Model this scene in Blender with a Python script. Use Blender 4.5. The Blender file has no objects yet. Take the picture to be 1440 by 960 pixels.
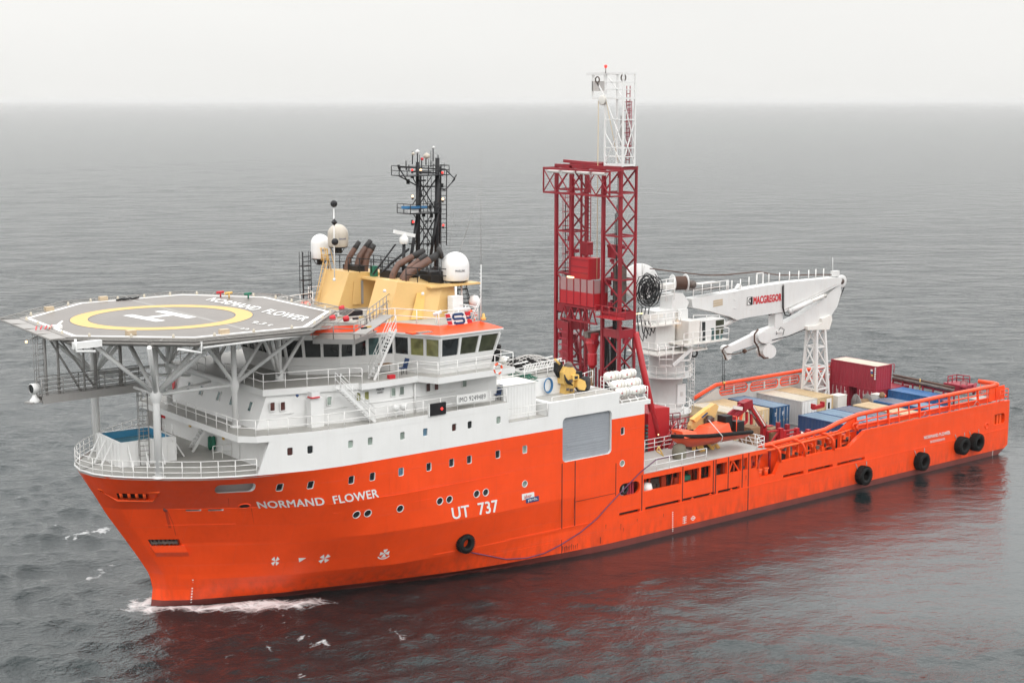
import bpy, math, random
import numpy as np
from mathutils import Vector, Matrix
random.seed(7)
PI=math.pi
S=bpy.context.scene
COL=S.collection
# ------------------------------------------------------------------ camera
FOC=2120.0; HZ=142.0; CU,CV=720.0,480.0; VPX=3430.0
CAM=Vector((-38.123,-95.043,34.8))
PITCH=math.atan((CV-HZ)/FOC); YAW=math.atan((VPX-CU)/math.hypot(FOC,CV-HZ))
FWH=Vector((math.cos(YAW),math.sin(YAW),0)); RGT=Vector((math.sin(YAW),-math.cos(YAW),0))
FW=FWH*math.cos(PITCH)+Vector((0,0,-math.sin(PITCH))); UPV=FWH*math.sin(PITCH)+Vector((0,0,math.cos(PITCH)))
cam=bpy.data.cameras.new("camera"); co=bpy.data.objects.new("camera",cam); COL.objects.link(co)
cam.sensor_width=36; cam.lens=FOC/1440*36; cam.clip_start=1; cam.clip_end=900000
co.matrix_world=Matrix.Translation(CAM)@Matrix((RGT,UPV,-FW)).transposed().to_4x4()
S.camera=co
S.render.resolution_x=1024; S.render.resolution_y=682
# ------------------------------------------------------------------ sky, sun, exposure
SUN_EL=math.radians(44); SUN_AZ=math.radians(250)      # direction towards the sun, measured from +X
w=bpy.data.worlds.new("World"); S.world=w; w.use_nodes=True
nt=w.node_tree; nt.nodes.clear()
def nn(t,typ,**k):
    n=t.nodes.new(typ)
    for a,b in k.items(): setattr(n,a,b)
    return n
out=nn(nt,'ShaderNodeOutputWorld'); bg=nn(nt,'ShaderNodeBackground'); bg.inputs['Strength'].default_value=0.1
sky=nn(nt,'ShaderNodeTexSky'); sky.sky_type='NISHITA'; sky.sun_disc=False
sky.sun_elevation=SUN_EL; sky.sun_rotation=math.radians(90)-SUN_AZ; sky.dust_density=4; sky.air_density=1.5
hs=nn(nt,'ShaderNodeHueSaturation'); hs.inputs['Saturation'].default_value=0.15; hs.inputs['Value'].default_value=1.6
nt.links.new(sky.outputs[0],hs.inputs['Color'])
tc=nn(nt,'ShaderNodeTexCoord'); sx=nn(nt,'ShaderNodeSeparateXYZ'); nt.links.new(tc.outputs['Generated'],sx.inputs[0])
mr=nn(nt,'ShaderNodeMapRange'); mr.inputs[1].default_value=-0.02; mr.inputs[2].default_value=1.0
nt.links.new(sx.outputs['Z'],mr.inputs[0])
cr=nn(nt,'ShaderNodeValToRGB'); nt.links.new(mr.outputs[0],cr.inputs[0])
e=cr.color_ramp.elements; e[0].position=0; e[0].color=(.345,.343,.334,1); e[1].position=1; e[1].color=(.88,.88,.875,1)
x=cr.color_ramp.elements.new(.09); x.color=(.352,.350,.341,1); x=cr.color_ramp.elements.new(.17); x.color=(.385,.383,.376,1); x=cr.color_ramp.elements.new(.30); x.color=(.70,.70,.695,1)
nz=nn(nt,'ShaderNodeTexNoise'); nz.inputs['Scale'].default_value=2.2; nz.inputs['Detail'].default_value=5
mp=nn(nt,'ShaderNodeMapping'); mp.inputs['Scale'].default_value=(1,1,5); nt.links.new(tc.outputs['Generated'],mp.inputs[0]); nt.links.new(mp.outputs[0],nz.inputs['Vector'])
nr=nn(nt,'ShaderNodeMapRange'); nr.inputs[1].default_value=.3; nr.inputs[2].default_value=.7; nr.inputs[3].default_value=27.6; nr.inputs[4].default_value=29.2
nt.links.new(nz.outputs[0],nr.inputs[0])
ml=nn(nt,'ShaderNodeVectorMath',operation='SCALE'); nt.links.new(cr.outputs[0],ml.inputs[0]); nt.links.new(nr.outputs[0],ml.inputs['Scale'])
mx=nn(nt,'ShaderNodeMix',data_type='RGBA'); mx.inputs[0].default_value=0.88
nt.links.new(hs.outputs[0],mx.inputs[6]); nt.links.new(ml.outputs[0],mx.inputs[7]); nt.links.new(mx.outputs[2],bg.inputs[0]); nt.links.new(bg.outputs[0],out.inputs[0])
sd=bpy.data.lights.new("sun",'SUN'); sd.energy=.5; sd.angle=math.radians(28); sd.color=(1,.965,.92)
so=bpy.data.objects.new("sun",sd); COL.objects.link(so)
dv=Vector((math.cos(SUN_AZ)*math.cos(SUN_EL),math.sin(SUN_AZ)*math.cos(SUN_EL),math.sin(SUN_EL)))
so.rotation_euler=dv.to_track_quat('Z','Y').to_euler(); so.location=dv*200
S.view_settings.view_transform='Standard'; S.view_settings.look='None'; S.view_settings.exposure=0; S.view_settings.gamma=1
S.view_settings.use_curve_mapping=False
# ------------------------------------------------------------------ materials
def newmat(name):
    m=bpy.data.materials.new(name); m.use_nodes=True; t=m.node_tree
    b=[n for n in t.nodes if n.type=='BSDF_PRINCIPLED'][0]; return m,t,b
MATS={}
def paint(name,col,rough=.45,var=.08,dirt=.0,dirtcol=(.12,.06,.03),streak=True,bump=.0,metal=0,sc=1.0,spec=.5):
    if name in MATS: return MATS[name]
    m,t,b=newmat(name); L=t.links.new
    g=nn(t,'ShaderNodeNewGeometry')
    n1=nn(t,'ShaderNodeTexNoise'); n1.inputs['Scale'].default_value=.6*sc; n1.inputs['Detail'].default_value=6; L(g.outputs['Position'],n1.inputs['Vector'])
    r1=nn(t,'ShaderNodeMapRange'); r1.inputs[1].default_value=.3; r1.inputs[2].default_value=.7; r1.inputs[3].default_value=1-var; r1.inputs[4].default_value=1+var
    L(n1.outputs[0],r1.inputs[0])
    s=nn(t,'ShaderNodeVectorMath',operation='SCALE'); s.inputs[0].default_value=col; L(r1.outputs[0],s.inputs['Scale'])
    c=s.outputs[0]
    if dirt>0:
        mp=nn(t,'ShaderNodeMapping'); mp.inputs['Scale'].default_value=(2.2*sc,2.2*sc,.22*sc) if streak else (1.5*sc,1.5*sc,1.5*sc)
        L(g.outputs['Position'],mp.inputs[0])
        n2=nn(t,'ShaderNodeTexNoise'); n2.inputs['Scale'].default_value=1.6; n2.inputs['Detail'].default_value=9; n2.inputs['Roughness'].default_value=.65
        L(mp.outputs[0],n2.inputs['Vector'])
        r2=nn(t,'ShaderNodeMapRange'); r2.inputs[1].default_value=.52; r2.inputs[2].default_value=.78; r2.inputs[3].default_value=0; r2.inputs[4].default_value=dirt
        L(n2.outputs[0],r2.inputs[0])
        mxx=nn(t,'ShaderNodeMix',data_type='RGBA'); L(r2.outputs[0],mxx.inputs[0]); L(c,mxx.inputs[6]); mxx.inputs[7].default_value=(*dirtcol,1)
        c=mxx.outputs[2]
    L(c,b.inputs['Base Color']); b.inputs['Roughness'].default_value=rough; b.inputs['Metallic'].default_value=metal
    b.inputs['Specular IOR Level'].default_value=spec
    if bump>0:
        n3=nn(t,'ShaderNodeTexNoise'); n3.inputs['Scale'].default_value=.9*sc; n3.inputs['Detail'].default_value=2; L(g.outputs['Position'],n3.inputs['Vector'])
        bp=nn(t,'ShaderNodeBump'); bp.inputs['Strength'].default_value=1; bp.inputs['Distance'].default_value=bump; L(n3.outputs[0],bp.inputs['Height']); L(bp.outputs[0],b.inputs['Normal'])
    MATS[name]=m; return m
M=dict(
 orange=paint('orange hull paint',(.88,.072,.008),.42,.05,.16,(.42,.035,.008),True,.012),
 orange2=paint('orange deck gear paint',(.86,.10,.014),.45,.08,.25,(.35,.05,.02)),
 boot=paint('red brown antifouling',(.16,.035,.028),.5,.15,.4,(.05,.025,.02)),
 white=paint('white ship paint',(.76,.76,.75),.42,.03,.15,(.52,.49,.44),True,.006),
 cranewhite=paint('crane white paint',(.66,.66,.65),.45,.04,.3,(.42,.37,.31)),
 offwhite=paint('cream white paint',(.72,.70,.66),.45,.04,.2,(.45,.38,.3)),
 rail=paint('white railing paint',(.84,.83,.81),.5,.03),
 deck=paint('pale grey deck',(.40,.39,.365),.55,.10,.5,(.29,.275,.245),False),
 deckdark=paint('dark wet work deck',(.13,.13,.13),.4,.2,.6,(.06,.05,.045),False),
 heli=paint('helideck grey coating',(.140,.120,.106),.38,.10,.45,(.20,.18,.165),False,sc=.6),
 alu=paint('weathered aluminium',(.30,.285,.27),.45,.08,.3,(.25,.22,.2),metal=.3),
 galv=paint('grey galvanised steel',(.30,.29,.28),.5,.1,.3,(.18,.15,.12)),
 yellow=paint('pale yellow paint',(.70,.46,.18),.48,.04,.14,(.55,.30,.10)),
 gold=paint('yellow machine paint',(.74,.47,.13),.5,.08,.3,(.3,.18,.06)),
 red=paint('red tower paint',(.25,.011,.020),.42,.16,.5,(.09,.010,.012)),
 brightred=paint('bright red paint',(.40,.013,.020),.45,.08,.2,(.25,.02,.02)),
 maroon=paint('maroon container paint',(.30,.022,.040),.5,.08,.3,(.2,.03,.03)),
 black=paint('black paint',(.012,.012,.014),.5,.2,spec=.35),
 rubber=paint('black rubber',(.008,.008,.008),.75,.2,.3,(.03,.026,.022),False,spec=.25),
 soot=paint('burnt exhaust steel',(.13,.065,.045),.55,.3,.8,(.03,.025,.02),False,sc=2),
 sootdark=paint('sooted pipe end',(.03,.028,.028),.7,.3),
 navy=paint('dark blue container paint',(.022,.055,.15),.5,.1,.5,(.05,.05,.07)),
 blue=paint('blue container paint',(.022,.08,.18),.5,.1,.85,(.05,.035,.02)),
 bluetop=paint('faded blue container roof',(.115,.19,.27),.45,.15,.6,(.10,.16,.24),False),
 greytop=paint('worn blue grey roof',(.09,.105,.15),.45,.15,.6,(.22,.17,.15),False),
 brightblue=paint('bright blue container paint',(.025,.12,.30),.42,.12,.5,(.12,.2,.28),False),
 beige=paint('beige container paint',(.60,.46,.27),.5,.07,.4,(.38,.24,.11)),
 beigetop=paint('tan container roof',(.46,.34,.19),.5,.07,.5,(.45,.28,.13),False),
 cream=paint('cream container roof',(.50,.455,.37),.5,.05,.4,(.55,.42,.26),False),
 greyside=paint('light grey container side',(.52,.50,.48),.5,.05,.3,(.35,.3,.25)),
 wood=paint('raw timber',(.24,.15,.08),.8,.25,.5,(.12,.08,.05),False,sc=3),
 greywood=paint('weathered grey wood',(.22,.20,.19),.8,.25,.5,(.1,.09,.08),False,sc=3),
 shutter=paint('grey roller shutter',(.30,.32,.35),.45,.06,.3,(.4,.4,.4),False),
 canister=paint('white raft canister',(.80,.79,.75),.35,.03,.2,(.5,.46,.4)),
 pool=paint('blue pool lining',(.05,.25,.42),.4,.05),
 dome=paint('white radome',(.80,.80,.79),.35,.02,.12,(.5,.48,.45)),
 domeb=paint('stained beige radome',(.52,.47,.40),.4,.05,.5,(.28,.23,.18)),
 boatred=paint('faded red boat hull',(.52,.06,.02),.45,.06,.3,(.3,.03,.015)),
 boatorange=paint('rescue orange',(.86,.10,.03),.42,.05,.15,(.5,.08,.03)),
 white2=paint('white marking paint',(.78,.78,.76),.5,.04,.2,(.5,.48,.44),False),
 yellow2=paint('yellow marking paint',(.60,.385,.11),.5,.05,.2,(.34,.24,.10),False),
 navy2=paint('navy marking',(.015,.05,.16),.5,.03),
 redmark=paint('red marking',(.55,.02,.03),.5,.05),
 darkmark=paint('dark grey lettering',(.08,.08,.09),.5,.05),
 rope=paint('purple mooring rope',(.13,.045,.10),.8,.2),
 hose=paint('black rubber hose',(.012,.012,.013),.5,.3,spec=.3),
 cable=paint('rusty brown cable',(.09,.045,.03),.7,.3),
 green=paint('green netting',(.02,.16,.10),.7,.2),
 dark=paint('recess shade and seam black',(.02,.018,.018),.7,.3),  # near-black: shade inside recesses put into the colour, also plate seams
 bluehose=paint('blue hose',(.03,.15,.32),.5,.1),
 canvas=paint('grey green canvas cover',(.17,.16,.12),.8,.2,.3,(.1,.1,.08),False),
 gearmix=paint('greasy machinery',(.10,.085,.075),.5,.5,.7,(.30,.12,.06),False,sc=4),
 tan=paint('ochre pulley cover',(.48,.38,.26),.5,.1),
)
def hull_material():
    m=M['orange']; t=m.node_tree; L=t.links.new; b=[n for n in t.nodes if n.type=='BSDF_PRINCIPLED'][0]
    col=b.inputs['Base Color'].links[0].from_socket; g=[n for n in t.nodes if n.type=='NEW_GEOMETRY'][0]
    sp=nn(t,'ShaderNodeSeparateXYZ'); L(g.outputs['Position'],sp.inputs[0]); cb=nn(t,'ShaderNodeCombineXYZ'); L(sp.outputs['X'],cb.inputs[0]); L(sp.outputs['Z'],cb.inputs[1])
    br=nn(t,'ShaderNodeTexBrick'); br.inputs['Scale'].default_value=1; br.inputs['Brick Width'].default_value=6.2; br.inputs['Row Height'].default_value=1.55; br.inputs['Mortar Size'].default_value=.018; br.inputs['Mortar Smooth'].default_value=.6; br.inputs['Color1'].default_value=(1,1,1,1); br.inputs['Color2'].default_value=(.955,.955,.955,1); br.inputs['Mortar'].default_value=(.84,.82,.82,1); L(cb.outputs[0],br.inputs['Vector'])
    mu=nn(t,'ShaderNodeMix',data_type='RGBA',blend_type='MULTIPLY'); mu.inputs[0].default_value=.8; L(col,mu.inputs[6]); L(br.outputs['Color'],mu.inputs[7])
    # grime rising from the waterline
    zr=nn(t,'ShaderNodeMapRange'); zr.inputs[1].default_value=2.3; zr.inputs[2].default_value=.3; L(sp.outputs['Z'],zr.inputs[0])
    mp=nn(t,'ShaderNodeMapping'); mp.inputs['Scale'].default_value=(1.6,1.6,.5); L(g.outputs['Position'],mp.inputs[0]); n=nn(t,'ShaderNodeTexNoise'); n.inputs['Scale'].default_value=1.2; n.inputs['Detail'].default_value=8; L(mp.outputs[0],n.inputs['Vector'])
    nr_=nn(t,'ShaderNodeMapRange'); nr_.inputs[1].default_value=.42; nr_.inputs[2].default_value=.72; L(n.outputs[0],nr_.inputs[0])
    pm=nn(t,'ShaderNodeMath',operation='MULTIPLY'); L(zr.outputs[0],pm.inputs[0]); L(nr_.outputs[0],pm.inputs[1]); pm2=nn(t,'ShaderNodeMath',operation='MULTIPLY'); L(pm.outputs[0],pm2.inputs[0]); pm2.inputs[1].default_value=.75
    mx2=nn(t,'ShaderNodeMix',data_type='RGBA'); L(pm2.outputs[0],mx2.inputs[0]); L(mu.outputs[2],mx2.inputs[6]); mx2.inputs[7].default_value=(.36,.045,.018,1); L(mx2.outputs[2],b.inputs['Base Color'])
    # shallow dents between the frames
    mp2=nn(t,'ShaderNodeMapping'); mp2.inputs['Scale'].default_value=(1.5,1.5,.5); L(g.outputs['Position'],mp2.inputs[0]); n2=nn(t,'ShaderNodeTexNoise'); n2.inputs['Scale'].default_value=1.0; n2.inputs['Detail'].default_value=1.5; L(mp2.outputs[0],n2.inputs['Vector'])
    ad=nn(t,'ShaderNodeMath',operation='ADD'); L(n2.outputs[0],ad.inputs[0]); m3=nn(t,'ShaderNodeMath',operation='MULTIPLY'); L(br.outputs['Fac'],m3.inputs[0]); m3.inputs[1].default_value=.25; L(m3.outputs[0],ad.inputs[1])
    bp=nn(t,'ShaderNodeBump'); bp.inputs['Distance'].default_value=.035; L(ad.outputs[0],bp.inputs['Height']); L(bp.outputs[0],b.inputs['Normal']); b.inputs['Roughness'].default_value=.38
hull_material()
def glassmat(name,col,rough=.05):
    m,t,b=newmat(name); L=t.links.new
    g=nn(t,'ShaderNodeNewGeometry'); n=nn(t,'ShaderNodeTexNoise'); n.inputs['Scale'].default_value=1.3; n.inputs['Detail'].default_value=3; L(g.outputs['Position'],n.inputs['Vector'])
    r=nn(t,'ShaderNodeMapRange'); r.inputs[1].default_value=.35; r.inputs[2].default_value=.65; r.inputs[3].default_value=.55; r.inputs[4].default_value=1.3; L(n.outputs[0],r.inputs[0])
    s=nn(t,'ShaderNodeVectorMath',operation='SCALE'); s.inputs[0].default_value=col; L(r.outputs[0],s.inputs['Scale']); L(s.outputs[0],b.inputs['Base Color'])
    b.inputs['Roughness'].default_value=rough; b.inputs['Specular IOR Level'].default_value=.6
    MATS[name]=m; return m
M['gdark']=glassmat('dark window glass',(.018,.022,.024)); M['gteal']=glassmat('teal tinted glass',(.06,.12,.12))
M['ggreen']=glassmat('olive window blind',(.22,.22,.08)); M['gpale']=glassmat('pale green curtain',(.28,.34,.30),.25)
M['gblue']=glassmat('pale blue curtain',(.16,.30,.42),.25); M['gred']=glassmat('brown curtain glass',(.10,.035,.03),.2); M['golive']=glassmat('dark olive glass',(.05,.055,.03))
def emat(name,col,st):
    m,t,b=newmat(name); b.inputs['Base Color'].default_value=(*col,1); b.inputs['Emission Color'].default_value=(*col,1); b.inputs['Emission Strength'].default_value=st; MATS[name]=m; return m
M['ered']=emat('lit red lamp',(1,.05,.04),1.2); M['ewarm']=emat('lit warm lamp',(1,.62,.3),3.0); M['egreen']=emat('lit green lamp',(.1,.9,.25),1.0)
# ------------------------------------------------------------------ mesh helpers
def V(*a): return Vector(a)
class MB:
    def __init__(s): s.v=[]; s.f=[]; s.m=[]; s.sm=[]; s.mi=0; s.smooth=False; s.posts=[]
    def add(s,vs,fs,sm=None):
        o=len(s.v); s.v.extend([tuple(p) for p in vs])
        for f in fs: s.f.append(tuple(i+o for i in f)); s.m.append(s.mi); s.sm.append(s.smooth if sm is None else sm)
        return s
    def box(s,a,b):
        x0,y0,z0=[min(a[i],b[i]) for i in range(3)]; x1,y1,z1=[max(a[i],b[i]) for i in range(3)]
        return s.add([(x0,y0,z0),(x1,y0,z0),(x1,y1,z0),(x0,y1,z0),(x0,y0,z1),(x1,y0,z1),(x1,y1,z1),(x0,y1,z1)],
              [(0,3,2,1),(4,5,6,7),(0,1,5,4),(1,2,6,5),(2,3,7,6),(3,0,4,7)])
    def beam(s,a,b,w,h=None,up=(0,0,1)):
        a=Vector(a); b=Vector(b); h=h or w; d=(b-a)
        if d.length<1e-5: return s
        d.normalize(); u=Vector(up)
        if abs(d.dot(u))>.98: u=Vector((1,0,0))
        r=d.cross(u).normalized(); u=r.cross(d).normalized(); r=r*w/2; u=u*h/2
        vs=[a-r-u,a+r-u,a+r+u,a-r+u,b-r-u,b+r-u,b+r+u,b-r+u]
        return s.add(vs,[(0,1,2,3),(7,6,5,4),(0,4,5,1),(1,5,6,2),(2,6,7,3),(3,7,4,0)])
    def tube(s,a,b,r,n=8,r2=None,cap=True):
        return s.path([a,b],r,n,r2,cap)
    def path(s,pts,r,n=8,r2=None,cap=True,closed=False):
        pts=[Vector(p) for p in pts]; k=len(pts); vs=[]; prev=None
        for i,p in enumerate(pts):
            if closed: d=pts[(i+1)%k]-pts[i-1]
            else: d=pts[min(i+1,k-1)]-pts[max(i-1,0)]
            if d.length<1e-6: d=Vector((0,0,1))
            d.normalize()
            if prev is None:
                u=Vector((0,0,1)) if abs(d.z)<.9 else Vector((1,0,0)); x=d.cross(u).normalized()
            else:
                x=prev-d*prev.dot(d); x=x.normalized() if x.length>1e-5 else d.orthogonal().normalized()
            prev=x; y=d.cross(x); rr=r if r2 is None else r+(r2-r)*i/(k-1)
            for j in range(n):
                t=2*PI*j/n; vs.append(p+x*rr*math.cos(t)+y*rr*math.sin(t))
        fs=[]; kk=k if closed else k-1
        for i in range(kk):
            for j in range(n):
                a=i*n+j; b=i*n+(j+1)%n; c=((i+1)%k)*n+(j+1)%n; d=((i+1)%k)*n+j; fs.append((a,b,c,d))
        s.add(vs,fs,True)
        if cap and not closed:
            o=len(s.v)-len(vs); s.f.append(tuple(o+j for j in range(n))[::-1]); s.m.append(s.mi); s.sm.append(False)
            s.f.append(tuple(o+(k-1)*n+j for j in range(n))); s.m.append(s.mi); s.sm.append(False)
        return s
    def lathe(s,prof,c,ax=(0,0,1),n=24,sm=True,full=2*PI):
        ax=Vector(ax).normalized(); x=ax.orthogonal().normalized(); y=ax.cross(x); c=Vector(c); vs=[]
        for r,h in prof:
            for j in range(n):
                t=full*j/n; vs.append(c+ax*h+(x*math.cos(t)+y*math.sin(t))*r)
        fs=[]
        for i in range(len(prof)-1):
            for j in range(n): fs.append((i*n+j,i*n+(j+1)%n,(i+1)*n+(j+1)%n,(i+1)*n+j))
        return s.add(vs,fs,sm)
    def prism(s,poly,d,cap=True):
        "poly: list of 3-D points, extruded by vector d"
        d=Vector(d); a=[Vector(p) for p in poly]; n=len(a); vs=a+[p+d for p in a]
        fs=[(i,(i+1)%n,n+(i+1)%n,n+i) for i in range(n)]
        if cap: fs+= [tuple(range(n))[::-1],tuple(range(n,2*n))]
        return s.add(vs,fs)
    def quad(s,a,b,c,d): return s.add([a,b,c,d],[(0,1,2,3)])
    def frustum(s,A,B):
        "loops A and B of equal length joined, both capped"
        n=len(A); return s.add(list(A)+list(B),[(i,(i+1)%n,n+(i+1)%n,n+i) for i in range(n)]+[tuple(range(n))[::-1],tuple(range(n,2*n))])
    def rail(s,pts,h=1.05,r=.024,step=1.5,bars=(1,.5),closed=False,skirt=0):
        pts=[Vector(p) for p in pts]
        segs=list(zip(pts,pts[1:]+([pts[0]] if closed else [])))[:len(pts) if closed else len(pts)-1]
        for a,b in segs:
            for k in bars: s.tube(a+V(0,0,h*k),b+V(0,0,h*k),r,5)
            if skirt: s.beam(a+V(0,0,skirt/2),b+V(0,0,skirt/2),.02,skirt)
            n=max(1,round((b-a).length/step))
            for i in range(n+1):
                p=a.lerp(b,i/n); key=(round(p.x,2),round(p.y,2),round(p.z,2))
                if any(abs(p.x-q[0])+abs(p.y-q[1])+abs(p.z-q[2])<.2 for q in s.posts): continue
                s.posts.append(key); s.tube(p-V(0,0,.02),p+V(0,0,h-r*.9),r*1.05,6)
        return s
    def build(s,name,mat,parent=None,**tags):
        me=bpy.data.meshes.new(name); org=ORG.get(parent.name) if parent else None
        vs=np.array(s.v,dtype=float).reshape(-1,3)
        if parent is None: 
            lo=vs.min(0); hi=vs.max(0); org=Vector(((lo[0]+hi[0])/2,(lo[1]+hi[1])/2,lo[2]))
        vs=vs-np.array(org)
        me.from_pydata(vs.tolist(),[],s.f)
        for mm in (mat if isinstance(mat,(list,tuple)) else [mat]): me.materials.append(mm)
        me.polygons.foreach_set('material_index',s.m); me.polygons.foreach_set('use_smooth',s.sm)
        me.update()
        o=bpy.data.objects.new(name,me); COL.objects.link(o)
        if parent: o.parent=parent
        else: o.location=org
        ORG[o.name]=Vector(org)
        for k,v in tags.items(): o[k]=v
        return o
ORG={}
def thing(name,label,cat,loc,group=None):
    o=bpy.data.objects.new(name,None); COL.objects.link(o); o.location=loc; o.empty_display_size=.5
    o['label']=label; o['category']=cat
    if group: o['group']=group
    ORG[o.name]=Vector(loc); return o
def top(o,label,cat,group=None):
    o['label']=label; o['category']=cat
    if group: o['group']=group
    return o
def kids(o): return [c for c in bpy.data.objects if c.parent==o]
def dup(o,delta,label=None,parent=None):
    c=o.copy(); COL.objects.link(c)
    if parent: c.parent=parent
    else: c.location=Vector(o.location)+Vector(delta)
    for ch in kids(o): dup(ch,(0,0,0),None,c)
    if label: c['label']=label
    ORG[c.name]=c.location.copy(); return c
def px(u,v,ax,val):
    "the place where the line of sight through a photograph point meets a plane of the ship"
    d=FW*FOC+RGT*(u-CU)+UPV*(CV-v); i='xyz'.index(ax); t=(val-CAM[i])/d[i]; return CAM+d*t
def circ(c,r,n,ax='y',a0=0,a1=2*PI,closed=True):
    k=n if closed else n+1; o=[]
    for i in range(k):
        t=a0+(a1-a0)*i/n; p,q=r*math.cos(t),r*math.sin(t)
        o.append(V(c[0]+p,c[1],c[2]+q) if ax=='y' else V(c[0]+p,c[1]+q,c[2]) if ax=='z' else V(c[0],c[1]+p,c[2]+q))
    return o
def text_mesh(body,mapper,name,mat,parent,aspect=None,bold=.012,thick=.012):
    "flat lettering, laid on a surface by mapper(u,v) with u,v in 0..1 over the text's own box"
    cu=bpy.data.curves.new(name,'FONT'); cu.body=body; cu.size=1; cu.offset=0; cu.resolution_u=3; cu.space_character=1.05
    ob=bpy.data.objects.new(name,cu); COL.objects.link(ob); bpy.context.view_layer.update()
    me=ob.to_mesh(); vs=np.array([v.co[:] for v in me.vertices]); fs=[tuple(p.vertices) for p in me.polygons]; ob.to_mesh_clear()
    bpy.data.objects.remove(ob); bpy.data.curves.remove(cu)
    lo=vs.min(0); hi=vs.max(0); m=MB()
    uv=[((p[0]-lo[0])/(hi[0]-lo[0]),(p[1]-lo[1])/(hi[1]-lo[1])) for p in vs]
    # one part per word: split where the gap between glyphs is a word space
    xsr=sorted(zip(vs[:,0],range(len(vs)))); cuts=[]
    for (xa,_),(xb,_) in zip(xsr,xsr[1:]):
        if xb-xa>.24: cuts.append((xa+xb)/2)
    o=None
    for k in range(len(cuts)+1):
        c0=cuts[k-1] if k else -1e9; c1=cuts[k] if k<len(cuts) else 1e9
        ff=[f for f in fs if c0<vs[f[0]][0]<c1]
        ids=sorted({i for f in ff for i in f}); rm={i:j for j,i in enumerate(ids)}; m=MB()
        W_=hi[0]-lo[0]; H_=hi[1]-lo[1]; p0=mapper(0,0); nrm=(mapper(1,0)-p0).cross(mapper(0,1)-p0).normalized()
        for q,(du,dv) in enumerate([(0,0),(1,.6),(-1,-.6),(1,-.6),(-1,.6)] if bold>.004 else [(0,0)]):
            m.add([mapper(uv[i][0]+du*bold/W_,uv[i][1]+dv*bold/H_)+nrm*.003*q for i in ids],[tuple(rm[i] for i in f) for f in ff])
        o=m.build(name,mat,parent)
    return o
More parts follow.
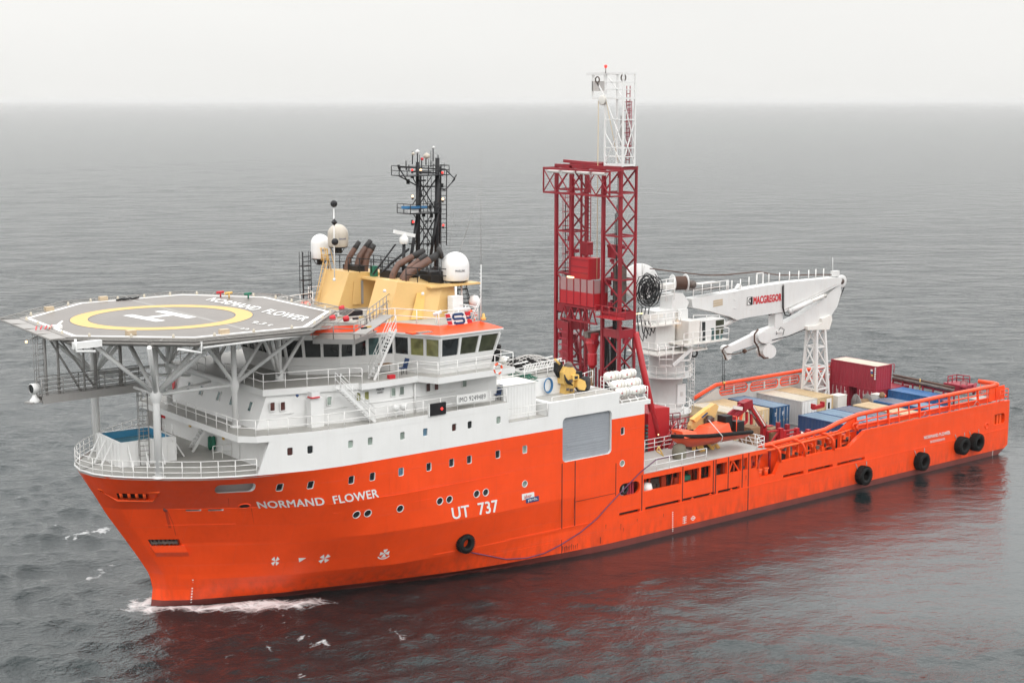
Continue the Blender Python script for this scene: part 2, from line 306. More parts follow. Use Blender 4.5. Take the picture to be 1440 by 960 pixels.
# ------------------------------------------------------------------ sea
def make_sea():
    rng=np.random.default_rng(5)
    def axis(lo,hi,c,end0,end1,g):
        a=list(np.arange(lo,hi+1e-6,c)); s=c; 
        while a[-1]<end1: s*=1+g; a.append(a[-1]+s)
        s=c
        while a[0]>end0: s*=1+g; a.insert(0,a[0]-s)
        return np.array(a)
    xs=axis(-38,118,.36,-80000,130000,.032); ys=axis(-72,34,.38,-2500,130000,.013)
    X,Y=np.meshgrid(xs,ys,indexing='ij'); 
    dx=np.gradient(xs)[:,None]*np.ones_like(Y); dy=np.gradient(ys)[None,:]*np.ones_like(X); sp=np.maximum(dx,dy)
    # the ship's lee: calmer water along the port side
    lee=np.clip((X-16)/22,0,1)*np.clip((-Y-4)/6,0,1)*np.clip(1-(np.maximum(-Y-10,0)-(X-14)*.75)/24,0,1)
    lee=lee*np.clip((150-X)/30,0,1); amp=1-.90*lee
    Z=np.zeros_like(X); DX=np.zeros_like(X); DY=np.zeros_like(X)
    w0=math.radians(235)
    for i in range(170):
        lam=1.1*(11/1.1)**(rng.random()**1.15) if i<164 else 18+rng.random()*22; k=2*PI/lam; th=w0+rng.normal()*.62
        A=(.0165*min(1,lam/3)*min(1,7/lam)*(.5+rng.random()) if i<164 else .045); kx,ky=k*math.cos(th),k*math.sin(th); ph=rng.random()*2*PI
        att=np.clip((lam/sp-2.2)/2.5,0,1)
        if att.max()<=0: continue
        a=kx*X+ky*Y+ph; Z+=A*att*np.cos(a); sn=A*att*np.sin(a)*.85; DX-=sn*math.cos(th); DY-=sn*math.sin(th)
    steep=Z.copy(); Z*=amp; DX*=amp; DY*=amp
    # bow wave: a ridge curling off the stem along both bows
    hull=lambda x: np.interp(x,[5,7,10,14.8,20.3,25.85,30.5,39],[0,1.5,2.8,4.4,6.2,7.6,8.6,9.85])
    for sg in (-1,1):
        d=sg*Y-hull(X); on=np.exp(-((d-.5-.13*(X-5))/1.0)**2)*np.clip((X-3.4)/2.5,0,1)*np.clip((20-X)/10,0,1)*np.where(d>-1.2,1,0)
        Z+=.16*on
    near=np.exp(-(np.maximum(np.abs(Y)-hull(X),0)/1.6)**2)*np.where((X>3)&(X<93),1,0); Z=Z*(1-.75*near)-.10*near
    foam=np.zeros_like(X)
    thr=np.quantile(steep[(sp<.6)],.988)
    foam=np.clip((steep-thr)/.16,0,1)*np.where(sp<1.4,1,0)*(1-lee)*.8
    for sg in (-1,1):
        d=sg*Y-hull(X)
        f=1.1*np.exp(-((d-.7-.22*np.maximum(X-5,0))/(.95+.09*np.maximum(X-5,0)))**2)*np.clip((X-3.0)/1.5,0,1)*np.clip((17.5-X)/5,0,1)
        foam=np.maximum(foam,f)
    foam=np.maximum(foam,.9*np.exp(-((X-4.4)/1.2)**2-((Y+.3)/1.8)**2))
    # streaks of broken foam drifting aft of the bow wave (foreground)
    segs=[((88,760),(112,756),.35,.8),((108,757),(132,750),.45,.95),((126,752),(168,739),.5,.95),((114,816),(138,806),.3,.75),((136,807),(162,789),.3,.75),((168,862),(205,838),.6,.9),((386,872),(418,867),.18,.8),((400,893),(432,899),.18,.85),((430,899),(468,908),.2,.9),((366,905),(400,911),.16,.75),((412,944),(442,962),.35,.9),((556,880),(566,906),.14,.7),((300,930),(345,915),.25,.6),((10,700),(40,694),.3,.7),((24,560),(60,553),.3,.7)]
    for (p0,p1,wd,st) in segs:
        wd=max(wd,.36)*1.05; st=st*(1.12 if p0[0]<210 else .92)
        p0=px(*p0,'z',0); p1=px(*p1,'z',0); ax,ay,bx,by=p0.x,p0.y,p1.x,p1.y
        px_,py_=bx-ax,by-ay; L2=px_*px_+py_*py_; t=np.clip(((X-ax)*px_+(Y-ay)*py_)/L2,0,1)
        wob=.35*np.sin(t*7+ax)+.15*np.sin(t*17)
        n=math.sqrt(L2); dd=np.abs(((X-ax)*py_-(Y-ay)*px_)/n+wob); along=np.hypot(X-ax-t*px_,Y-ay-t*py_)
        foam=np.maximum(foam,st*np.exp(-(dd/wd)**2)*np.where(along<2,1,0)*np.sin(PI*np.clip(t,.02,.98))**.4)
    inside=(np.abs(Y)<hull(np.clip(X,5,39))-.3)&(X>5.4)&(X<90)
    Z=np.where(inside,-.6,Z)
    nx,ny=X.shape
    co_=np.stack([X+DX,Y+DY,Z],-1).reshape(-1,3)
    idx=np.arange(nx*ny).reshape(nx,ny)
    q=np.stack([idx[:-1,:-1],idx[1:,:-1],idx[1:,1:],idx[:-1,1:]],-1).reshape(-1,4)
    me=bpy.data.meshes.new('sea'); me.vertices.add(len(co_)); me.vertices.foreach_set('co',co_.ravel())
    me.loops.add(q.size); me.loops.foreach_set('vertex_index',q.ravel().astype(np.int32))
    me.polygons.add(len(q)); me.polygons.foreach_set('loop_start',np.arange(0,q.size,4,dtype=np.int32)); me.polygons.foreach_set('loop_total',np.full(len(q),4,dtype=np.int32))
    me.polygons.foreach_set('use_smooth',np.ones(len(q),dtype=bool)); me.update(calc_edges=True)
    for nm,arr in (('foam',foam),('lee',lee)):
        at=me.attributes.new(nm,'FLOAT','POINT'); at.data.foreach_set('value',arr.ravel().astype(np.float32))
    o=bpy.data.objects.new('sea',me); COL.objects.link(o); o['kind']='structure'
    m,t,b=newmat('sea water'); L=t.links.new; me.materials.append(m)
    g=nn(t,'ShaderNodeNewGeometry'); af=nn(t,'ShaderNodeAttribute',attribute_name='foam'); al=nn(t,'ShaderNodeAttribute',attribute_name='lee')
    def noise(sc,det,stretch,rot=0,rough=.55,tex='ShaderNodeTexNoise'):
        mp=nn(t,'ShaderNodeMapping',vector_type='TEXTURE'); mp.inputs['Scale'].default_value=(stretch,1,1); mp.inputs['Rotation'].default_value=(0,0,rot); L(g.outputs['Position'],mp.inputs[0])
        n=nn(t,tex); n.inputs['Scale'].default_value=sc
        if tex=='ShaderNodeTexNoise': n.inputs['Detail'].default_value=det; n.inputs['Roughness'].default_value=rough
        else: n.feature='DISTANCE_TO_EDGE'
        L(mp.outputs[0],n.inputs['Vector']); return n.outputs[0]
    def math_(op,a,b=None):
        n=nn(t,'ShaderNodeMath',operation=op)
        for i,q_ in enumerate((a,b)):
            if q_ is None: continue
            if isinstance(q_,(int,float)): n.inputs[i].default_value=q_
            else: L(q_,n.inputs[i])
        return n.outputs[0]
    r_=math.radians(-35)
    n1=noise(.85,5,1.6,r_,.62); n2=noise(3.0,4,1.5,r_+.35,.6); n3=noise(.16,5,1.9,r_,.6); n4=noise(.03,3,2.6,r_); n5=noise(.42,5,2.0,r_,.6)
    calm=math_('SUBTRACT',1.0,math_('MULTIPLY',al.outputs['Fac'],.80))
    dist=nn(t,'ShaderNodeVectorMath',operation='DISTANCE'); L(g.outputs['Position'],dist.inputs[0]); dist.inputs[1].default_value=CAM
    far=nn(t,'ShaderNodeMapRange'); far.inputs[1].default_value=130; far.inputs[2].default_value=300; L(dist.outputs['Value'],far.inputs[0])
    h=math_('ADD',math_('MULTIPLY',n1,.31),math_('MULTIPLY',n2,.12))
    h=math_('MULTIPLY',h,calm)
    h=math_('ADD',h,math_('MULTIPLY',math_('ADD',math_('MULTIPLY',n3,3.4),math_('MULTIPLY',n5,1.5)),far.outputs[0]))
    bp=nn(t,'ShaderNodeBump'); bp.inputs['Strength'].default_value=1; bp.inputs['Distance'].default_value=1.0; L(h,bp.inputs['Height']); L(bp.outputs[0],b.inputs['Normal'])
    # foam: attribute broken up by noise
    fn=noise(7.0,8,1.7,r_,.7); fn2=noise(.6,4,1.5,r_); vo=noise(1.5,0,1.6,r_,tex='ShaderNodeTexVoronoi')
    lace=nn(t,'ShaderNodeMapRange'); lace.inputs[1].default_value=.13; lace.inputs[2].default_value=.0; L(math_('ADD',vo,math_('MULTIPLY',math_('SUBTRACT',fn,.5),.22)),lace.inputs[0])
    a_=af.outputs['Fac']
    dens=math_('ADD',math_('MULTIPLY',a_,.66),math_('MULTIPLY',math_('MULTIPLY',lace.outputs[0],a_),.34))
    fr=nn(t,'ShaderNodeMapRange'); fr.inputs[1].default_value=.0; fr.inputs[2].default_value=.42
    L(math_('SUBTRACT',math_('ADD',dens,math_('MULTIPLY',math_('SUBTRACT',fn,.5),.8)),math_('ADD',.40,math_('MULTIPLY',math_('SUBTRACT',fn2,.5),.5))),fr.inputs[0])
    fsm=math_('MULTIPLY',fr.outputs[0],math_('GREATER_THAN',af.outputs['Fac'],.04))
    b.inputs['Base Color'].default_value=(.012,.030,.034,1); b.inputs['IOR'].default_value=1.45; b.inputs['Roughness'].default_value=.08
    wm=nn(t,'ShaderNodeMix',data_type='RGBA'); L(n4,wm.inputs[0]); wm.inputs[6].default_value=(.005,.012,.0135,1); wm.inputs[7].default_value=(.009,.018,.019,1)
    cm=nn(t,'ShaderNodeMix',data_type='RGBA'); L(math_('MULTIPLY',fsm,.88),cm.inputs[0]); L(wm.outputs[2],cm.inputs[6]); cm.inputs[7].default_value=(.78,.80,.80,1); L(cm.outputs[2],b.inputs['Base Color'])
    rr=nn(t,'ShaderNodeMapRange'); rr.inputs[3].default_value=.10; rr.inputs[4].default_value=.7; L(fsm,rr.inputs[0]); L(rr.outputs[0],b.inputs['Roughness'])
make_sea()

# thin sea haze over the whole scene
def make_haze():
    o=MB().box((-90000,-4000,-5),(140000,140000,60)).build('haze',[]) ; o['kind']='stuff'
    m=bpy.data.materials.new('haze air'); m.use_nodes=True; t=m.node_tree; t.nodes.clear(); ou=nn(t,'ShaderNodeOutputMaterial'); pv=nn(t,'ShaderNodeVolumePrincipled')
    pv.inputs['Color'].default_value=(.90,.90,.895,1); pv.inputs['Density'].default_value=HAZE; pv.inputs['Anisotropy'].default_value=.0
    t.links.new(pv.outputs[0],ou.inputs['Volume']); o.data.materials.append(m)
HAZE=.00005
make_haze()
# ------------------------------------------------------------------ hull form
XS_Z=[-2,0,.63,1.43,2.37,3.52,5.13,7.1,9.35,10.35,14]; XS_X=[5.2,4.95,5.05,5.15,4.85,4.2,3.2,1.95,.75,.3,.3]
LEV={-2:[(5.2,0),(8,.9),(14,3.2),(20,5.2),(27,7.1),(35,8.9),(40,9.85)],
 0:[(4.95,0),(5.4,.5),(7,1.5),(10,2.75),(14.8,4.4),(20.3,6.2),(25.85,7.6),(30.5,8.6),(34.7,9.4),(39,9.85)],
 .41:[(5.0,0),(5.5,.7),(7,1.75),(10,3.1),(15,4.95),(21,6.9),(25.4,8.1),(29,8.75),(35,9.55),(39,9.85)],
 2.04:[(4.95,0),(5.6,1.1),(7.5,2.6),(10,4.1),(15,6.3),(20.2,8.2),(26.3,9.0),(34.8,9.5),(39.3,9.85)],
 4.85:[(3.4,0),(4.0,1.0),(6.2,2.6),(10.2,5.3),(14.3,7.7),(18,9.0),(22.8,9.7),(27,9.85)],
 7.62:[(1.7,0),(2.4,1.25),(3.7,2.3),(5,3.3),(7.5,5.1),(9.4,6.3),(11.6,7.75),(14,8.95),(16,9.4),(20,9.8),(22.8,9.85)],
 10.35:[(.3,0),(.51,1.46),(1.01,2.59),(1.95,3.82),(3.52,5.31),(5.53,6.9),(7.54,8.01),(9.14,8.54),(10.7,9.03),(12.6,9.53),(15,9.8),(17,9.85)]}
LZ=sorted(LEV)
def xs(z): return float(np.interp(z,XS_Z,XS_X))
def s_of(x,z): a=xs(z); return 13*(x-a)/(13-a) if x<13 else x
def x_of(s,z): a=xs(z); return a+s/13*(13-a) if s<13 else s
LS={z:([s_of(p[0],z) for p in LEV[z]]+[95],[p[1] for p in LEV[z]]+[9.85]) for z in LZ}
def ys(s,z):
    z=min(max(z,LZ[0]),10.35)
    for a,b in zip(LZ,LZ[1:]):
        if z<=b: break
    t=(z-a)/(b-a); ya=np.interp(s,*LS[a]); yb=np.interp(s,*LS[b])
    y=float(ya*(1-t)+yb*t)
    if s>86 and z<1.6: pass
    return y
def HP(s,z,off=0,sg=-1): return V(x_of(s,z),sg*(ys(s,z)+off),z)
def hit(u,v):
    "hull station s and height z seen at a photograph point (port side)"
    d=(FW*FOC+RGT*(u-CU)+UPV*(CV-v)).normalized()
    lo,hi=80.0,None; t=lo
    while t<220:
        p=CAM+d*t
        if p.x>xs(p.z)-.0 and p.z<14 and p.y>-ys(s_of(p.x,p.z),p.z): hi=t; break
        t+=.5
    if hi is None: return None
    lo=hi-.5
    for _ in range(30):
        m=(lo+hi)/2; p=CAM+d*m
        if p.x>xs(p.z) and p.y>-ys(s_of(p.x,p.z),p.z): hi=m
        else: lo=m
    p=CAM+d*hi; return s_of(p.x,p.z),p.z
SHIP=thing('offshore_support_ship','long orange hulled supply ship with white forward superstructure, carrying the helideck, drilling tower and crane','ship',(46,0,0))
# holes in the port shell plating: (s0,s1,z0,z1,corner radius,depth,kind)
HOLES=[]
def hole_px(u0,v0,u1,v1,r,depth,kind):
    a=hit((u0+u1)/2,(v0+v1)/2); b=hit(u0,(v0+v1)/2); c=hit(u1,(v0+v1)/2); d=hit((u0+u1)/2,v0); e_=hit((u0+u1)/2,v1)
    HOLES.append((b[0],c[0],e_[1],d[1],r,depth,kind))
WIN=[]
def win(s,z,w=.42,h=.56,kind='gpale'): 
    HOLES.append((s-w/2,s+w/2,z-h/2,z+h/2,.1,.16,'window')); WIN.append((s,z,w,h,kind))
# upper row in the white plating, lower row in the orange
kinds=['gred','gdark','gpale','gpale','gpale','gblue','gred','gdark','gpale']
for (u,v),k in zip([(408.1,633.5),(436.4,631),(493.2,624.2),(520.8,620.3),(566.1,612.5),(598.2,607.3),(638.8,600.8),(660.8,596.8),(701.2,590.8)],kinds):
    a=hit(u,v); win(a[0],11.78,kind=k)
for (u,v),k in zip([(393.5,685),(437.2,681),(494.2,674.3),(523.7,669.9),(564,663.4),(603.1,656.2),(635,650.5),(660,646.2),(700,638.8),(738,631.3)],['gdark','gdark','gdark','gdark','gblue','gdark','gdark','gdark','gdark','gpale']):
    a=hit(u,v); win(a[0],9.23,w=.44,h=.6,kind=k)
win(40.42,9.28,w=.4,h=.6,kind='gdark')
PORTS=[]
for u,v in [(501.4,723.3),(517.3,721.4),(562.8,714.8),(618.6,704.3),(632,701.8),(670.3,694.1),(683.1,691.9)]:
    a=hit(u,v); HOLES.append((a[0]-.27,a[0]+.27,a[1]-.27,a[1]+.27,.27,.2,'port')); PORTS.append((a[0],a[1],.27,'gdark'))
for s,z in ((30.58,6.6),(40.42,6.68)):
    HOLES.append((s-.25,s+.25,z-.25,z+.25,.25,.1,'port')); PORTS.append((s,z,.25,'gpale'))
HOLES.append((34.26,39.26,7.66,11.1,.35,.3,'door'))
for x0,x1 in ((42.79,46.93),(47.33,49.04),(49.25,50.36),(51.06,52.34),(52.62,54.06),(54.28,54.78)): HOLES.append((x0,x1,3.98,5.02,0.02,.25,'open'))
HOLES.append((40.15,42.37,3.98,5.02,.5,.25,'open'))
for x0,x1 in ((40.17,42.4),(42.99,46.9),(47.2,50.9),(51.3,53.9)): HOLES.append((x0,x1,2.44,2.69,.05,.25,'open'))
for x0,x1 in ((59.38,62.04),(62.63,65.99),(66.58,70.43)): HOLES.append((x0,x1,2.5,2.76,.06,.35,'open'))
HOLES.append((90.25,92.25,2.98,4.05,.35,.4,'open'))
hole_px(302.5,680.8,358.5,692.2,.30,.35,'grey')
hole_px(261,715.6,283,718.2,.06,.3,'grey'); hole_px(292.5,715.3,314.5,717.9,.06,.3,'grey')
A=hit(165,697); B=hit(211,701); 
HOLES.append((A[0],B[0],hit(188,702)[1],hit(188,694)[1],.03,.55,'fair'))
A=hit(210.5,763); B=hit(254,763)
HOLES.append((A[0],B[0],hit(233,767)[1],hit(233,758)[1],.03,.7,'anchor')); ANC=HOLES[-1]; FAIR=HOLES[-2]
S0,S1=8.87,9.68
def topz(s):
    for a,b,z in ((0,S0,10.35),(S0,29.05,13.0),(29.05,32.85,11.46),(32.85,40.05,12.42),(40.05,43.4,11.44),(43.4,55.1,5.43),(55.1,55.9,4.0),(55.9,58.9,2.95),(58.9,68.2,4.0),(68.2,70.5,4.0),(70.5,96,5.2)):
        if s<b: return z
def shell(name,mats,off,sg,holes,smin,smax,zlo,zhi,topf,reveal=True):
    sl=set([smin,smax]); zl=set([zlo,zhi])
    for z in list(LZ)+[1.2,3.4,6.2,8.5,9.5,11.46,12.42,13,11.44,5.43,5.2,4.0,2.95,2.39]:
        if zlo<z<zhi: zl.add(z)
    for s in list(np.arange(0,2,.25))+list(np.arange(2,13,.5))+list(np.arange(13,30,1.0))+[32,34,36,38,40]+list(np.arange(44,93,4))+[8.87,9.68,29.05,32.85,40.05,42.75,43.4,55.1,55.9,56.46,58.33,58.9,68.2,70.5]:
        if smin<s<smax: sl.add(float(s))
    for h in holes: sl.update(h[:2]); zl.update(h[2:4])
    sl=sorted(q for q in sl if smin<=q<=smax); zl=sorted(q for q in zl if zlo<=q<=zhi)
    def thin(a,keep):
        o=[a[0]]
        for q in a[1:]:
            if q-o[-1]<1e-4: continue
            o.append(q)
        return o
    sl=thin(sl,0); zl=thin(zl,0)
    m=MB(); vid={}
    def vt(i,j):
        if (i,j) not in vid: m.v.append(tuple(HP(sl[i],zl[j],off,sg))); vid[(i,j)]=len(m.v)-1
        return vid[(i,j)]
    for i in range(len(sl)-1):
        sc=(sl[i]+sl[i+1])/2; tz=topf(sc)
        for j in range(len(zl)-1):
            zc=(zl[j]+zl[j+1])/2
            if zc>tz: continue
            if S0<sc<S1 and zc>10.35 and topf is topz: continue
            if sc>42.75 and sc<43.4 and zc<11.1 and zc>5.43 and topf is topz: continue
            if any(h[0]<sc<h[1] and h[2]<zc<h[3] for h in holes): continue
            f=(vt(i,j),vt(i,j+1),vt(i+1,j+1),vt(i+1,j)) if sg>0 else (vt(i,j),vt(i+1,j),vt(i+1,j+1),vt(i,j+1))
            if off<0: f=f[::-1]
            m.f.append(f); m.m.append(0 if zc<.41 else 1 if zc<10.35 else 2); m.sm.append(zc<10.35 and sc<40)
    for h in holes:
        s0,s1,z0,z1,r,dp,kd=h; r=min(r,(s1-s0)/2-1e-3,(z1-z0)/2-1e-3); mi=1 if (z0+z1)/2<10.35 else 2
        out_=[]; corners=[]
        for cx_,cz_,a0 in ((s1-r,z1-r,0),(s0+r,z1-r,PI/2),(s0+r,z0+r,PI),(s1-r,z0+r,1.5*PI)):
            arc=[(cx_+r*math.cos(a0+PI/2*k/5),cz_+r*math.sin(a0+PI/2*k/5)) for k in range(6)]; out_+=arc; corners.append(arc)
        m.mi=mi
        for arc,(a,b) in zip(corners,((s1,z1),(s0,z1),(s0,z0),(s1,z0))):
            if kd=='door': m.mi=2 if b>10 else 1
            for p,q in zip(arc,arc[1:]):
                m.add([HP(a,b,off,sg),HP(*p,off,sg),HP(*q,off,sg)],[(0,1,2)],False)
        if reveal:
            m.mi=2 if kd in('window','port','grey','door') else mi
            n=len(out_)
            vs=[HP(*p,off,sg) for p in out_]+[HP(*p,off,sg)-V(0,sg*dp,0) for p in out_]
            m.add(vs,[(k,(k+1)%n,n+(k+1)%n,n+k) for k in range(n)],False)
    m.mi=1
    return m
hm=shell('hull',None,0,-1,HOLES,0,92.95,-2,13,topz)
# slanted plate ends
hm.mi=2; hm.add([HP(S1,10.35),HP(S1,12.55),HP(S0,10.35)],[(0,1,2)],False)
hm.add([HP(S0,12.55),HP(S1,12.55),HP(S1,13.0),HP(S0,13.0)],[(0,1,2,3)],False)
hm.mi=1
hm.add([HP(55.9,2.95),HP(56.46,2.95),HP(55.9,4.0)],[(0,1,2)],False)
hm.add([HP(58.33,2.95),HP(58.9,2.95),HP(58.9,4.0)],[(0,1,2)],False)
hm.add([HP(68.2,4.0),HP(70.5,4.0),HP(70.5,5.2)],[(0,1,2)],False)
# starboard plating
st=shell('hull',None,0,1,[],0,92.95,-2,13,lambda s: 13 if 9<s<40 else 10.35 if s<=9 else 11.44 if s<43.4 else 2.4)
hm.v_off=len(hm.v)
o_=len(hm.v); hm.v+=st.v; hm.f+=[tuple(i+o_ for i in f) for f in st.f]; hm.m+=st.m; hm.sm+=st.sm
# transom
hm.mi=1; hm.add([(92.95,-9.85,.7),(92.95,9.85,.7),(92.95,9.85,2.4),(92.95,-9.85,2.4)],[(0,1,2,3)])
hm.add([(92.95,-9.85,.7),(92.95,9.85,.7),(90.5,9.85,-.6),(90.5,-9.85,-.6)],[(0,1,2,3)])
HULL=hm.build('hull',[M['boot'],M['orange'],M['white']],SHIP)
# stern cut: remove plating below the rising counter
me=HULL.data
import bmesh
bm=bmesh.new(); bm.from_mesh(me)
r=bmesh.ops.bisect_plane(bm,geom=bm.verts[:]+bm.edges[:]+bm.faces[:],plane_co=Vector((92.95,0,.7))-ORG['offshore_support_ship'],plane_no=Vector((1.3,0,-2.45)).normalized(),clear_outer=True,clear_inner=False)
bmesh.ops.remove_doubles(bm,verts=bm.verts[:],dist=.0005)
for e_ in bm.edges:
    if len(e_.link_faces)==2 and e_.calc_face_angle(0)>math.radians(4.5) and abs((e_.verts[0].co-e_.verts[1].co).normalized().z)<.3 or len(e_.link_faces)==2 and e_.calc_face_angle(0)>math.radians(25): e_.smooth=False
bm.to_mesh(me); bm.free()
# counter plate under the stern
MB().quad((92.95,-9.85,.7),(92.95,9.85,.7),(88,9.85,-1.92),(88,-9.85,-1.92)).build('stern_counter',M['orange'],SHIP)
# inner bulwark face with its slots, cap plates
inn=shell('x',None,-.38,-1,[h for h in HOLES if h[0]>59],59,92.95,2.0,5.2,lambda s:4.0 if s<70.5 else 5.2,reveal=False)
inn.add([HP(68.2,4.0,-.38),HP(70.5,4.0,-.38),HP(70.5,5.2,-.38)],[(0,1,2)],False)
def cap(a,b,zz,w=.38): inn.box((a,-9.86,zz-.05),(b,-9.85+w,zz+.03))
cap(58.9,68.2,4.0); cap(70.5,92.95,5.2); inn.beam((68.2,-9.66,3.99),(70.5,-9.66,5.2),.40,.08)
inn.box((55.9,-9.86,2.88),(58.9,-9.4,2.98)); inn.beam((55.88,-9.66,4.02),(56.46,-9.66,2.95),.40,.08); inn.beam((58.33,-9.66,2.95),(58.95,-9.66,4.02),.40,.08)
inn.m=[0]*len(inn.m); inn.build('bulwark',M['orange'],SHIP)
# rubbing strips and plate seams
def strip(pts,zf,t=.05,h=.07,off=.0):
    st=MB()
    for a,b in zip(pts,pts[1:]): st.beam(HP(a,zf(a),off),HP(b,zf(b),off),t,h)
    st.build('rubbing_strip',M['orange'],SHIP)
rg=lambda a,b,d: list(np.arange(a,b,d))+[b]



strip(rg(29.3,92.8,4),lambda s:2.39,.07,.09); strip(rg(23,34.2,2.8),lambda s:2.3,.06,.08); strip(rg(28,92.8,5),lambda s:1.36,.03,.04)
strip(rg(3.4,29.2,1.0),lambda s:7.62,.05,.06); strip(rg(14.6,29.2,2),lambda s:6.85,.03,.035)
strip(rg(3.2,8,.8),lambda s:6.35,.04,.05)
class _S:
    def box(s,a,b): MB().box(a,b).build('plate_seam',M['dark'],SHIP)
ds=_S()
for x in (34.22,35.53): ds.box((x-.03,-9.875,2.5),(x+.03,-9.84,7.6))
ds.box((35.56,-9.87,4.38),(39.7,-9.85,4.41)); ds.box((39.73,-9.87,4.2),(39.78,-9.85,6.8))
for x in (42.58,47.13,50.7,50.98,52.48,54.2,54.95): ds.box((x-.035,-9.875,2.5),(x+.035,-9.84,5.4))
ds.box((54.93,-9.875,.35),(55.02,-9.84,2.45))
for x,z0,z1 in ((34.22,.5,1.6),(38.2,.6,1.1)): ds.box((x-.02,-9.868,z0),(x+.02,-9.845,z1))

# windows and portholes
for s,z,w_,h_,k in WIN:
    f=MB(); d=.05
    P=lambda a,b,o: HP(s+a,z+b,o)
    ring=[]; 
    for cx_,cz_,a0 in ((1,1,0),(-1,1,PI/2),(-1,-1,PI),(1,-1,1.5*PI)):
        for q in range(4):
            t=a0+PI/2*q/3; ring.append((cx_*(w_/2-.1)+.1*math.cos(t),cz_*(h_/2-.1)+.1*math.sin(t)))
    f.path([P(a,b,-.02) for a,b in ring],.022,5,closed=True)
    fo=f.build('window',M['white'],SHIP)
    g=MB(); g.add([P(a,b,-.13) for a,b in ring],[tuple(range(len(ring)))]); g.build('pane',M[k],fo)
for s,z,r_,k in PORTS:
    f=MB(); ring=[(r_*math.cos(2*PI*q/20),r_*math.sin(2*PI*q/20)) for q in range(20)]
    f.path([HP(s+a,z+b,.0) for a,b in ring],.025,5,closed=True); fo=f.build('porthole',M['white'],SHIP)
    g=MB(); g.add([HP(s+a,z+b,-.1) for a,b in ring],[tuple(range(20))]); g.build('pane',M[k],fo)
# roller shutter in the side opening
sh=MB()
for i in range(34):
    z0=7.68+i*.101; sh.box((34.2,-9.62+(i%2)*.012,z0),(39.3,-9.5,z0+.099))
sh.box((34.9,-9.635,8.75),(38.9,-9.62,8.9))
sh.build('roller_shutter',M['shutter'],SHIP,kind='stuff')
sf=MB(); sf.box((34.1,-9.6,7.5),(34.28,-9.45,11.2)); sf.box((39.2,-9.64,7.6),(39.3,-9.45,11.2)); sf.build('shutter_frame',M['galv'],SHIP)
# lettering on the hull
def hull_map(c00,c10,c01,c11,off=.038):
    a,b,c,d=[hit(*q) for q in (c00,c10,c01,c11)]
    def f(u,v):
        s=(a[0]*(1-u)+b[0]*u)*(1-v)+(c[0]*(1-u)+d[0]*u)*v; z=(a[1]*(1-u)+b[1]*u)*(1-v)+(c[1]*(1-u)+d[1]*u)*v
        return HP(s,z,off)
    return f
text_mesh('NORMAND  FLOWER',hull_map((364,714.2),(532.3,698.2),(360.2,705),(529.8,686.8)),'ship_name_lettering',M['white2'],SHIP,bold=.022)
text_mesh('UT  737',hull_map((636.6,729.6),(700.5,718.6),(634.4,713.6),(698.3,702)),'type_lettering',M['white2'],SHIP,bold=.022)
text_mesh('NORMAND FLOWER',hull_map((1299.5,617.3),(1336,609.8),(1298.6,612.9),(1335,605.2)),'stern_name_lettering',M['white2'],SHIP,bold=.02)
text_mesh('SKUDENESHAVN',hull_map((1307.6,622.5),(1328.2,618.2),(1307.2,619.3),(1327.8,615)),'home_port_lettering',M['white2'],SHIP,bold=.01)
pl=MB(); mpp=hull_map((734,703.1),(751.2,697.8),(733.6,694.4),(750.8,691.2),.01)
pl.prism([mpp(0,0),mpp(1,0),mpp(1,1),mpp(0,1)],(0,-.012,0)); pl.build('builder_plate',M['white2'],SHIP)
text_mesh('aker',hull_map((737,700.6),(747.5,698.2),(736.6,695.6),(747,693.4),.03),'builder_lettering',M['redmark'],SHIP,bold=.01)
pl=MB(); mpp=hull_map((739.6,707.2),(757.6,703.6),(739.3,700.9),(757.2,696.5),.012)
pl.prism([mpp(0,0),mpp(1,0),mpp(1,1),mpp(0,1)],(0,-.02,0)); pl.build('builder_plate',M['navy2'],SHIP)
text_mesh('yards.',hull_map((742,706),(755.8,703),(741.6,700.2),(755.4,698.2),.04),'builder_lettering',M['white2'],SHIP,bold=.01)
# thruster and bulb marks, draught marks
mk=MB()
def hq(pts): mk.add([HP(s,z,.02) for s,z in pts],[tuple(range(len(pts)))])
def cross(u,v,r=.36,arc=False):
    s,z=hit(u,v)
    for q in range(4):
        t=PI/4+PI/2*q if not arc else PI/2*q; ca,sa=math.cos(t),math.sin(t)
        hq([(s+ca*.04-sa*.03,z+sa*.04+ca*.03),(s+ca*r-sa*.17,z+sa*r+ca*.17),(s+ca*r+sa*.17,z+sa*r-ca*.17),(s+ca*.04+sa*.03,z+sa*.04-ca*.03)])
    if arc:
        for q in range(8):
            t0=PI*1.18+q*PI*.64/8; t1=t0+PI*.64/8
            hq([(s+.52*math.cos(t0),z+.5*math.sin(t0)),(s+.52*math.cos(t1),z+.5*math.sin(t1)),(s+.43*math.cos(t1),z+.41*math.sin(t1)),(s+.43*math.cos(t0),z+.41*math.sin(t0))])
cross(387,788.5); cross(456,785); cross(540.6,777.5,.33,True)
s,z=hit(423.5,786.5); hq([(s-.22,z+.18),(s-.1,z-.2),(s+.3,z+.12)])
for i in range(9):
    s,z=hit(271-.18*i*1.6,815+i*3.9); d_=.07; hq([(s-d_,z-.05),(s+d_,z-.05),(s+d_,z+.05),(s-d_,z+.05)])
for i in range(11):
    s,z=hit(945.8,720+i*2.6); hq([(s-.06,z-.035),(s+.06,z-.035),(s+.06,z+.035),(s-.06,z+.035)])
for i in range(5):
    s,z=hit(1396-i*.2,633.5+i*1.6); hq([(s-.05,z-.03),(s+.05,z-.03),(s+.05,z+.03),(s-.05,z+.03)])
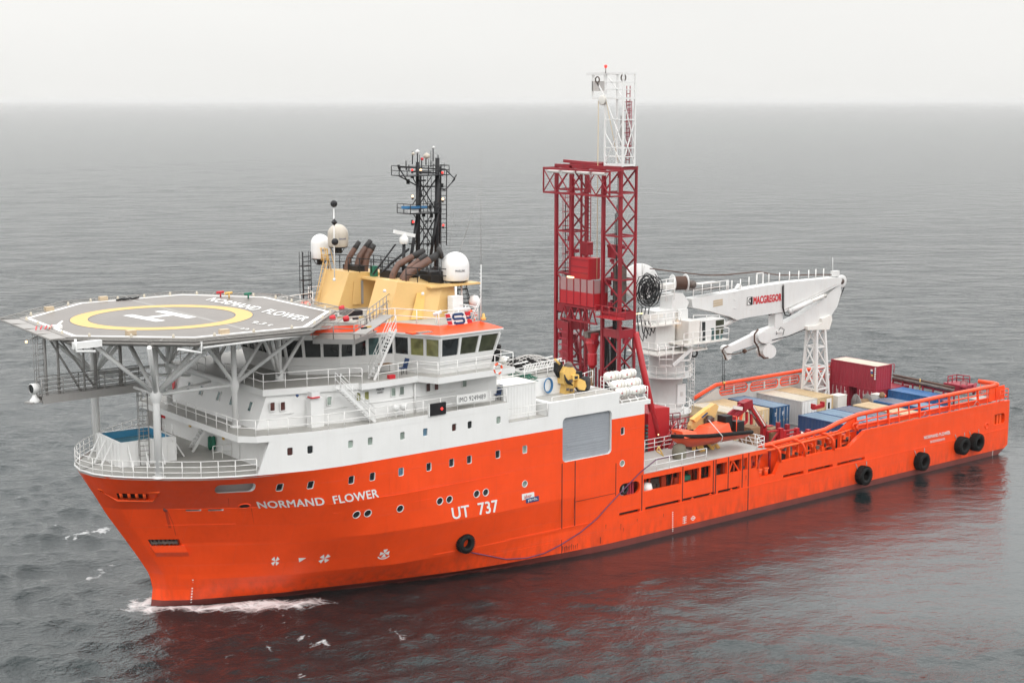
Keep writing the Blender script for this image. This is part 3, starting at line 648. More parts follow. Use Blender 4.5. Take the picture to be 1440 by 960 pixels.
# plimsoll mark
s,z=48.4,.85
for q in range(12):
    t0,t1=2*PI*q/12,2*PI*(q+1)/12; hq([(s+.2*math.cos(t0),z+.2*math.sin(t0)),(s+.2*math.cos(t1),z+.2*math.sin(t1)),(s+.14*math.cos(t1),z+.14*math.sin(t1)),(s+.14*math.cos(t0),z+.14*math.sin(t0))])
hq([(s-.3,z-.03),(s+.3,z-.03),(s+.3,z+.03),(s-.3,z+.03)]); hq([(47.4,z-.3),(47.46,z-.3),(47.46,z+.3),(47.4,z+.3)])
for dz in (-.25,-.05,.1,.25): hq([(47.2,z+dz),(47.65,z+dz),(47.65,z+dz+.05),(47.2,z+dz+.05)])
mk.build('draught_mark',M['white2'],SHIP)
# anchor pocket, fairlead rollers
s0,s1,z0,z1=ANC[:4]; am=MB()
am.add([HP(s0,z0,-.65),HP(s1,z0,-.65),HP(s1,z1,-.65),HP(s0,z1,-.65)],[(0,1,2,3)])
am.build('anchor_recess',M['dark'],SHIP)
an=MB()
sm_=(s0+s1)/2
for k in range(7): 
    s_=s0+.2+(s1-s0-.4)*k/6; an.tube(HP(s_,z0+.02,-.2),HP(s_+.08,z1-.08,-.35),.09,6)
an.beam(HP(s0+.15,z0+.2,-.12),HP(s1-.15,z0+.25,-.12),.14,.14)
an.build('anchor',M['gearmix'],SHIP)
lip=MB()
for k in range(10):
    a=s0-.15+(s1-s0+.3)*k/10; b=s0-.15+(s1-s0+.3)*(k+1)/10
    lip.quad(HP(a,z0-.85,.0),HP(b,z0-.85,0),HP(b,z0-.45,.26),HP(a,z0-.45,.26)); lip.quad(HP(a,z0-.45,.26),HP(b,z0-.45,.26),HP(b,z0+.02,.12),HP(a,z0+.02,.12)); lip.quad(HP(a,z0+.02,.12),HP(b,z0+.02,.12),HP(b,z0+.0,-.3),HP(a,z0+.0,-.3))
lip.add([HP(s0-.15,z0-.85,0),HP(s0-.15,z0-.45,.26),HP(s0-.15,z0+.02,.12),HP(s0-.15,z0+.02,-.1)],[(0,1,2,3)]); lip.add([HP(s1+.15,z0-.85,0),HP(s1+.15,z0-.45,.26),HP(s1+.15,z0+.02,.12),HP(s1+.15,z0+.02,-.1)],[(0,3,2,1)])
lip.build('anchor_bolster',M['orange'],SHIP)
s0,s1,z0,z1=FAIR[:4]
fr=MB(); fr.path([HP(s0-.75,z1+.16,.04),HP(s1+.55,z1+.16,.04),HP(s1+.15,z0-.14,.04),HP(s0-.1,z0-.14,.04)],.075,6,closed=True)
fr.build('fairlead_frame',M['orange2'],SHIP)
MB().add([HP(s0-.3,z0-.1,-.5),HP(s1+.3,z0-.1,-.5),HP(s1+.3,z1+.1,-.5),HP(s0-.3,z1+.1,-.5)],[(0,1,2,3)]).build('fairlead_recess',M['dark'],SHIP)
for k in range(4):
    s_=s0+.25+(s1-s0-.5)*k/3; MB().tube(HP(s_,z0,-.14),HP(s_,z1,-.14),.11,10).build('fairlead_roller',M['orange2'],SHIP)
s,z=hit(343.5,711.3); f=MB(); f.path([HP(s+.38*math.cos(t),z+.2*math.sin(t),.02) for t in np.linspace(0,2*PI,17)[:-1]],.05,6,closed=True); f.build('mooring_ring',M['orange'],SHIP)
MB().add([HP(s+.36*math.cos(t),z+.19*math.sin(t),.012) for t in np.linspace(0,2*PI,17)[:-1]],[tuple(range(16))]).build('mooring_hole',M['dark'],SHIP)
# rust runs below hawse pipes: long stains in the paint
rust=paint('old rust stain',(.50,.042,.012),.6,.3)
def stain(pts,w0,w1):
    m=MB(); n=len(pts)
    P0=[hit(*q) for q in pts]
    for i in range(n-1):
        (sa,za),(sb,zb)=P0[i],P0[i+1]; wa=w0+(w1-w0)*i/(n-1); wb=w0+(w1-w0)*(i+1)/(n-1)
        m.add([HP(sa-wa,za,.012),HP(sb-wb,zb,.012),HP(sb+wb,zb,.012),HP(sa+wa,za,.012)],[(0,1,2,3)])
    m.build('rust_streak',rust,SHIP)
stain([(233,716),(236,730),(239,742)],.08,.10); stain([(236,719),(243,735),(247,752)],.02,.03); stain([(321,690+10),(322,712)],.02,.01); stain([(353,713),(357,735)],.02,.01)
soot_=paint('dark scuff stain',(.16,.035,.018),.7,.4)
rn_=random.Random(21); rust=soot_
for k in range(9):
    u=791+k*2.6; stain([(u,767+rn_.random()*3-k*.5),(u-.4,776-k*.6)],.03+.03*rn_.random(),.01)
for u,v,h in ((873,736,9),(877,742,5),(933,722,5),(852,737,6),(716,640,0),(1049,668,7),(896,729,4)):
    if h: stain([(u,v),(u-.3,v+h)],.03,.01)
s,z=hit(233,715.5); MB().lathe([(.0,.03),(.16,.03),(.19,0)],HP(s,z,.0),(0,-1,.1),12).build('hawse_pipe',M['boot'],SHIP)

for h in HOLES:
    if h[6]=='grey': 
        MB().add([HP(h[0]-.3,h[2]-.3,-.75),HP(h[1]+.3,h[2]-.3,-.75),HP(h[1]+.3,h[2]+(h[3]-h[2])*1.3,-.95),HP(h[0]-.3,h[2]+(h[3]-h[2])*1.3,-.95)],[(0,1,2,3)]).build('opening_back',M['greyside'],SHIP)
# ------------------------------------------------------------------ decks and superstructure
def offset(poly,d):
    n=len(poly); o=[]
    A=sum(poly[i][0]*poly[(i+1)%n][1]-poly[(i+1)%n][0]*poly[i][1] for i in range(n)); sg=1 if A>0 else -1
    for i in range(n):
        p0=Vector(poly[i-1][:2]); p=Vector(poly[i][:2]); p1=Vector(poly[(i+1)%n][:2])
        a=(p-p0).normalized(); b=(p1-p).normalized(); na=Vector((a.y,-a.x))*sg; nb=Vector((b.y,-b.x))*sg
        m=(na+nb); m=m/max(.3,m.dot(na)) if m.length>1e-6 else na; q=p+m*d; o.append((q.x,q.y))
    return o
def slab(poly,z0,z1,m=None):
    m=m or MB(); return m.prism([V(x,y,z0) for x,y in poly],(0,0,z1-z0))
def mirror(h): return h+[(x,-y) for x,y in reversed(h) if abs(y)>1e-6]
plan=lambda s0,s1,e=0: [(x_of(s,10.35),-ys(s,10.35)-e) for s in ([s0]+[q for q in (0.25,.6,1,1.5,2,2.7,3.5,4.5,5.5,6.5,7.5,8.87,9.68,11,12.6,15,17) if s0<q<s1]+[s1])]
# foredeck
fd=plan(0,12,-.08); slab(mirror(fd),10.22,10.34).build('foredeck',M['deck'],SHIP)
rim=MB(); pts=[V(x,y,10.40) for x,y in plan(0,8.87)]; pts=pts+[V(p.x,-p.y,p.z) for p in pts[1:]][::1] if False else pts
rim.path(pts,.07,6); rim.path([V(p.x,-p.y,p.z) for p in pts],.07,6); rim.build('deck_edge',M['white'],SHIP)
r=MB(); pp=[V(x,y+.06,10.38) for x,y in plan(0,8.87)]
full=[V(p.x,-p.y,p.z) for p in reversed(pp[1:])]+pp
r.rail(full,1.1,.030,1.35,(1,.66,.33)); r.build('railing',M['rail'],SHIP)
# house between foredeck and boat deck
hb=MB(); hb.box((10.2,-8.4,10.3),(10.35,8.4,12.6)); hb.box((10.2,-8.35,10.3),(14,-8.2,12.6)); hb.build('front_bulkhead',M['white'],SHIP)
side=MB(); side.quad(HP(S0+.15,10.35,-.4),HP(S1+.1,12.55,-.4),HP(12,12.55,-.45),HP(12,10.35,-.45)); side.build('wing_bulkhead',M['white'],SHIP)
d13=[(8.05,0),(8.05,-7.6)]+[(x,y-.01) for x,y in plan(8.87,17)]+[(29.05,-9.86),(29.05,0)]
slab(mirror(d13),12.55,12.97).build('boat_deck_edge',M['white'],SHIP)
slab(mirror([(x+.06*(i<2),y+.05) if y<0 else (x,y) for i,(x,y) in enumerate(d13)]),12.975,12.99).build('upper_deck_plating',M['deck'],SHIP)
# after end: notch deck, shutter house top, raft deck
MB().box((29.05,-9.7,11.36),(32.85,8,11.46)).build('notch_deck',M['deck'],SHIP)
m=MB(); m.box((29.0,-9.8,11.4),(29.12,9.8,12.95)); m.box((32.8,-9.8,11.4),(32.9,-8,12.41)); m.build('end_bulkhead',M['white'],SHIP)
m=MB(); m.box((32.86,-9.84,12.34),(40.05,9.8,12.43)); m.build('machinery_deck',M['white'],SHIP)
MB().box((33.4,-9.5,12.44),(40.0,-7.2,12.455)).build('machinery_deck_plating',M['deck'],SHIP)
m=MB(); m.box((40.0,-9.84,11.38),(43.4,9.8,11.44)); m.box((42.76,-9.84,11.1),(43.4,9.8,11.37)); m.build('raft_deck',M['white'],SHIP)
MB().box((40.1,-9.6,11.445),(43.3,-3,11.455)).build('raft_deck_plating',M['deck'],SHIP)
m=MB(); m.box((40.0,-9.8,11.45),(40.08,9.8,12.33)); m.build('raft_deck_bulkhead',M['white'],SHIP)
m=MB(); m.box((42.66,-9.8,5.5),(42.74,9.8,11.35)); m.build('aft_bulkhead',M['red'],SHIP)
m=MB(); m.box((42.6,-9.84,5.45),(42.78,-9.5,11.1)); m.build('corner_post',M['orange'],SHIP)
# raised cargo-net deck block behind the white box
m=MB(); m.prism([V(33.6,-7.3,12.45),V(36.9,-7.3,12.45),V(36.9,-7.3,12.7),V(35.9,-7.3,13.8),V(33.6,-7.3,13.8)],(0,.15,0)); m.build('splinter_wall',M['white'],SHIP)
m=MB(); m.box((29.1,-7.2,12.5),(37.2,7.5,13.75)); m.build('deckhouse_block',M['offwhite'],SHIP)
MB().box((29.0,-7.25,13.76),(37.3,7.6,13.8)).build('net_deck_plating',M['deck'],SHIP)
# house under the bridge, 13.0 to 15.7
HL=[(9.9,0),(9.9,-6.75),(16.8,-8.6),(28.9,-8.6),(28.9,0)]
HT=[(10.75,0),(10.75,-6.75),(16.8,-8.6),(28.9,-8.6),(28.9,0)]
lo=mirror(HL); hi=mirror(HT)
m=MB(); m.frustum([V(x,y,12.98) for x,y in lo],[V(x,y,15.25) for x,y in hi]); m.build('deckhouse',M['white'],SHIP)
BD=[(10.4,0),(10.4,-6.9),(16.8,-8.75),(16.8,-9.15),(18.3,-9.2),(21.6,-9.0),(22.2,-10.6),(29.2,-10.4),(29.2,0)]
slab(mirror(BD),15.25,15.68).build('bridge_deck_edge',M['white'],SHIP)
slab(offset(mirror(BD),-.06),15.685,15.70).build('bridge_deck_plating',M['deck'],SHIP)
# windows of that house
def wallwin(u,v,y0,w_,h_,k,par=SHIP,name='window'):
    p=px(u,v,'y',y0); f=MB(); x,z=p.x,p.z
    ring=[(a,b) for cx_,cz_,a0 in ((1,1,0),(-1,1,PI/2),(-1,-1,PI),(1,-1,1.5*PI)) for q in range(4) for a,b in [(cx_*(w_/2-.08)+.08*math.cos(a0+PI/6*q),cz_*(h_/2-.08)+.08*math.sin(a0+PI/6*q))]]
    f.path([V(x+a,y0-.02,z+b) for a,b in ring],.035,5,closed=True); fo=f.build(name,M['white'],par)
    MB().add([V(x+a,y0-.012,z+b) for a,b in ring],[tuple(range(16))]).build('pane',M[k],fo)
def wally(x): return -6.75-(min(max(x,9.9),16.8)-9.9)/6.9*1.85
for u,v,k in ((383,571.5,'gred'),(397.5,571,'gred'),(463,563.5,'gpale'),(504,557.5,'ggreen'),(515.5,556,'ggreen'),(553,551,'gpale'),(565,549,'gpale'),(602,544.5,'gred'),(613.5,542.5,'gred'),(653,538,'gpale')):
    y0=-8.6
    for _ in range(4): y0=wally(px(u,v,'y',y0).x)
    wallwin(u,v,y0-.02,.4,.62,k)
# front windows, slanted face
for k_ in range(5):
    for q in (0,):
        y=-5.2+k_*2.3+(.35 if k_%2 else 0); f=MB(); x0=9.9+.85*(14.3-12.98)/2.27-.04
        f.beam((x0-.12,y-.22,14.0),(x0+.12,y-.22,14.62),.05); f.beam((x0-.12,y+.22,14.0),(x0+.12,y+.22,14.62),.05); f.beam((x0+.12,y-.24,14.62),(x0+.12,y+.24,14.62),.05); f.beam((x0-.12,y-.24,14.0),(x0-.12,y+.24,14.0),.05)
        fo=f.build('window',M['white'],SHIP); MB().quad(V(x0-.13,y-.2,14),V(x0-.13,y+.2,14),V(x0+.1,y+.2,14.6),V(x0+.1,y-.2,14.6)).build('pane',M['gteal'],fo)
# wall trims, red-topped signal box and small lamps
def trim(u0,v0,u1,v1,y0,t=.06):
    a=px(u0,v0,'y',y0); b=px(u1,v1,'y',y0); MB().tube(a,b,t/2,6).build('pipe_trim',M['white'],SHIP)
trim(379,583,421,580,-7.4); trim(448,576,492,571,-8.4); trim(518,567,583,558,-8.64); trim(584,558,640,550,-8.64)
def wallbox(u,v,y0,w_,h_,d_,mat,name):
    p=px(u,v,'y',y0-d_); MB().box((p.x-w_/2,y0-d_,p.z-h_/2),(p.x+w_/2,y0+.01,p.z+h_/2)).build(name,M[mat],SHIP)
wallbox(444,555.5,-8.25,.62,.42,.5,'white','signal_box'); wallbox(444,559,-8.25,.66,.09,.55,'redmark','signal_box_lip')
wallbox(552,530,-8.62,.5,.28,.3,'redmark','red_locker')
for u,v,y0 in ((418,556,-7.8),(535.8,541.5,-8.62)):
    p=px(u,v,'y',y0-.12); o=MB(); o.lathe([(0,.1),(.09,.08),(.12,0),(.05,-.1),(0,-.1)],p,(0,0,1),10); o.build('wall_lamp',M['navy2'],SHIP)
text_mesh('MADE IN',lambda a,b: px(529.5,549.5,'y',-8.64)+V(a*.62,0,-.0+b*.16),'small_lettering',M['darkmark'],SHIP,bold=.02)
text_mesh('NORWAY',lambda a,b: px(530.5,553.5,'y',-8.64)+V(a*.52,0,-.0+b*.14),'small_lettering',M['darkmark'],SHIP,bold=.02)
for u in (556.5,567.5):
    b=px(u,579,'y',-9.3); o=MB(); b.z=12.99; o.tube(b,b+V(0,0,.55),.07,8); o.lathe([(0,.95),(.2,.93),(.26,.85),(.26,.6),(.12,.5),(0,.5)],b,(0,0,1),12); o.build('deck_ventilator',M['white'],SHIP)
# columns under the bridge wing, pillar beside the signal box
m=MB(); a=px(583.5,530,'y',-8.75); m.tube((a.x,-8.75,13),(a.x,-8.75,15.3),.07,8); m.build('drain_pipe',M['white'],SHIP)
a=px(444,590,'y',-8.35); m=MB().box((a.x-.5,-8.6,13),(a.x+.5,-8.0,15.0)); m.build('ventilation_trunk',M['white'],SHIP)
# wheelhouse
WB=mirror([(14.6,0),(14.6,-3.1),(17.6,-5.1),(21.5,-6.2),(23.1,-9.55),(27.6,-9.45),(27.6,0)])
WPOLY=WB; LEAN=.22
def wp(z): return offset(WPOLY,LEAN*(z-15.7))
zs=[15.7,16.98,18.24,18.5]
P_=[wp(z) for z in zs]
n=len(WPOLY)
wb=MB()
nwin={}
edges=[(i,(i+1)%n) for i in range(n)]
def el(i): a=WPOLY[i]; b=WPOLY[(i+1)%n]; return math.hypot(a[0]-b[0],a[1]-b[1])
wb.frustum([V(x,y,15.7) for x,y in P_[0]],[V(x,y,16.98) for x,y in P_[1]])
P2=offset(P_[1],-.0)
wb.frustum([V(x,y,18.24) for x,y in P_[2]],[V(x,y,18.5) for x,y in P_[3]])
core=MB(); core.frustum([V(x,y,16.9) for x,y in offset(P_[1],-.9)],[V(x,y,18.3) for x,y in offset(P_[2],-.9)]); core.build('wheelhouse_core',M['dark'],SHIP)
wb.build('wheelhouse_wall',M['white'],SHIP)
kindseq={('C'):['gdark','ggreen','ggreen'],('D'):['gdark','golive','golive'],('B'):['gdark','gdark','gteal','gdark']}
for i in range(n):
    a0,a1=V(*P_[1][i],16.98),V(*P_[1][(i+1)%n],16.98); b0,b1=V(*P_[2][i],18.24),V(*P_[2][(i+1)%n],18.24)
    L_=(a1-a0).length
    if L_<.3: continue
    port=(a0.y+a1.y)/2<-3; xm=(a0.x+a1.x)/2
    k=max(1,round(L_/1.22)); ks=['gdark']*12
    if port and 21.5<xm<23: k=3; ks=kindseq['C']
    elif port and 24<xm<27 and (a0.y+a1.y)/2<-8: k=3; ks=kindseq['D']
    elif port and 19<xm<20.5: k=4; ks=kindseq['B']
    elif port and 15<xm<17: k=3
    nrm=Vector(((a1-a0).y,-(a1-a0).x,0)).normalized()
    if nrm.dot(Vector((a0.x-20,a0.y,0)))<0: nrm=-nrm
    for j in range(k+1):
        t=j/k; m=MB(); wd=.20 if 0<j<k else .16
        m.beam(a0.lerp(a1,t)-nrm*.06,b0.lerp(b1,t)-nrm*.06,wd,.12,up=nrm); m.build('window_mullion',M['white'],SHIP)
    for j in range(k):
        t0=j/k+.09/L_; t1=(j+1)/k-.09/L_
        if a0.x>a1.x: pass
        kk=ks[j] if (a1-a0).x>=0 else ks[k-1-j]
        if port and 21.5<xm<23: kk=ks[j] if WPOLY[i][1]>WPOLY[(i+1)%n][1] else ks[k-1-j]
        m=MB(); q=[a0.lerp(a1,t0),a0.lerp(a1,t1),b0.lerp(b1,t1),b0.lerp(b1,t0)]; q=[p-nrm*.10 for p in q]
        m.quad(*q); m.build('window_pane',M[kk],SHIP)
tr=MB(); 
for z,o in ((16.35,.01),):
    pz=offset(wp(z),o); tr.path([V(x,y,z) for x,y in pz],.03,5,closed=True)
tr.build('wall_trim',M['white'],SHIP)
RO=offset(WPOLY,LEAN*2.8+.12)
slab(RO,18.5,18.62).build('roof_edge',M['white'],SHIP)
RI=offset(WPOLY,-.45)
m=MB(); m.frustum([V(x,y,18.625) for x,y in RO],[V(x,y,19.08) for x,y in RI]); m.build('wheelhouse_roof',M['orange'],SHIP)
slab(offset(RI,-.05),19.06,19.1).build('roof_deck_plating',M['deck'],SHIP)
rr_=[p for p in offset(RI,-.15)]
m=MB(); m.rail([V(x,y,19.1) for x,y in rr_],1.0,.030,1.6,(1,.5),closed=True); m.build('railing',M['rail'],SHIP)
# hatch with grating on the roof slope
a=px(590,467,'z',18.95); m=MB(); m.beam(a-V(.9,0,0),a+V(.9,.1,0),.8,.1); m.build('roof_hatch',M['orange'],SHIP); 
b=px(597,467.5,'z',19.02); m=MB()
for k in range(7): m.box((b.x-.5+k*.16,b.y-.25,b.z),(b.x-.42+k*.16,b.y+.3,b.z+.05))
m.build('hatch_grating',M['galv'],SHIP,kind='stuff')
# railings of the decks
m=MB(); m.rail([V(8.2,7.5,12.99)]+[V(x,-y-.08,12.99) for x,y in plan(8.87,17)]+[V(28.9,9.77,12.99)],1.05,.029,1.55,(1,.5)); m.build('railing',M['rail'],SHIP)
m=MB(); e_=[(x,y) for x,y in offset(mirror(d13),-.08)]
port13=[V(8.13,7.5,12.99),V(8.13,-7.5,12.99)]+[V(x,y+.08,12.99) for x,y in plan(8.87,17)]+[V(28.9,-9.77,12.99)]
m.rail(port13,1.05,.029,1.55,(1,.5),skirt=.0); m.build('railing',M['rail'],SHIP)
m=MB(); bdp=[V(x,y,15.7) for x,y in offset([p for p in BD],-.0)]
q=[V(10.5,-1.5,15.7),V(10.5,-6.82,15.7),V(16.3,-8.4,15.7),V(16.9,-9.05,15.7)]; m.rail(q,1.05,.030,1.5,(1,.5),skirt=0); m.build('railing',M['rail'],SHIP); m=MB()
q=[V(18.2,-9.1,15.7),V(21.6,-8.92,15.7),V(22.25,-10.5,15.7),V(29.1,-10.3,15.7),V(29.1,-6,15.7)]; m.rail(q,1.05,.030,1.6,(1,.5),skirt=0); m.build('railing',M['rail'],SHIP); m=MB()
q=[V(10.5,1.5,15.7),V(10.5,6.82,15.7),V(16.9,8.6,15.7)]; m.rail(q,1.05,.030,1.5,(1,.5)); m.build('railing',M['rail'],SHIP)
m=MB(); m.rail([V(29.1,-9.78,11.47),V(32.8,-9.78,11.47)],1.0,.029,1.5,(1,.5)); m.build('railing',M['rail'],SHIP)
m=MB(); m.rail([V(33.4,-9.6,12.45),V(40,-9.6,12.45)],.35,.03,2.2,(1,)); m.build('railing',M['rail'],SHIP); m=MB(); m.rail([V(37,-7.2,12.45),V(41,-5.6,12.45)],1.0,.030,1.3,(1,.5)); m.build('railing',M['rail'],SHIP); m=MB(); m.rail([V(43.3,-9.6,11.45),V(43.3,-4,11.45)],1.0,.030,1.1,(1,.66,.33)); m.build('railing',M['rail'],SHIP)
m=MB(); m.rail([V(29.3,-7.15,13.8),V(35,-7.15,13.8),V(37.2,-6.6,13.8)],1.0,.029,1.2,(1,.5)); m.build('railing',M['rail'],SHIP); m=MB(); m.rail([V(29.3,7.4,13.8),V(37.2,7.4,13.8)],1.1,.030,1.4,(1,.5)); m.build('railing',M['rail'],SHIP)
# stairs: side stair, roof stair, foredeck stair
def stairs(name,a,b,wdt,side_vec,mat,n=12,rail_=True,tw=.24):
    a,b=Vector(a),Vector(b); sv=Vector(side_vec).normalized()*wdt/2; d=b-a
    t=MB(); t.beam(a-sv,b-sv,.05,.2); t.beam(a+sv,b+sv,.05,.2); fo=t.build(name,mat,SHIP)
    for i in range(1,n):
        p=a.lerp(b,i/n); MB().beam(p-sv,p+sv,tw,.04).build('stair_tread',mat,fo)
    if rail_:
        r=MB()
        for sg in (-1,1):
            for h in (.95,.5): r.tube(a+sv*sg+V(0,0,h),b+sv*sg+V(0,0,h),.022,5)
            for i in range(0,4): p=a.lerp(b,i/3)+sv*sg; r.tube(p,p+V(0,0,.95),.022,5)
        r.build('stair_handrail',mat,fo)
stairs('side_stair',(14.9,-9.15,15.7),(17.6,-9.2,13.0),.7,(0,1,0),M['white'],13)
stairs('roof_stair',(20.3,-7.9,19.05),(18.2,-8.2,15.7),.7,(0,1,0),M['white'],15)
stairs('foredeck_stair',(9.9,-.1,12.8),(8.9,1.0,10.35),1.3,(.3,1,0),M['white'],10,False)
# name board and screens hung on the deck rail
m=MB(); m.box((24.3,-9.9,13.42),(27.05,-9.84,14.08)); b_=m.build('number_board',M['white2'],SHIP)
text_mesh('IMO 9249489',lambda a,b: V(24.48+a*2.4,-9.915,13.55+b*.36),'board_lettering',M['darkmark'],b_,bold=.0)
m=MB(); m.box((21.9,-9.98,12.9),(23.3,-9.82,13.75)); b_=m.build('display_board',M['black'],SHIP)
m=MB(); m.lathe([(0,.03),(.1,.02),(.11,0)],px(621.5,574.5,'y',-10.0),(0,-1,0),12); m.build('lit_lamp',M['ered'],b_)
MB().box((21.82,-9.97,12.85),(21.9,-9.8,13.78)).build('board_frame',M['white'],SHIP)
# diagonal logo shield on the wing roof rail
sgn=MB(); A0=px(625,442.5,'y',-9.2); 
def lg(u,v): return px(u,v,'y',-9.15)
m=MB(); m.prism([lg(631.5,458.5),lg(658,455.5),lg(652.5,437.5),lg(625.5,441)],(0,.06,0)); LOGO=m.build('logo_panel',M['white2'],SHIP)
def lgp(pts,mat,name,dy=-.02):
    m=MB(); m.prism([lg(u,v)+V(0,dy,0) for u,v in pts],(0,.012,0)); m.build(name,M[mat],LOGO)
lgp([(625.8,441.8),(632,441.2),(633.8,446),(627.4,447)],'redmark','red_stripe'); lgp([(628.6,452),(635,451),(636.5,456.2),(630.4,456.8)],'redmark','red_stripe')
lgp([(627.6,448),(634.4,447.2),(635,449.8),(628.4,450.8)],'navy2','blue_stripe')
lgp([(653,438.6),(660.5,437.8),(661.6,443.2),(654.8,444)],'redmark','red_stripe'); lgp([(656.2,449.8),(663,448.8),(664.2,453.4),(657.8,454.4)],'redmark','red_stripe'); lgp([(655.2,446),(662,445),(662.4,447.3),(655.8,448.3)],'navy2','blue_stripe')
sp=[(651,443.5),(650,441),(638,442.2),(636.5,444.5),(638,448.5),(651,447.5),(653,450),(652.3,453.5),(640.5,454.8),(638.8,452.5)]
m=MB(); 
for a,b in zip(sp,sp[1:]): m.beam(lg(*a)+V(0,-.02,0),lg(*b)+V(0,-.02,0),.02,.17,up=(0,0,1)) if abs(a[1]-b[1])<abs(a[0]-b[0]) else m.beam(lg(*a)+V(0,-.02,0),lg(*b)+V(0,-.02,0),.17,.02,up=(0,1,0))
m.build('letter_s',M['navy2'],LOGO)
# funnel casings
def casing(name,A,B,mat=M['yellow']):
    m=MB(); m.frustum([V(*p) for p in A],[V(*p) for p in B]); return m.build(name,mat,SHIP)
FP=casing('funnel_casing',[(21.6,-2.3,19.05),(21.6,-5.2,19.05),(25.4,-5.9,19.05),(27.6,-5.6,19.05),(27.6,-2.3,19.05)],[(22.6,-2.3,21.9),(22.6,-5.1,21.9),(26.3,-5.4,21.35),(27.6,-5.1,21.2),(27.6,-2.3,21.6)])
FS=casing('funnel_casing',[(22.0,5.6,19.05),(22.0,2.3,19.05),(27.6,2.3,19.05),(27.6,5.6,19.05)],[(22.95,5.6,21.9),(23.15,2.3,21.9),(27.6,2.3,21.6),(27.6,5.6,21.6)])
m=MB(); m.box((25.0,-5.8,21.3),(29.6,-4.6,21.42)); m.box((24.2,-2.3,21.35),(27.6,5.6,21.5)); m.build('casing_top_ledge',M['yellow'],SHIP)
m=MB(); m.box((26.2,-2.3,19.1),(27.6,2.3,21.35)); m.build('casing_link',M['yellow'],SHIP)
# doors on casings
def yq(u,v,y): return px(u,v,'y',y)
m=MB(); m.beam(V(22.6,1.9,19.9),V(22.75,2.3,21.2),.1); a=yq(497,440,2.28); a.z=19.15
m=MB(); m.prism([V(23.3,2.22,19.4),V(24.1,2.22,19.4),V(24.1,2.22,21.2),V(23.5,2.22,21.2)],(0,-.05,0)); m.build('casing_door',M['yellow'],FS)
m=MB(); m.prism([V(24.15,2.24,19.4),V(24.35,2.24,19.4),V(24.35,2.24,21.2),V(24.15,2.24,21.2)],(0,-.03,0)); m.build('door_jamb',M['galv'],FS)
m=MB(); m.box((25.6,2.2,19.7),(26.4,2.28,20.7)); m.build('inspection_hatch',M['yellow'],FS)
m=MB(); m.box((25.75,2.17,20.25),(26.1,2.2,20.55)); m.build('hatch_sticker',M['white2'],FS)
m=MB(); m.prism([V(23.3,-5.66,19.15),V(24.3,-5.8,19.15),V(24.75,-5.42,21.0),V(24.1,-5.35,21.0)],(0,-.04,0)); m.build('casing_door',M['gold'],FP)
m=MB(); m.box((26.75,-5.62,19.9),(27.1,-5.5,20.5)); m.build('casing_window',M['gred'],FP)
for u,v,y in ((541,409,-5.35),(594.5,413,-5.75),(470,393,2.25)):
    p=px(u,v,'y',y); MB().lathe([(0,.12),(.1,.1),(.12,-.08),(0,-.1)],p,(0,0,1),8).build('casing_lamp',M['white'],SHIP)
# ladder rails on the starboard casing (yellow) and black cages
def ladder(name,a,b,wv,mat,step=.3,cage=False,par=None,r=.025):
    a,b=Vector(a),Vector(b); wv=Vector(wv); m=MB(); m.tube(a-wv,b-wv,r,5); m.tube(a+wv,b+wv,r,5); n=int((b-a).length/step)
    for i in range(1,n): p=a.lerp(b,i/n); m.tube(p-wv,p+wv,r*.8,4)
    if cage:
        d=(b-a).normalized(); out=d.cross(wv.normalized())*cage
        for i in range(2,n,3):
            p=a.lerp(b,i/n); m.path([p-wv,p-wv*1.3+out*.6,p+out,p+wv*1.3+out*.6,p+wv],r*.7,4)
        for k in (-1.2,0,1.2): m.tube(a.lerp(b,.08)+wv*k+out*(1 if k==0 else .6),b+wv*k+out*(1 if k==0 else .6),r*.7,4)
    return m.build(name,mat,par or SHIP)
ladder('casing_ladder',(21.9,5.2,19.1),(22.95,5.2,23.0),(0,.3,0),M['yellow'],.35,.0,r=.035)
m=MB(); a=V(22.0,4.9,20.6)
for dx,dy in ((0,0),(.0,-.9),(.9,0),(.9,-.9)): m.tube((22.9+dx*.4,5.4+dy,21.9),(22.5+dx*.4,5.4+dy,23.6),.04,5)
m.rail([V(22.6,5.4,22.6),V(22.6,4.5,22.6)],.95,.04,1,(1,.5)); m.build('casing_ladder_cage',M['yellow'],SHIP)
ladder('black_ladder',(22.0,6.6,19.1),(22.0,6.6,23.2),(.35,0,0),M['black'],.35,.7,r=.04)
ladder('black_ladder',(29.0,-4.9,19.1),(28.4,-4.9,21.2),(.5,.0,0),M['black'],.35,.6,r=.04)
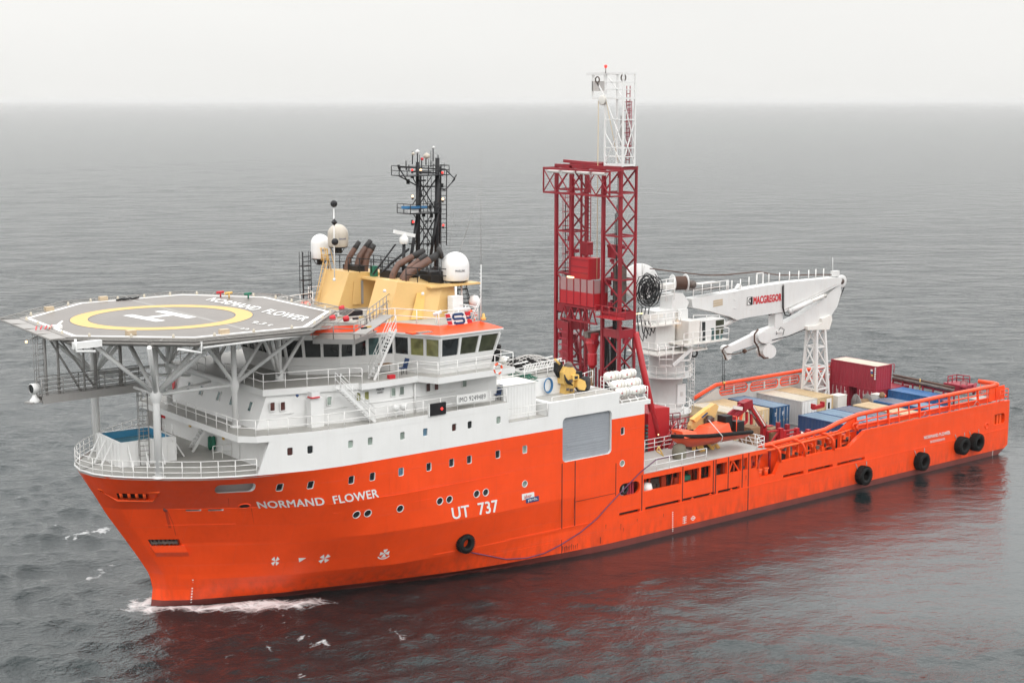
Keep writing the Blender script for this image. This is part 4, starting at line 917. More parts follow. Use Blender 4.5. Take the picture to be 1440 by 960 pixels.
# black rail work on the casing tops and exhaust pipes
m=MB()
m.rail([V(23.2,5.4,21.95),V(27.4,5.4,21.65),V(27.4,-2,21.65)],1.05,.035,1.0,(1,.5)); m.rail([V(24.2,-2.6,21.6),V(27.4,-2.4,21.5)],1.05,.035,.9,(1,.5)); m.rail([V(23.2,2.5,21.95),V(26.5,1.2,21.6)],1.05,.035,.9,(1,.5))
m.rail([V(23.6,-4.7,21.8),V(27.6,-4.8,21.4),V(27.6,-2.5,21.4)],1.05,.035,.9,(1,.5)); m.build('casing_railing',M['black'],SHIP)
def exhaust(u0,v0,u1,v1,u2,v2,y,r):
    a,b,c=px(u0,v0,'y',y),px(u1,v1,'y',y),px(u2,v2,'y',y); mid=a.lerp(b,.0)
    r*=.8; d_=b.lerp(c,.55); pts=[a-V(0,0,.8),a,a.lerp(b,.4)+V(0,0,.06),a.lerp(b,.75),b,d_]
    o=MB().path(pts,r,14,cap=False).build('exhaust_pipe',M['soot'],SHIP)
    MB().path([d_,d_.lerp(c,.5),c],r*1.02,14,r*.85).build('pipe_mouth',M['sootdark'],o)
exhaust(487,378,491,362,505,340,4.6,.27); exhaust(501.5,378,506,360,521,338.5,3.6,.30); exhaust(507,378,509,362,518,344,4.4,.22); exhaust(513,378,516,360,525.5,344,3.3,.33)
exhaust(552,388,560,372,596,352,-2.7,.30); exhaust(566,390,576,376,599,359,-3.4,.27); exhaust(570,391,584,378,619,356,-4.2,.36)
o=MB(); p=px(619.5,355.5,'y',-4.2); o.lathe([(.0,.1),(.45,.1),(.5,0),(.45,-.15),(0,-.2)],p,(1,-.4,.3),14); o.build('exhaust_cap',M['sootdark'],SHIP)
for q in (((25.2,-2.0,21.4),(26.6,1.2,22.1)),((26.0,-4.4,21.3),(27.2,-3,22.3)),((24.4,3,21.6),(25,5.2,22.2))): MB().box(*q).build('vent_box',M['black'],SHIP)
m=MB(); m.box((24.9,1.6,21.5),(25.3,2.1,22.3)); m.build('green_canister',M['green'],SHIP)
# white posts and lockers on the port wing roof
MB().tube((27.2,-5.9,19.1),(27.2,-5.9,21.3),.09,8).build('white_post',M['white'],SHIP); MB().tube((28.4,-5.0,19.1),(28.4,-5.0,21.3),.07,8).build('white_post',M['white'],SHIP)
a=px(638,436,'y',-7.5); m=MB(); m.tube(a,px(660,434.5,'y',-7.5),.16,12); m.build('horizontal_cylinder',M['white'],SHIP)
a=px(640,428,'y',-6.5); m=MB(); m.box((a.x-.45,-6.8,19.2),(a.x+.5,-6.2,20.7)); m.build('white_locker',M['white'],SHIP)
a=px(667,423,'y',-5.5); m=MB(); m.lathe([(0,.45),(.3,.36),(.42,0),(.36,-.35),(0,-.45)],a,(0,0,1),14); m.tube((a.x,a.y,a.z-.4),(a.x,a.y,19.1),.06,6); m.build('small_radome',M['white'],SHIP)
m=MB(); a=px(613.5,442,'y',-8.3); m.tube(a-V(.25,0,-.0),a+V(.3,-.2,.2),.13,10); m.tube(a-V(0,0,.7),a,.04,6); m.build('floodlight',M['white'],SHIP)
# tall lattice aerial post at the wing end
a=px(676,455,'y',-9.0); b=px(676.5,372,'y',-9.0)
m=MB(); m.tube(a,b,.05,6,.03); m.tube((a.x-.9,a.y+.1,19.1),a.lerp(b,.45),.035,5); m.tube((a.x-.5,a.y+.3,19.1),a.lerp(b,.4),.035,5)
for k in range(9): p=a.lerp(b,.35+k*.07); m.tube(p,p+V(-.16,0,.05),.02,4)
m.build('aerial_mast',M['white'],SHIP)
m=MB(); m.tube(b,px(676,210,'y',-9.0),.018,4,.01); m.build('whip_aerial',M['galv'],SHIP)
m=MB(); m.tube(px(646,354,'y',-4),px(652,338,'y',-4),.03,4); m.tube(px(652,338,'y',-4),px(673,270,'y',-4),.018,4); m.build('whip_aerial',M['galv'],SHIP)
m=MB(); m.tube(px(632,352,'y',-2),px(641,246,'y',-2),.008,3); m.build('wire_stay',M['galv'],SHIP)
# ------------------------------------------------------------------ helicopter deck
HD=thing('helideck','grey octagonal helicopter deck with yellow circle and white H raised over the bow','helideck',(8,0,10.35))
OCT=[(-1.25,5.3),(-1.9,-4.5),(4.0,-10.0),(12.1,-10.4),(17.3,-4.9),(17.6,5.0),(13.3,10.5),(4.9,10.6)]
slab(OCT,20.02,20.2).build('deck_plate',M['heli'],HD)
# edge gutter, raised bars
m=MB(); e1=offset(OCT,.05); m.path([V(x,y,20.16) for x,y in e1],.09,6,closed=True); m.build('edge_gutter',M['alu'],HD)
# white border line, ring, H, letters (paint laid 4 mm and more proud)
def flat(polys,name,mat,z=20.206,par=HD):
    m=MB()
    for p in polys: m.prism([V(x,y,z-.004) for x,y in p],(0,0,.006))
    return m.build(name,mat,par)
i0,i1=offset(OCT,-.25),offset(OCT,-.55)
flat([[i0[k],i0[(k+1)%8],i1[(k+1)%8],i1[k]] for k in range(8)],'border_line',M['white2'])
rc=V(6.62,.02,0)
def ringp(r0,r1,n=64): return [[(rc.x+r*math.cos(t),rc.y+r*math.sin(t)) for r,t in ((r0,2*PI*k/n),(r1,2*PI*k/n),(r1,2*PI*(k+1)/n),(r0,2*PI*(k+1)/n))] for k in range(n)]
flat(ringp(4.95,6.1),'landing_circle',M['yellow2'])
flat(ringp(4.87,4.95),'circle_outline',M['darkmark'],20.207); flat(ringp(6.1,6.17),'circle_outline',M['darkmark'],20.207)
def pz(u,v,z=20.2): p=px(u,v,'z',z); return (p.x,p.y)
a,b,c,d=pz(179.5,443),pz(226,451.5),pz(224,437.3),pz(269.5,446.8)
ux=(Vector(b)-Vector(a)); w_=.72
def bar(p,q,w): 
    p,q=Vector(p),Vector(q); d=(q-p).normalized(); n_=Vector((-d.y,d.x))*w/2; return [tuple(p+n_),tuple(q+n_),tuple(q-n_),tuple(p-n_)]
a,b,c,d=[Vector(q) for q in (a,b,c,d)]
flat([bar(a,b,.75),bar(c,d,.75),bar((a+b)/2+(c-a).normalized()*.37,(c+d)/2-(c-a).normalized()*.37,.7)],'letter_h',M['white2'],20.21)
# faded diagonal band
pa,pb=Vector(pz(183,421)),Vector(pz(345,463)); flat([bar(pa,pb,.42)],'faded_line',paint('faded deck line',(.24,.225,.21),.5,.1),20.204)
def hmap(c0,c1,c2,c3):
    q=[px(u,v,'z',20.215) for u,v in (c0,c1,c2,c3)]
    return lambda s,t: (q[0]*(1-s)+q[1]*s)*(1-t)+(q[2]*(1-s)+q[3]*s)*t
text_mesh('NORMAND  FLOWER',hmap((289,422),(425,451.5),(303,418.5),(438,446.5)),'deck_name_lettering',M['white2'],HD,bold=.02)
text_mesh('9.3 t',hmap((352.5,454.2),(379,458.5),(359,451.5),(388,456)),'deck_weight_lettering',M['white2'],HD,bold=.015)
text_mesh('22',hmap((337,462.5),(349,464),(340,460.8),(352,462)),'deck_size_lettering',M['white2'],HD,bold=.015)
# perimeter safety net: frame and mesh panels
NO=offset(OCT,1.35)
netm=paint('net wire',(.40,.38,.35),.6,.1)
skip={1}     # corner with the solid walkway
for k in range(8):
    a0,a1=V(*OCT[k],20.12),V(*OCT[(k+1)%8],20.12); b0,b1=V(*NO[k],20.22),V(*NO[(k+1)%8],20.22)
    L_=(a1-a0).length; nseg=max(2,round(L_/2.2)); f=MB(); f.tube(b0,b1,.035,5)
    for j in range(nseg+1): f.tube(a0.lerp(a1,j/nseg),b0.lerp(b1,j/nseg),.032,5)
    fo=f.build('net_frame',M['alu'],HD); nm=MB()
    n1=int(L_/.28)
    if k==0:
        nm.prism([a0,a1,b1-V(0,0,.1),b0-V(0,0,.1)],(0,0,.04)); nm.build('edge_walkway',M['alu'],fo)
    elif k not in (1,2,3,):
        for j in range(n1+1): nm.tube(a0.lerp(a1,j/n1),b0.lerp(b1,j/n1),.007,3)
        for j in range(1,5): nm.tube(a0.lerp(b0,j/5),a1.lerp(b1,j/5),.007,3)
        nm.build('safety_net',netm,fo,kind='stuff')
    else:
        for j in range(n1+1): nm.tube(a0.lerp(a1,j/n1)-V(0,0,.0),b0.lerp(b1,j/n1),.007,3)
        for j in range(1,5): nm.tube(a0.lerp(b0,j/5),a1.lerp(b1,j/5),.007,3)
        nm.build('safety_net',netm,fo,kind='stuff')
# perimeter lights, fittings, hydrant gear
for k in range(8):
    a0,a1=V(*OCT[k],20.2),V(*OCT[(k+1)%8],20.2); n_=max(2,round((a1-a0).length/2.4))
    for j in range(n_):
        p=a0.lerp(a1,(j+.5)/n_); MB().lathe([(0,.26),(.07,.22),(.09,.1),(.11,0)],p,(0,0,1),8).build('perimeter_light',M['cream'],HD)
for u,v in ((145,419.5),(184,467.5),(315,466),(69,434)):
    p=px(u,v,'z',20.35); MB().box((p.x-.3,p.y-.2,20.2),(p.x+.3,p.y+.2,20.5)).build('floodlight',M['tan'],HD)
for u,v in ((170,420.5),(190,419),(179,420)):
    p=px(u,v,'z',20.3); MB().beam(p-V(.35,0,.05),p+V(.35,.1,.02),.12,.12).build('deck_fitting',M['black'],HD)
for (u,v,mt) in ((310,412,'redmark'),(322,413,'gold'),(349,414,'green')):
    p=px(u,v,'z',20.5); m=MB(); m.tube((p.x,p.y,20.2),(p.x,p.y,20.5),.06,6); m.tube((p.x-.3,p.y,20.55),(p.x+.3,p.y+.1,20.55),.1,8); m.build('foam_monitor',M[mt],HD)
p=px(65,461,'z',20.3); m=MB()
for k in range(5): m.beam(p+V(-.8+.3*k,-.3,0),p+V(-.5+.35*k,.35,.1),.08,.06)
m.build('red_hose_bundle',M['redmark'],HD)
p=px(80,458,'z',20.4); m=MB(); m.box((p.x-.3,p.y-.2,20.2),(p.x+.3,p.y+.2,20.45)); m.tube((p.x,p.y,20.4),(p.x+.5,p.y+.3,20.6),.08,8); m.build('white_hydrant',M['white'],HD)
# deck beams below
m=MB()
for y in (-8,-5,0,5,8):
    xa=-1.2+max(0,abs(y)-5)*1.0; xb=17-max(0,abs(y)-5)*.9; m.beam((xa,y,19.78),(xb,y,19.78),.22,.46)
m.build('longitudinal_girder',M['alu'],HD,kind='stuff')
for x in (0.2,3.6,6.5,9.4,13,16):
    h_=9.6 if 4<x<12.5 else (6.6 if x in(3.6,13) else 5); MB().beam((x,-h_,19.85),(x,h_,19.85),.2,.34).build('cross_beam',M['alu'],HD)
m=MB(); e2=offset(OCT,-.1); m.path([V(x,y,19.8) for x,y in e2],.16,4,closed=True); m.build('edge_beam',M['alu'],HD)
m=MB(); m.box((1.3,-9.55,19.45),(2.9,-9.35,19.9)) 
m=MB(); m.path([px(106,477,'y',-8.6),px(107,494,'y',-8.6),px(134,494,'y',-8.6)],.09,8); m.build('drain_pipe',M['white'],HD)
m=MB(); m.path([px(283,479,'y',-10),px(283,496,'y',-10),px(250,491,'y',-10)],.09,8); m.path([px(286,489,'y',-10.2),px(430,471,'y',-10.2),px(434,466,'y',-10.2)],.08,8); m.build('drain_pipe',M['white'],HD)
m=MB(); a=px(122,484,'y',-8.3); m.box((a.x-.9,-8.5,a.z-.2),(a.x+.9,-8.2,a.z+.2)); m.build('junction_box',M['white'],HD)
# supports
def node_post(x,y,z0,zn,ztop,spread,r=.24,r2=.13,fwd=True,name='support_post'):
    m=MB(); m.tube((x,y,z0),(x,y,ztop),r,14,r*.8); m.lathe([(r*1.7,0),(r*1.7,.08),(r,.12)],(x,y,z0),(0,0,1),12); o=m.build(name,M['white'],HD)
    for dx,dy in spread: MB().tube((x,y,zn),(x+dx,y+dy,ztop),r2,10).build('diagonal_brace',M['white'],o)
    MB().lathe([(r,-.5),(r*1.5,-.15),(r*1.5,.15),(r,.5)],(x,y,zn),(0,0,1),12).build('post_node',M['white'],o)
Z0=19.65
for sg in (-1,1):
    node_post(3.6,sg*5.0,10.36,15.9,Z0,[(-4.1,0),(4.0,0),(-1.9,sg*3.4),(2.6,sg*3.6),(0,-sg*5)],.27,.15)
    node_post(9.3,sg*5.0,13.0,15.9,Z0,[(-2.6,0),(2.9,0),(3.6,sg*3.2),(-1.0,-sg*4)],.22,.13)
    node_post(13.0,sg*4.6,15.71,15.95,Z0,[(-1.6,0),(2.7,0),(-2.3,sg*3)],.2,.13)
    MB().tube((3.6,sg*5,15.9),(9.3,sg*5,15.9),.11,8).build('tie_bar',M['white'],HD)
    MB().tube((3.6,sg*5,15.9),(9.3,sg*1.5,15.6),.10,8).build('tie_bar',M['white'],HD)
MB().tube((9.3,-5,15.9),(9.3,5,15.9),.2,8).build('cross_tie',M['white'],HD)
MB().tube((3.6,-5,15.9),(3.6,5,15.9),.1,8).build('cross_tie',M['white'],HD)
node_post(4.5,6.9,10.36,15.9,Z0,[],.2,.13)
# hanging catwalk under the bow edge
y0,y1=-4.2,4.6
cw=MB()
# the walkway runs across the bow (from near side to far side) at x about -1
A=px(54,561,'y',-4.4); 
cz=15.7
def cwp(u,v): return px(u,v,'z',cz)
P0=V(-3.1,-2.6,cz); P1=V(2.4,2.2,cz)
P0=px(56,561,'z',cz+.1); P1=px(200,543,'z',cz+.1)
dirv=(P1-P0).normalized(); sidev=Vector((dirv.y,-dirv.x,0))*.45
cw.beam(P0-sidev,P1-sidev,.12,.5); cw.beam(P0+sidev,P1+sidev,.12,.5); cw.beam(P0+V(0,0,.2),P1+V(0,0,.2),.9,.05)
cwo=cw.build('catwalk_floor',M['galv'],HD)
m=MB(); b_=V(0,0,.22)
for sg in (-1,1): m.rail([P0+sidev*sg+b_,P1+sidev*sg+b_],1.15,.035,1.35,(1,.75,.5,.25))
m.rail([P1+sidev+b_,P1-sidev+b_],1.15,.035,1,(1,.5)); m.build('catwalk_railing',M['galv'],cwo)
for u,v0,v1,th in ((83,478,561,.09),(66,478,560,.09),(134,490,555,.12),(118,487,540,.08),(170,482,540,.12)):
    t=max(0,min(1,(u-56)/144)); p=P0.lerp(P1,t); m=MB(); m.tube((p.x,p.y,p.z-.2),(p.x,p.y,20.0),th,8); m.build('catwalk_hanger',M['galv'],HD)
for (ua,ta,ub) in ((70,0,115),(82,0,137)):
    p=P0.lerp(P1,(ua-56)/144); q=P0.lerp(P1,(ub-56)/144); MB().tube((p.x,p.y,19.9),(q.x,q.y,q.z),.07,8).build('catwalk_brace',M['galv'],HD)
p=P0.lerp(P1,.04); ladder('catwalk_ladder',(p.x,p.y,cz+.2),(p.x,p.y,20.1),(.3,.1,0),M['galv'],.35,.6,HD)
p=P0.lerp(P1,.98); ladder('catwalk_ladder',(p.x,p.y-.3,10.4),(p.x,p.y-.3,cz+.2),(.28,-.1,0),M['galv'],.33,.5,HD,.03)
# search lamp on the catwalk end
sl=thing('searchlight','white drum searchlight on the end of the catwalk beneath the bow corner of the helideck','searchlight',(P0.x-.5,P0.y-.3,cz))
b_=P0+V(-.45,-.3,0)
m=MB(); m.lathe([(.18,-.28),(.3,-.28),(.34,.0),(.34,.22),(.3,.25)],b_+V(0,0,.8),(-1,-.25,0),16); m.build('lamp_drum',M['white'],sl)
m=MB(); m.lathe([(0,.16),(.3,.16)],b_+V(0,0,.8),(-1,-.25,0),16); m.build('lamp_glass',M['gdark'],sl)
m=MB(); m.lathe([(.3,-.1),(.32,.05),(.16,.25),(.1,.45)],b_,(0,0,1),12); m.build('lamp_base',M['white'],sl)
m=MB(); m.beam(P0+V(-.9,-.3,-.1),P0+V(.3,.1,-.1),.7,.1); m.build('lamp_bracket',M['galv'],HD)
p=px(37,480.5,'y',P0.y); m=MB(); m.lathe([(0,.09),(.07,.05),(.08,0),(.05,-.07),(0,-.09)],p,(0,0,1),10); m.build('obstruction_lamp',M['ewarm'],HD); MB().tube(p+V(.1,0,.1),p+V(.9,.3,.25),.03,5).build('lamp_arm',M['galv'],HD)
# access platform beside the wheelhouse roof
zp=18.62
zp=18.75
pp=[px(440,476,'z',zp),px(498,477,'z',zp),px(543,459,'z',zp),px(524,450,'z',zp),px(470,458,'z',zp)]
m=MB(); m.prism(pp,(0,0,-.1)); po=m.build('access_platform',M['alu'],HD)
m=MB(); 
for a_,b__ in zip(pp[:3],pp[1:3]): m.beam(a_-V(0,0,.18),b__-V(0,0,.18),.12,.34)
m.build('platform_beam',M['galv'],po)
m=MB(); m.rail([pp[0],pp[1],pp[2]],1.1,.034,1.15,(1,.66,.33)); m.build('platform_railing',M['alu'],po)
m=MB(); m.beam(px(505,470,'z',19.6),px(545,443,'z',20.1),.9,.06); m.build('access_ramp',M['alu'],po)
m=MB(); m.rail([px(515,455,'z',19.6),px(548,430,'z',20.1)],.9,.03,.8,(1,.5)); m.rail([px(505,470,'z',19.3),px(545,446,'z',19.8)],1.0,.03,.9,(1,.5)); m.build('ramp_railing',M['alu'],po)
for i,(u,v) in enumerate(((462,442.5),(470,443.5),(478,446),(500,448),(509,446),(512,461),(518,459.5),(512,445))):
    p=px(u,v,'z',20.0); m=MB(); m.beam(p-V(.22,0,0),p+V(.22,0,0),.1,.12); m.build('hazard_edge',M['yellow2'] if i%2==0 else M['black'],po)
for u,v in ((468,447),(487,448),(481,433.5)):
    p=px(u,v,'z',20.2); m=MB(); m.lathe([(0,.2),(.2,.16),(.22,0),(.18,-.2),(0,-.22)],p,(.6,-.6,.2),10); m.build('fire_hose_reel',M['redmark'],po)
m=MB(); p=px(492,437,'z',20.1); m.box((p.x-.5,p.y-.6,19.8),(p.x+.7,p.y+.6,20.15)); m.build('ribbed_housing',M['black'],po)
# ------------------------------------------------------------------ bow pool
PL=thing('swimming_pool','raised white bow pool with blue lining and water, standing under the helideck','pool',(4.6,1.1,10.36))
def pq(u,v): p=px(u,v,'z',12.05); return (p.x,p.y)
tl,nr,rt=pq(135.5,608.5),pq(168,623.5),pq(245.7,613.3)
fr_=(tl[0]+rt[0]-nr[0],tl[1]+rt[1]-nr[1]); loop=[tl,nr,rt,fr_]
inn_=offset(loop,-.18)
bt=[( p[0]+(0),p[1]) for p in offset(loop,-.05)]
m=MB(); 
for k in range(4):
    a,b=loop[k],loop[(k+1)%4]; c,d=inn_[k],inn_[(k+1)%4]
    m.prism([V(*a,12.0),V(*b,12.0),V(*d,12.0),V(*c,12.0)],(0,0,.06)); m.quad(V(*a,10.36),V(*b,10.36),V(*b,12.0),V(*a,12.0))
m.build('pool_wall',M['white'],PL)
m=MB()
for k in range(4):
    c,d=inn_[k],inn_[(k+1)%4]; m.quad(V(*c,10.9),V(*d,10.9),V(*d,12.05),V(*c,12.05))
m.add([V(*p,10.9) for p in inn_],[(0,1,2,3)]); m.build('pool_lining',M['pool'],PL)
pw,t,b=newmat('pool water'); b.inputs['Base Color'].default_value=(.10,.22,.26,1); b.inputs['Roughness'].default_value=.08
n_=nn(t,'ShaderNodeTexNoise'); n_.inputs['Scale'].default_value=2.5; bp=nn(t,'ShaderNodeBump'); bp.inputs['Distance'].default_value=.25; t.links.new(n_.outputs[0],bp.inputs['Height']); t.links.new(bp.outputs[0],b.inputs['Normal'])
MB().add([V(*p,11.55) for p in inn_],[(0,1,2,3)]).build('pool_water',pw,PL)
cen=Vector(((tl[0]+rt[0])/2,(tl[1]+rt[1])/2))
for k in range(4):
    a,b=Vector(loop[k]),Vector(loop[(k+1)%4]); L_=(b-a).length; n_=int(L_/.55)
    nr_=Vector(((b-a).y,-(b-a).x)).normalized()
    if nr_.dot((a+b)/2-cen)<0: nr_=-nr_
    for j in range(n_+1):
        p=a.lerp(b,j/n_); MB().box((p.x-.03+nr_.x*.03,p.y-.03+nr_.y*.03,10.36),(p.x+.03+nr_.x*.06,p.y+.03+nr_.y*.06,12.0)).build('wall_rib',M['white'],PL)
    for j in range(1,n_,2):
        p=a.lerp(b,j/n_); MB().beam(V(p.x,p.y,11.95),V(p.x+nr_.x*.9,p.y+nr_.y*.9,10.4),.09,.09).build('pool_strut',M['white'],PL)
# steps up to the pool
st_=MB(); a=px(236,633,'z',10.36); b=V(a.x-1.0,a.y+.9,12.0); b=px(234,617,'z',12.0)
sv=Vector((b.y-a.y,-(b.x-a.x),0)).normalized()*.4
for sg in (-1,1): st_.beam(a+sv*sg,b+sv*sg,.05,.2)
sto=st_.build('pool_steps',M['white'],PL)
for k in range(1,6): p=a.lerp(b,k/6); MB().beam(p-sv,p+sv,.24,.04).build('step_tread',M['white'],sto)
m=MB()
for sg in (-1,1):
    m.tube(a+sv*sg+V(0,0,.9),b+sv*sg+V(0,0,1.0),.03,6); m.tube(a+sv*sg,a+sv*sg+V(0,0,.9),.03,6); m.tube(b+sv*sg,b+sv*sg+V(0,0,1.0),.03,6)
m.path([b+V(.1,.3,0),b+V(.1,.3,.9),b+V(-.5,.5,.9),b+V(-.5,.5,.0)],.03,6); m.build('pool_handrail',M['white'],PL)
m=MB(); m.box((a.x+.4,a.y+.3,12.0),(a.x+1.6,a.y+1.2,12.06))
# small railed platform and a red lifebuoy locker near the bulkhead
m=MB(); q=px(300,645,'z',10.36); m.rail([q,q+V(1.3,-.2,0),q+V(1.5,1.1,0)],.9,.028,.7,(1,.5)); m.build('railing',M['rail'],SHIP)
for u,v,mt,w_,h_ in ((229.5,584,'redmark',.5,.35),(267,597.5,'yellow2',.22,.28),(314,615.5,'yellow2',.2,.25),(225,622,'yellow2',.2,.2)):
    p=px(u,v,'x',10.15); MB().box((10.1,p.y-w_/2,p.z-h_/2),(10.2,p.y+w_/2,p.z+h_/2)).build('safety_sign',M[mt],SHIP)
for u in (297,302):
    p=px(u,622,'x',10.1); MB().lathe([(0,.5),(.14,.42),(.16,-.3),(.1,-.5),(0,-.5)],V(10.0,p.y,p.z),(0,0,1),10).build('hanging_oilskin',M['green'],SHIP)
m=MB(); m.box((10.08,-3.9,10.4),(10.2,-3.1,12.3)); m.build('bulkhead_door',M['white'],SHIP)
m=MB(); p=px(244,535,'x',10.3); 
# red and yellow cone sign on the deckhouse front
p=px(244.5,537,'x',10.25); m=MB(); m.prism([V(10.1,p.y-.3,p.z-.5),V(10.1,p.y+.3,p.z-.5),V(10.4,p.y+.12,p.z+.5),V(10.4,p.y-.12,p.z+.5)],(-.05,0,0)); m.build('warning_marker',M['redmark'],SHIP)
# ------------------------------------------------------------------ radomes, signals, mast
def dome(u0,u1,vt,vb,y,mat,label,txt=None,tm='darkmark',stand=None,col2='black'):
    uc=(u0+u1)/2; b=px(uc,vb,'y',y); t=px(uc,vt,'y',y); r=(px(u1,(vt+vb)/2,'y',y)-px(u0,(vt+vb)/2,'y',y)).length/2*.90
    r=(u1-u0)/2/FOC*((b-CAM).dot(FW)); h=t.z-b.z
    T=thing('satellite_dome',label,'radome',b,'satellite domes above the bridge'); m=MB()
    prof=[(0,-.02),(r*.93,0),(r*.97,.05)]+[(r,h*.25),(r,h-r*1.0)]+[(r*math.cos(a),h-r*1.0+r*math.sin(a)) for a in np.linspace(.15,PI/2-.08,8)]+[(0,h)]
    m.lathe(prof,b,(0,0,1),28); m.build('radome_shell',mat,T)
    s=MB(); s.tube(b,b-V(0,0,stand or .5),.16 if stand else .3,10); s.lathe([(r*.9,-.08),(r*.9,0)],b,(0,0,1),20)
    for k in range(5): a=2*PI*k/5; s.tube(b+V(math.cos(a)*r*.8,math.sin(a)*r*.8,-.05),b+V(math.cos(a)*r*.4,math.sin(a)*r*.4,-.5),.03,5)
    s.build('radome_stand',M[col2],T)
    if txt:
        body,c0,mt=txt
        def mp(a,c):
            ang=math.atan2(CAM.y-b.y,CAM.x-b.x)+c0+(a)*.75*1.0; rr=r*1.012
            return V(b.x+rr*math.cos(ang),b.y+rr*math.sin(ang),b.z+h*.33+c*r*.16)
        text_mesh(body,mp,'dome_lettering',M[mt],T,bold=.01)
    return T
dome(437.5,464,329,363,6.6,M['dome'],'white satellite dome farthest to the left, on a black lattice stand behind the yellow casing',('SEALINK',.12,'navy2'),1.4)
dome(461,490,315,346.5,4.0,M['domeb'],'stained beige satellite dome on a black pole above the yellow casing',('SEALINK',.1,'navy2'),1.3)
dome(621,660,354,393.5,-4.6,M['dome'],'large white satellite dome on the yellow ledge at the aft end of the wheelhouse roof',('MARLINK',.0,'darkmark'),.5)
sg=thing('day_signal_pole','pole with two black balls and a black diamond standing in front of the beige dome','day signal',px(470,395,'y',3.0))
a,b=px(470.5,395,'y',3.0),px(469.3,288,'y',3.0); MB().tube(a,b,.045,6).build('signal_pole',M['white'],sg)
def ball(p,r,n=14): return [(r*math.sin(t),-r*math.cos(t)) for t in np.linspace(0,PI,n)]
for v in (286.5,340): p=px(469.5 if v<300 else 471,v,'y',2.9); MB().lathe(ball(p,.27,10),p,(0,0,1),16).build('signal_ball',M['black'],sg)
p=px(470,312.5,'y',2.9); MB().lathe([(0,-.28),(.25,0),(0,.28)],p,(0,0,1),4,sm=False).build('signal_diamond',M['black'],sg)
MT=thing('signal_mast','black lattice mast with radar scanners and lamps standing between the yellow casings','mast',px(606,398,'y',0))
def Q(u,v,d=0): p=px(u,v,'y',0); return p+V(d*.35,d,0)
K=M['black']
legs=[(587,228,587,372,0,.13),(614,222,612,402,-.2,.17),(600,240,596,380,1.6,.09),(627,238,626,345,1.4,.07)]
for u0,v0,u1,v1,d,r in legs: MB().tube(Q(u0,v0,d),Q(u1,v1,d),r,8).build('mast_leg',K,MT)
for u0,v0,u1,v1,d,r in ((587,305,572,398,0,.13),(613,300,604,360,-.3,.12),(575,350,548,372,0,.1),(548,372,535,385,0,.1),(560,345,528,388,.8,.07)): MB().tube(Q(u0,v0,d),Q(u1,v1,d),r,8).build('mast_stay',K,MT)
br=[(587,250,614,300),(614,250,587,290),(587,300,613,345),(613,305,587,350),(587,243,614,243),(587,262,614,262),(587,300,614,300),(575,343,612,343),(587,322,614,322),(587,345,600,380),(560,247,587,262)]
for q in br: MB().tube(Q(q[0],q[1]),Q(q[2],q[3],-.2),.05,5).build('mast_brace',K,MT)
for q in br[:5]: MB().tube(Q(q[0],q[1],1.4),Q(q[2],q[3],1.4),.04,5).build('mast_brace',K,MT)
def plat(u0,v0,u1,v1,d0,d1,name):
    a,b=Q(u0,v0,0),Q(u1,v1,0); m=MB(); m.box((a.x,d0,a.z-.06),(b.x,d1,a.z)); m.build(name,K,MT); m=MB(); m.rail([V(a.x,d1,a.z),V(a.x,d0,a.z),V(b.x,d0,a.z),V(b.x,d1,a.z)],.7,.03,.9,(1,.5)); return m.build(name+'_railing',K,MT)
plat(563,247,622,247,-.9,1.2,'upper_platform'); plat(569,300,612,300,-.8,1.0,'radar_platform')
m=MB(); m.path([Q(560,235),Q(568,247),Q(572,253)],.05,5); m.tube(Q(560,235),Q(626,238),.05,5); m.tube(Q(560,232),Q(562,238),.1,6); m.build('yard_arm',K,MT)
m=MB(); m.path([Q(626,238),Q(640,252),Q(627,266),Q(614,266)],.05,5); m.tube(Q(642,246),Q(636,256),.05,5); m.build('yard_arm',K,MT)
m=MB()
for v in np.arange(262,346,6.5): m.tube(Q(618,v),Q(628,v),.025,4)
m.tube(Q(619,245),Q(619,345),.03,4); m.tube(Q(628,240),Q(628,345),.04,5); m.build('mast_ladder',K,MT,kind='stuff')
for u,v,h in ((571,226,22),(580,213,30),(587,211,30),(593,225,18),(599,217,25),(606,226,16),(609,206,35),(616,218,26),(575,232,14)):
    MB().tube(Q(u,v),Q(u,v+h*.6),.045,5).build('aerial_rod',K,MT)
for u,v,mt,r in ((586.5,213,'white',.16),(599.5,219,'domeb',.25),(609.3,207,'white',.1),(593,223.5,'redmark',.12),(580.5,216,'domeb',.13)):
    p=Q(u,v,-.1); MB().lathe([(0,-r),(r,-r*.6),(r,r*.3),(0,r)],p,(0,0,1),10).build('aerial_cap',M[mt],MT)
for u,v,mt in ((577,239,'ered'),(619.5,242.5,'ered'),(589,239,'ewarm'),(577.5,275.5,'ewarm'),(620,279.5,'ewarm'),(578.5,311.5,'ered'),(620.5,316,'ered')):
    p=Q(u,v,-.5); o=MB().lathe([(0,-.09),(.08,-.06),(.09,.05),(0,.1)],p,(0,0,1),8).build('navigation_lamp',M[mt],MT)
    MB().tube(p+V(0,0,-.25),p+V(0,0,-.08),.07,6).build('lamp_body',K,MT); MB().tube(p+V(0,0,-.2),p+V(.5 if u<600 else -.5,.5,-.2),.03,4).build('lamp_bracket',K,MT)
m=MB(); m.beam(Q(562,291,-.6),Q(597,290.5,-.6),.14,.2); m.build('radar_scanner',M['bluehose'],MT); m=MB(); m.box(tuple(Q(576,299,-.5)),tuple(Q(584,292,-.1))); m.build('radar_gearbox',M['white'],MT)
m=MB(); m.beam(Q(551,324.5,-.6),Q(580,330.5,-.6),.2,.26); m.build('radar_scanner',M['white'],MT)
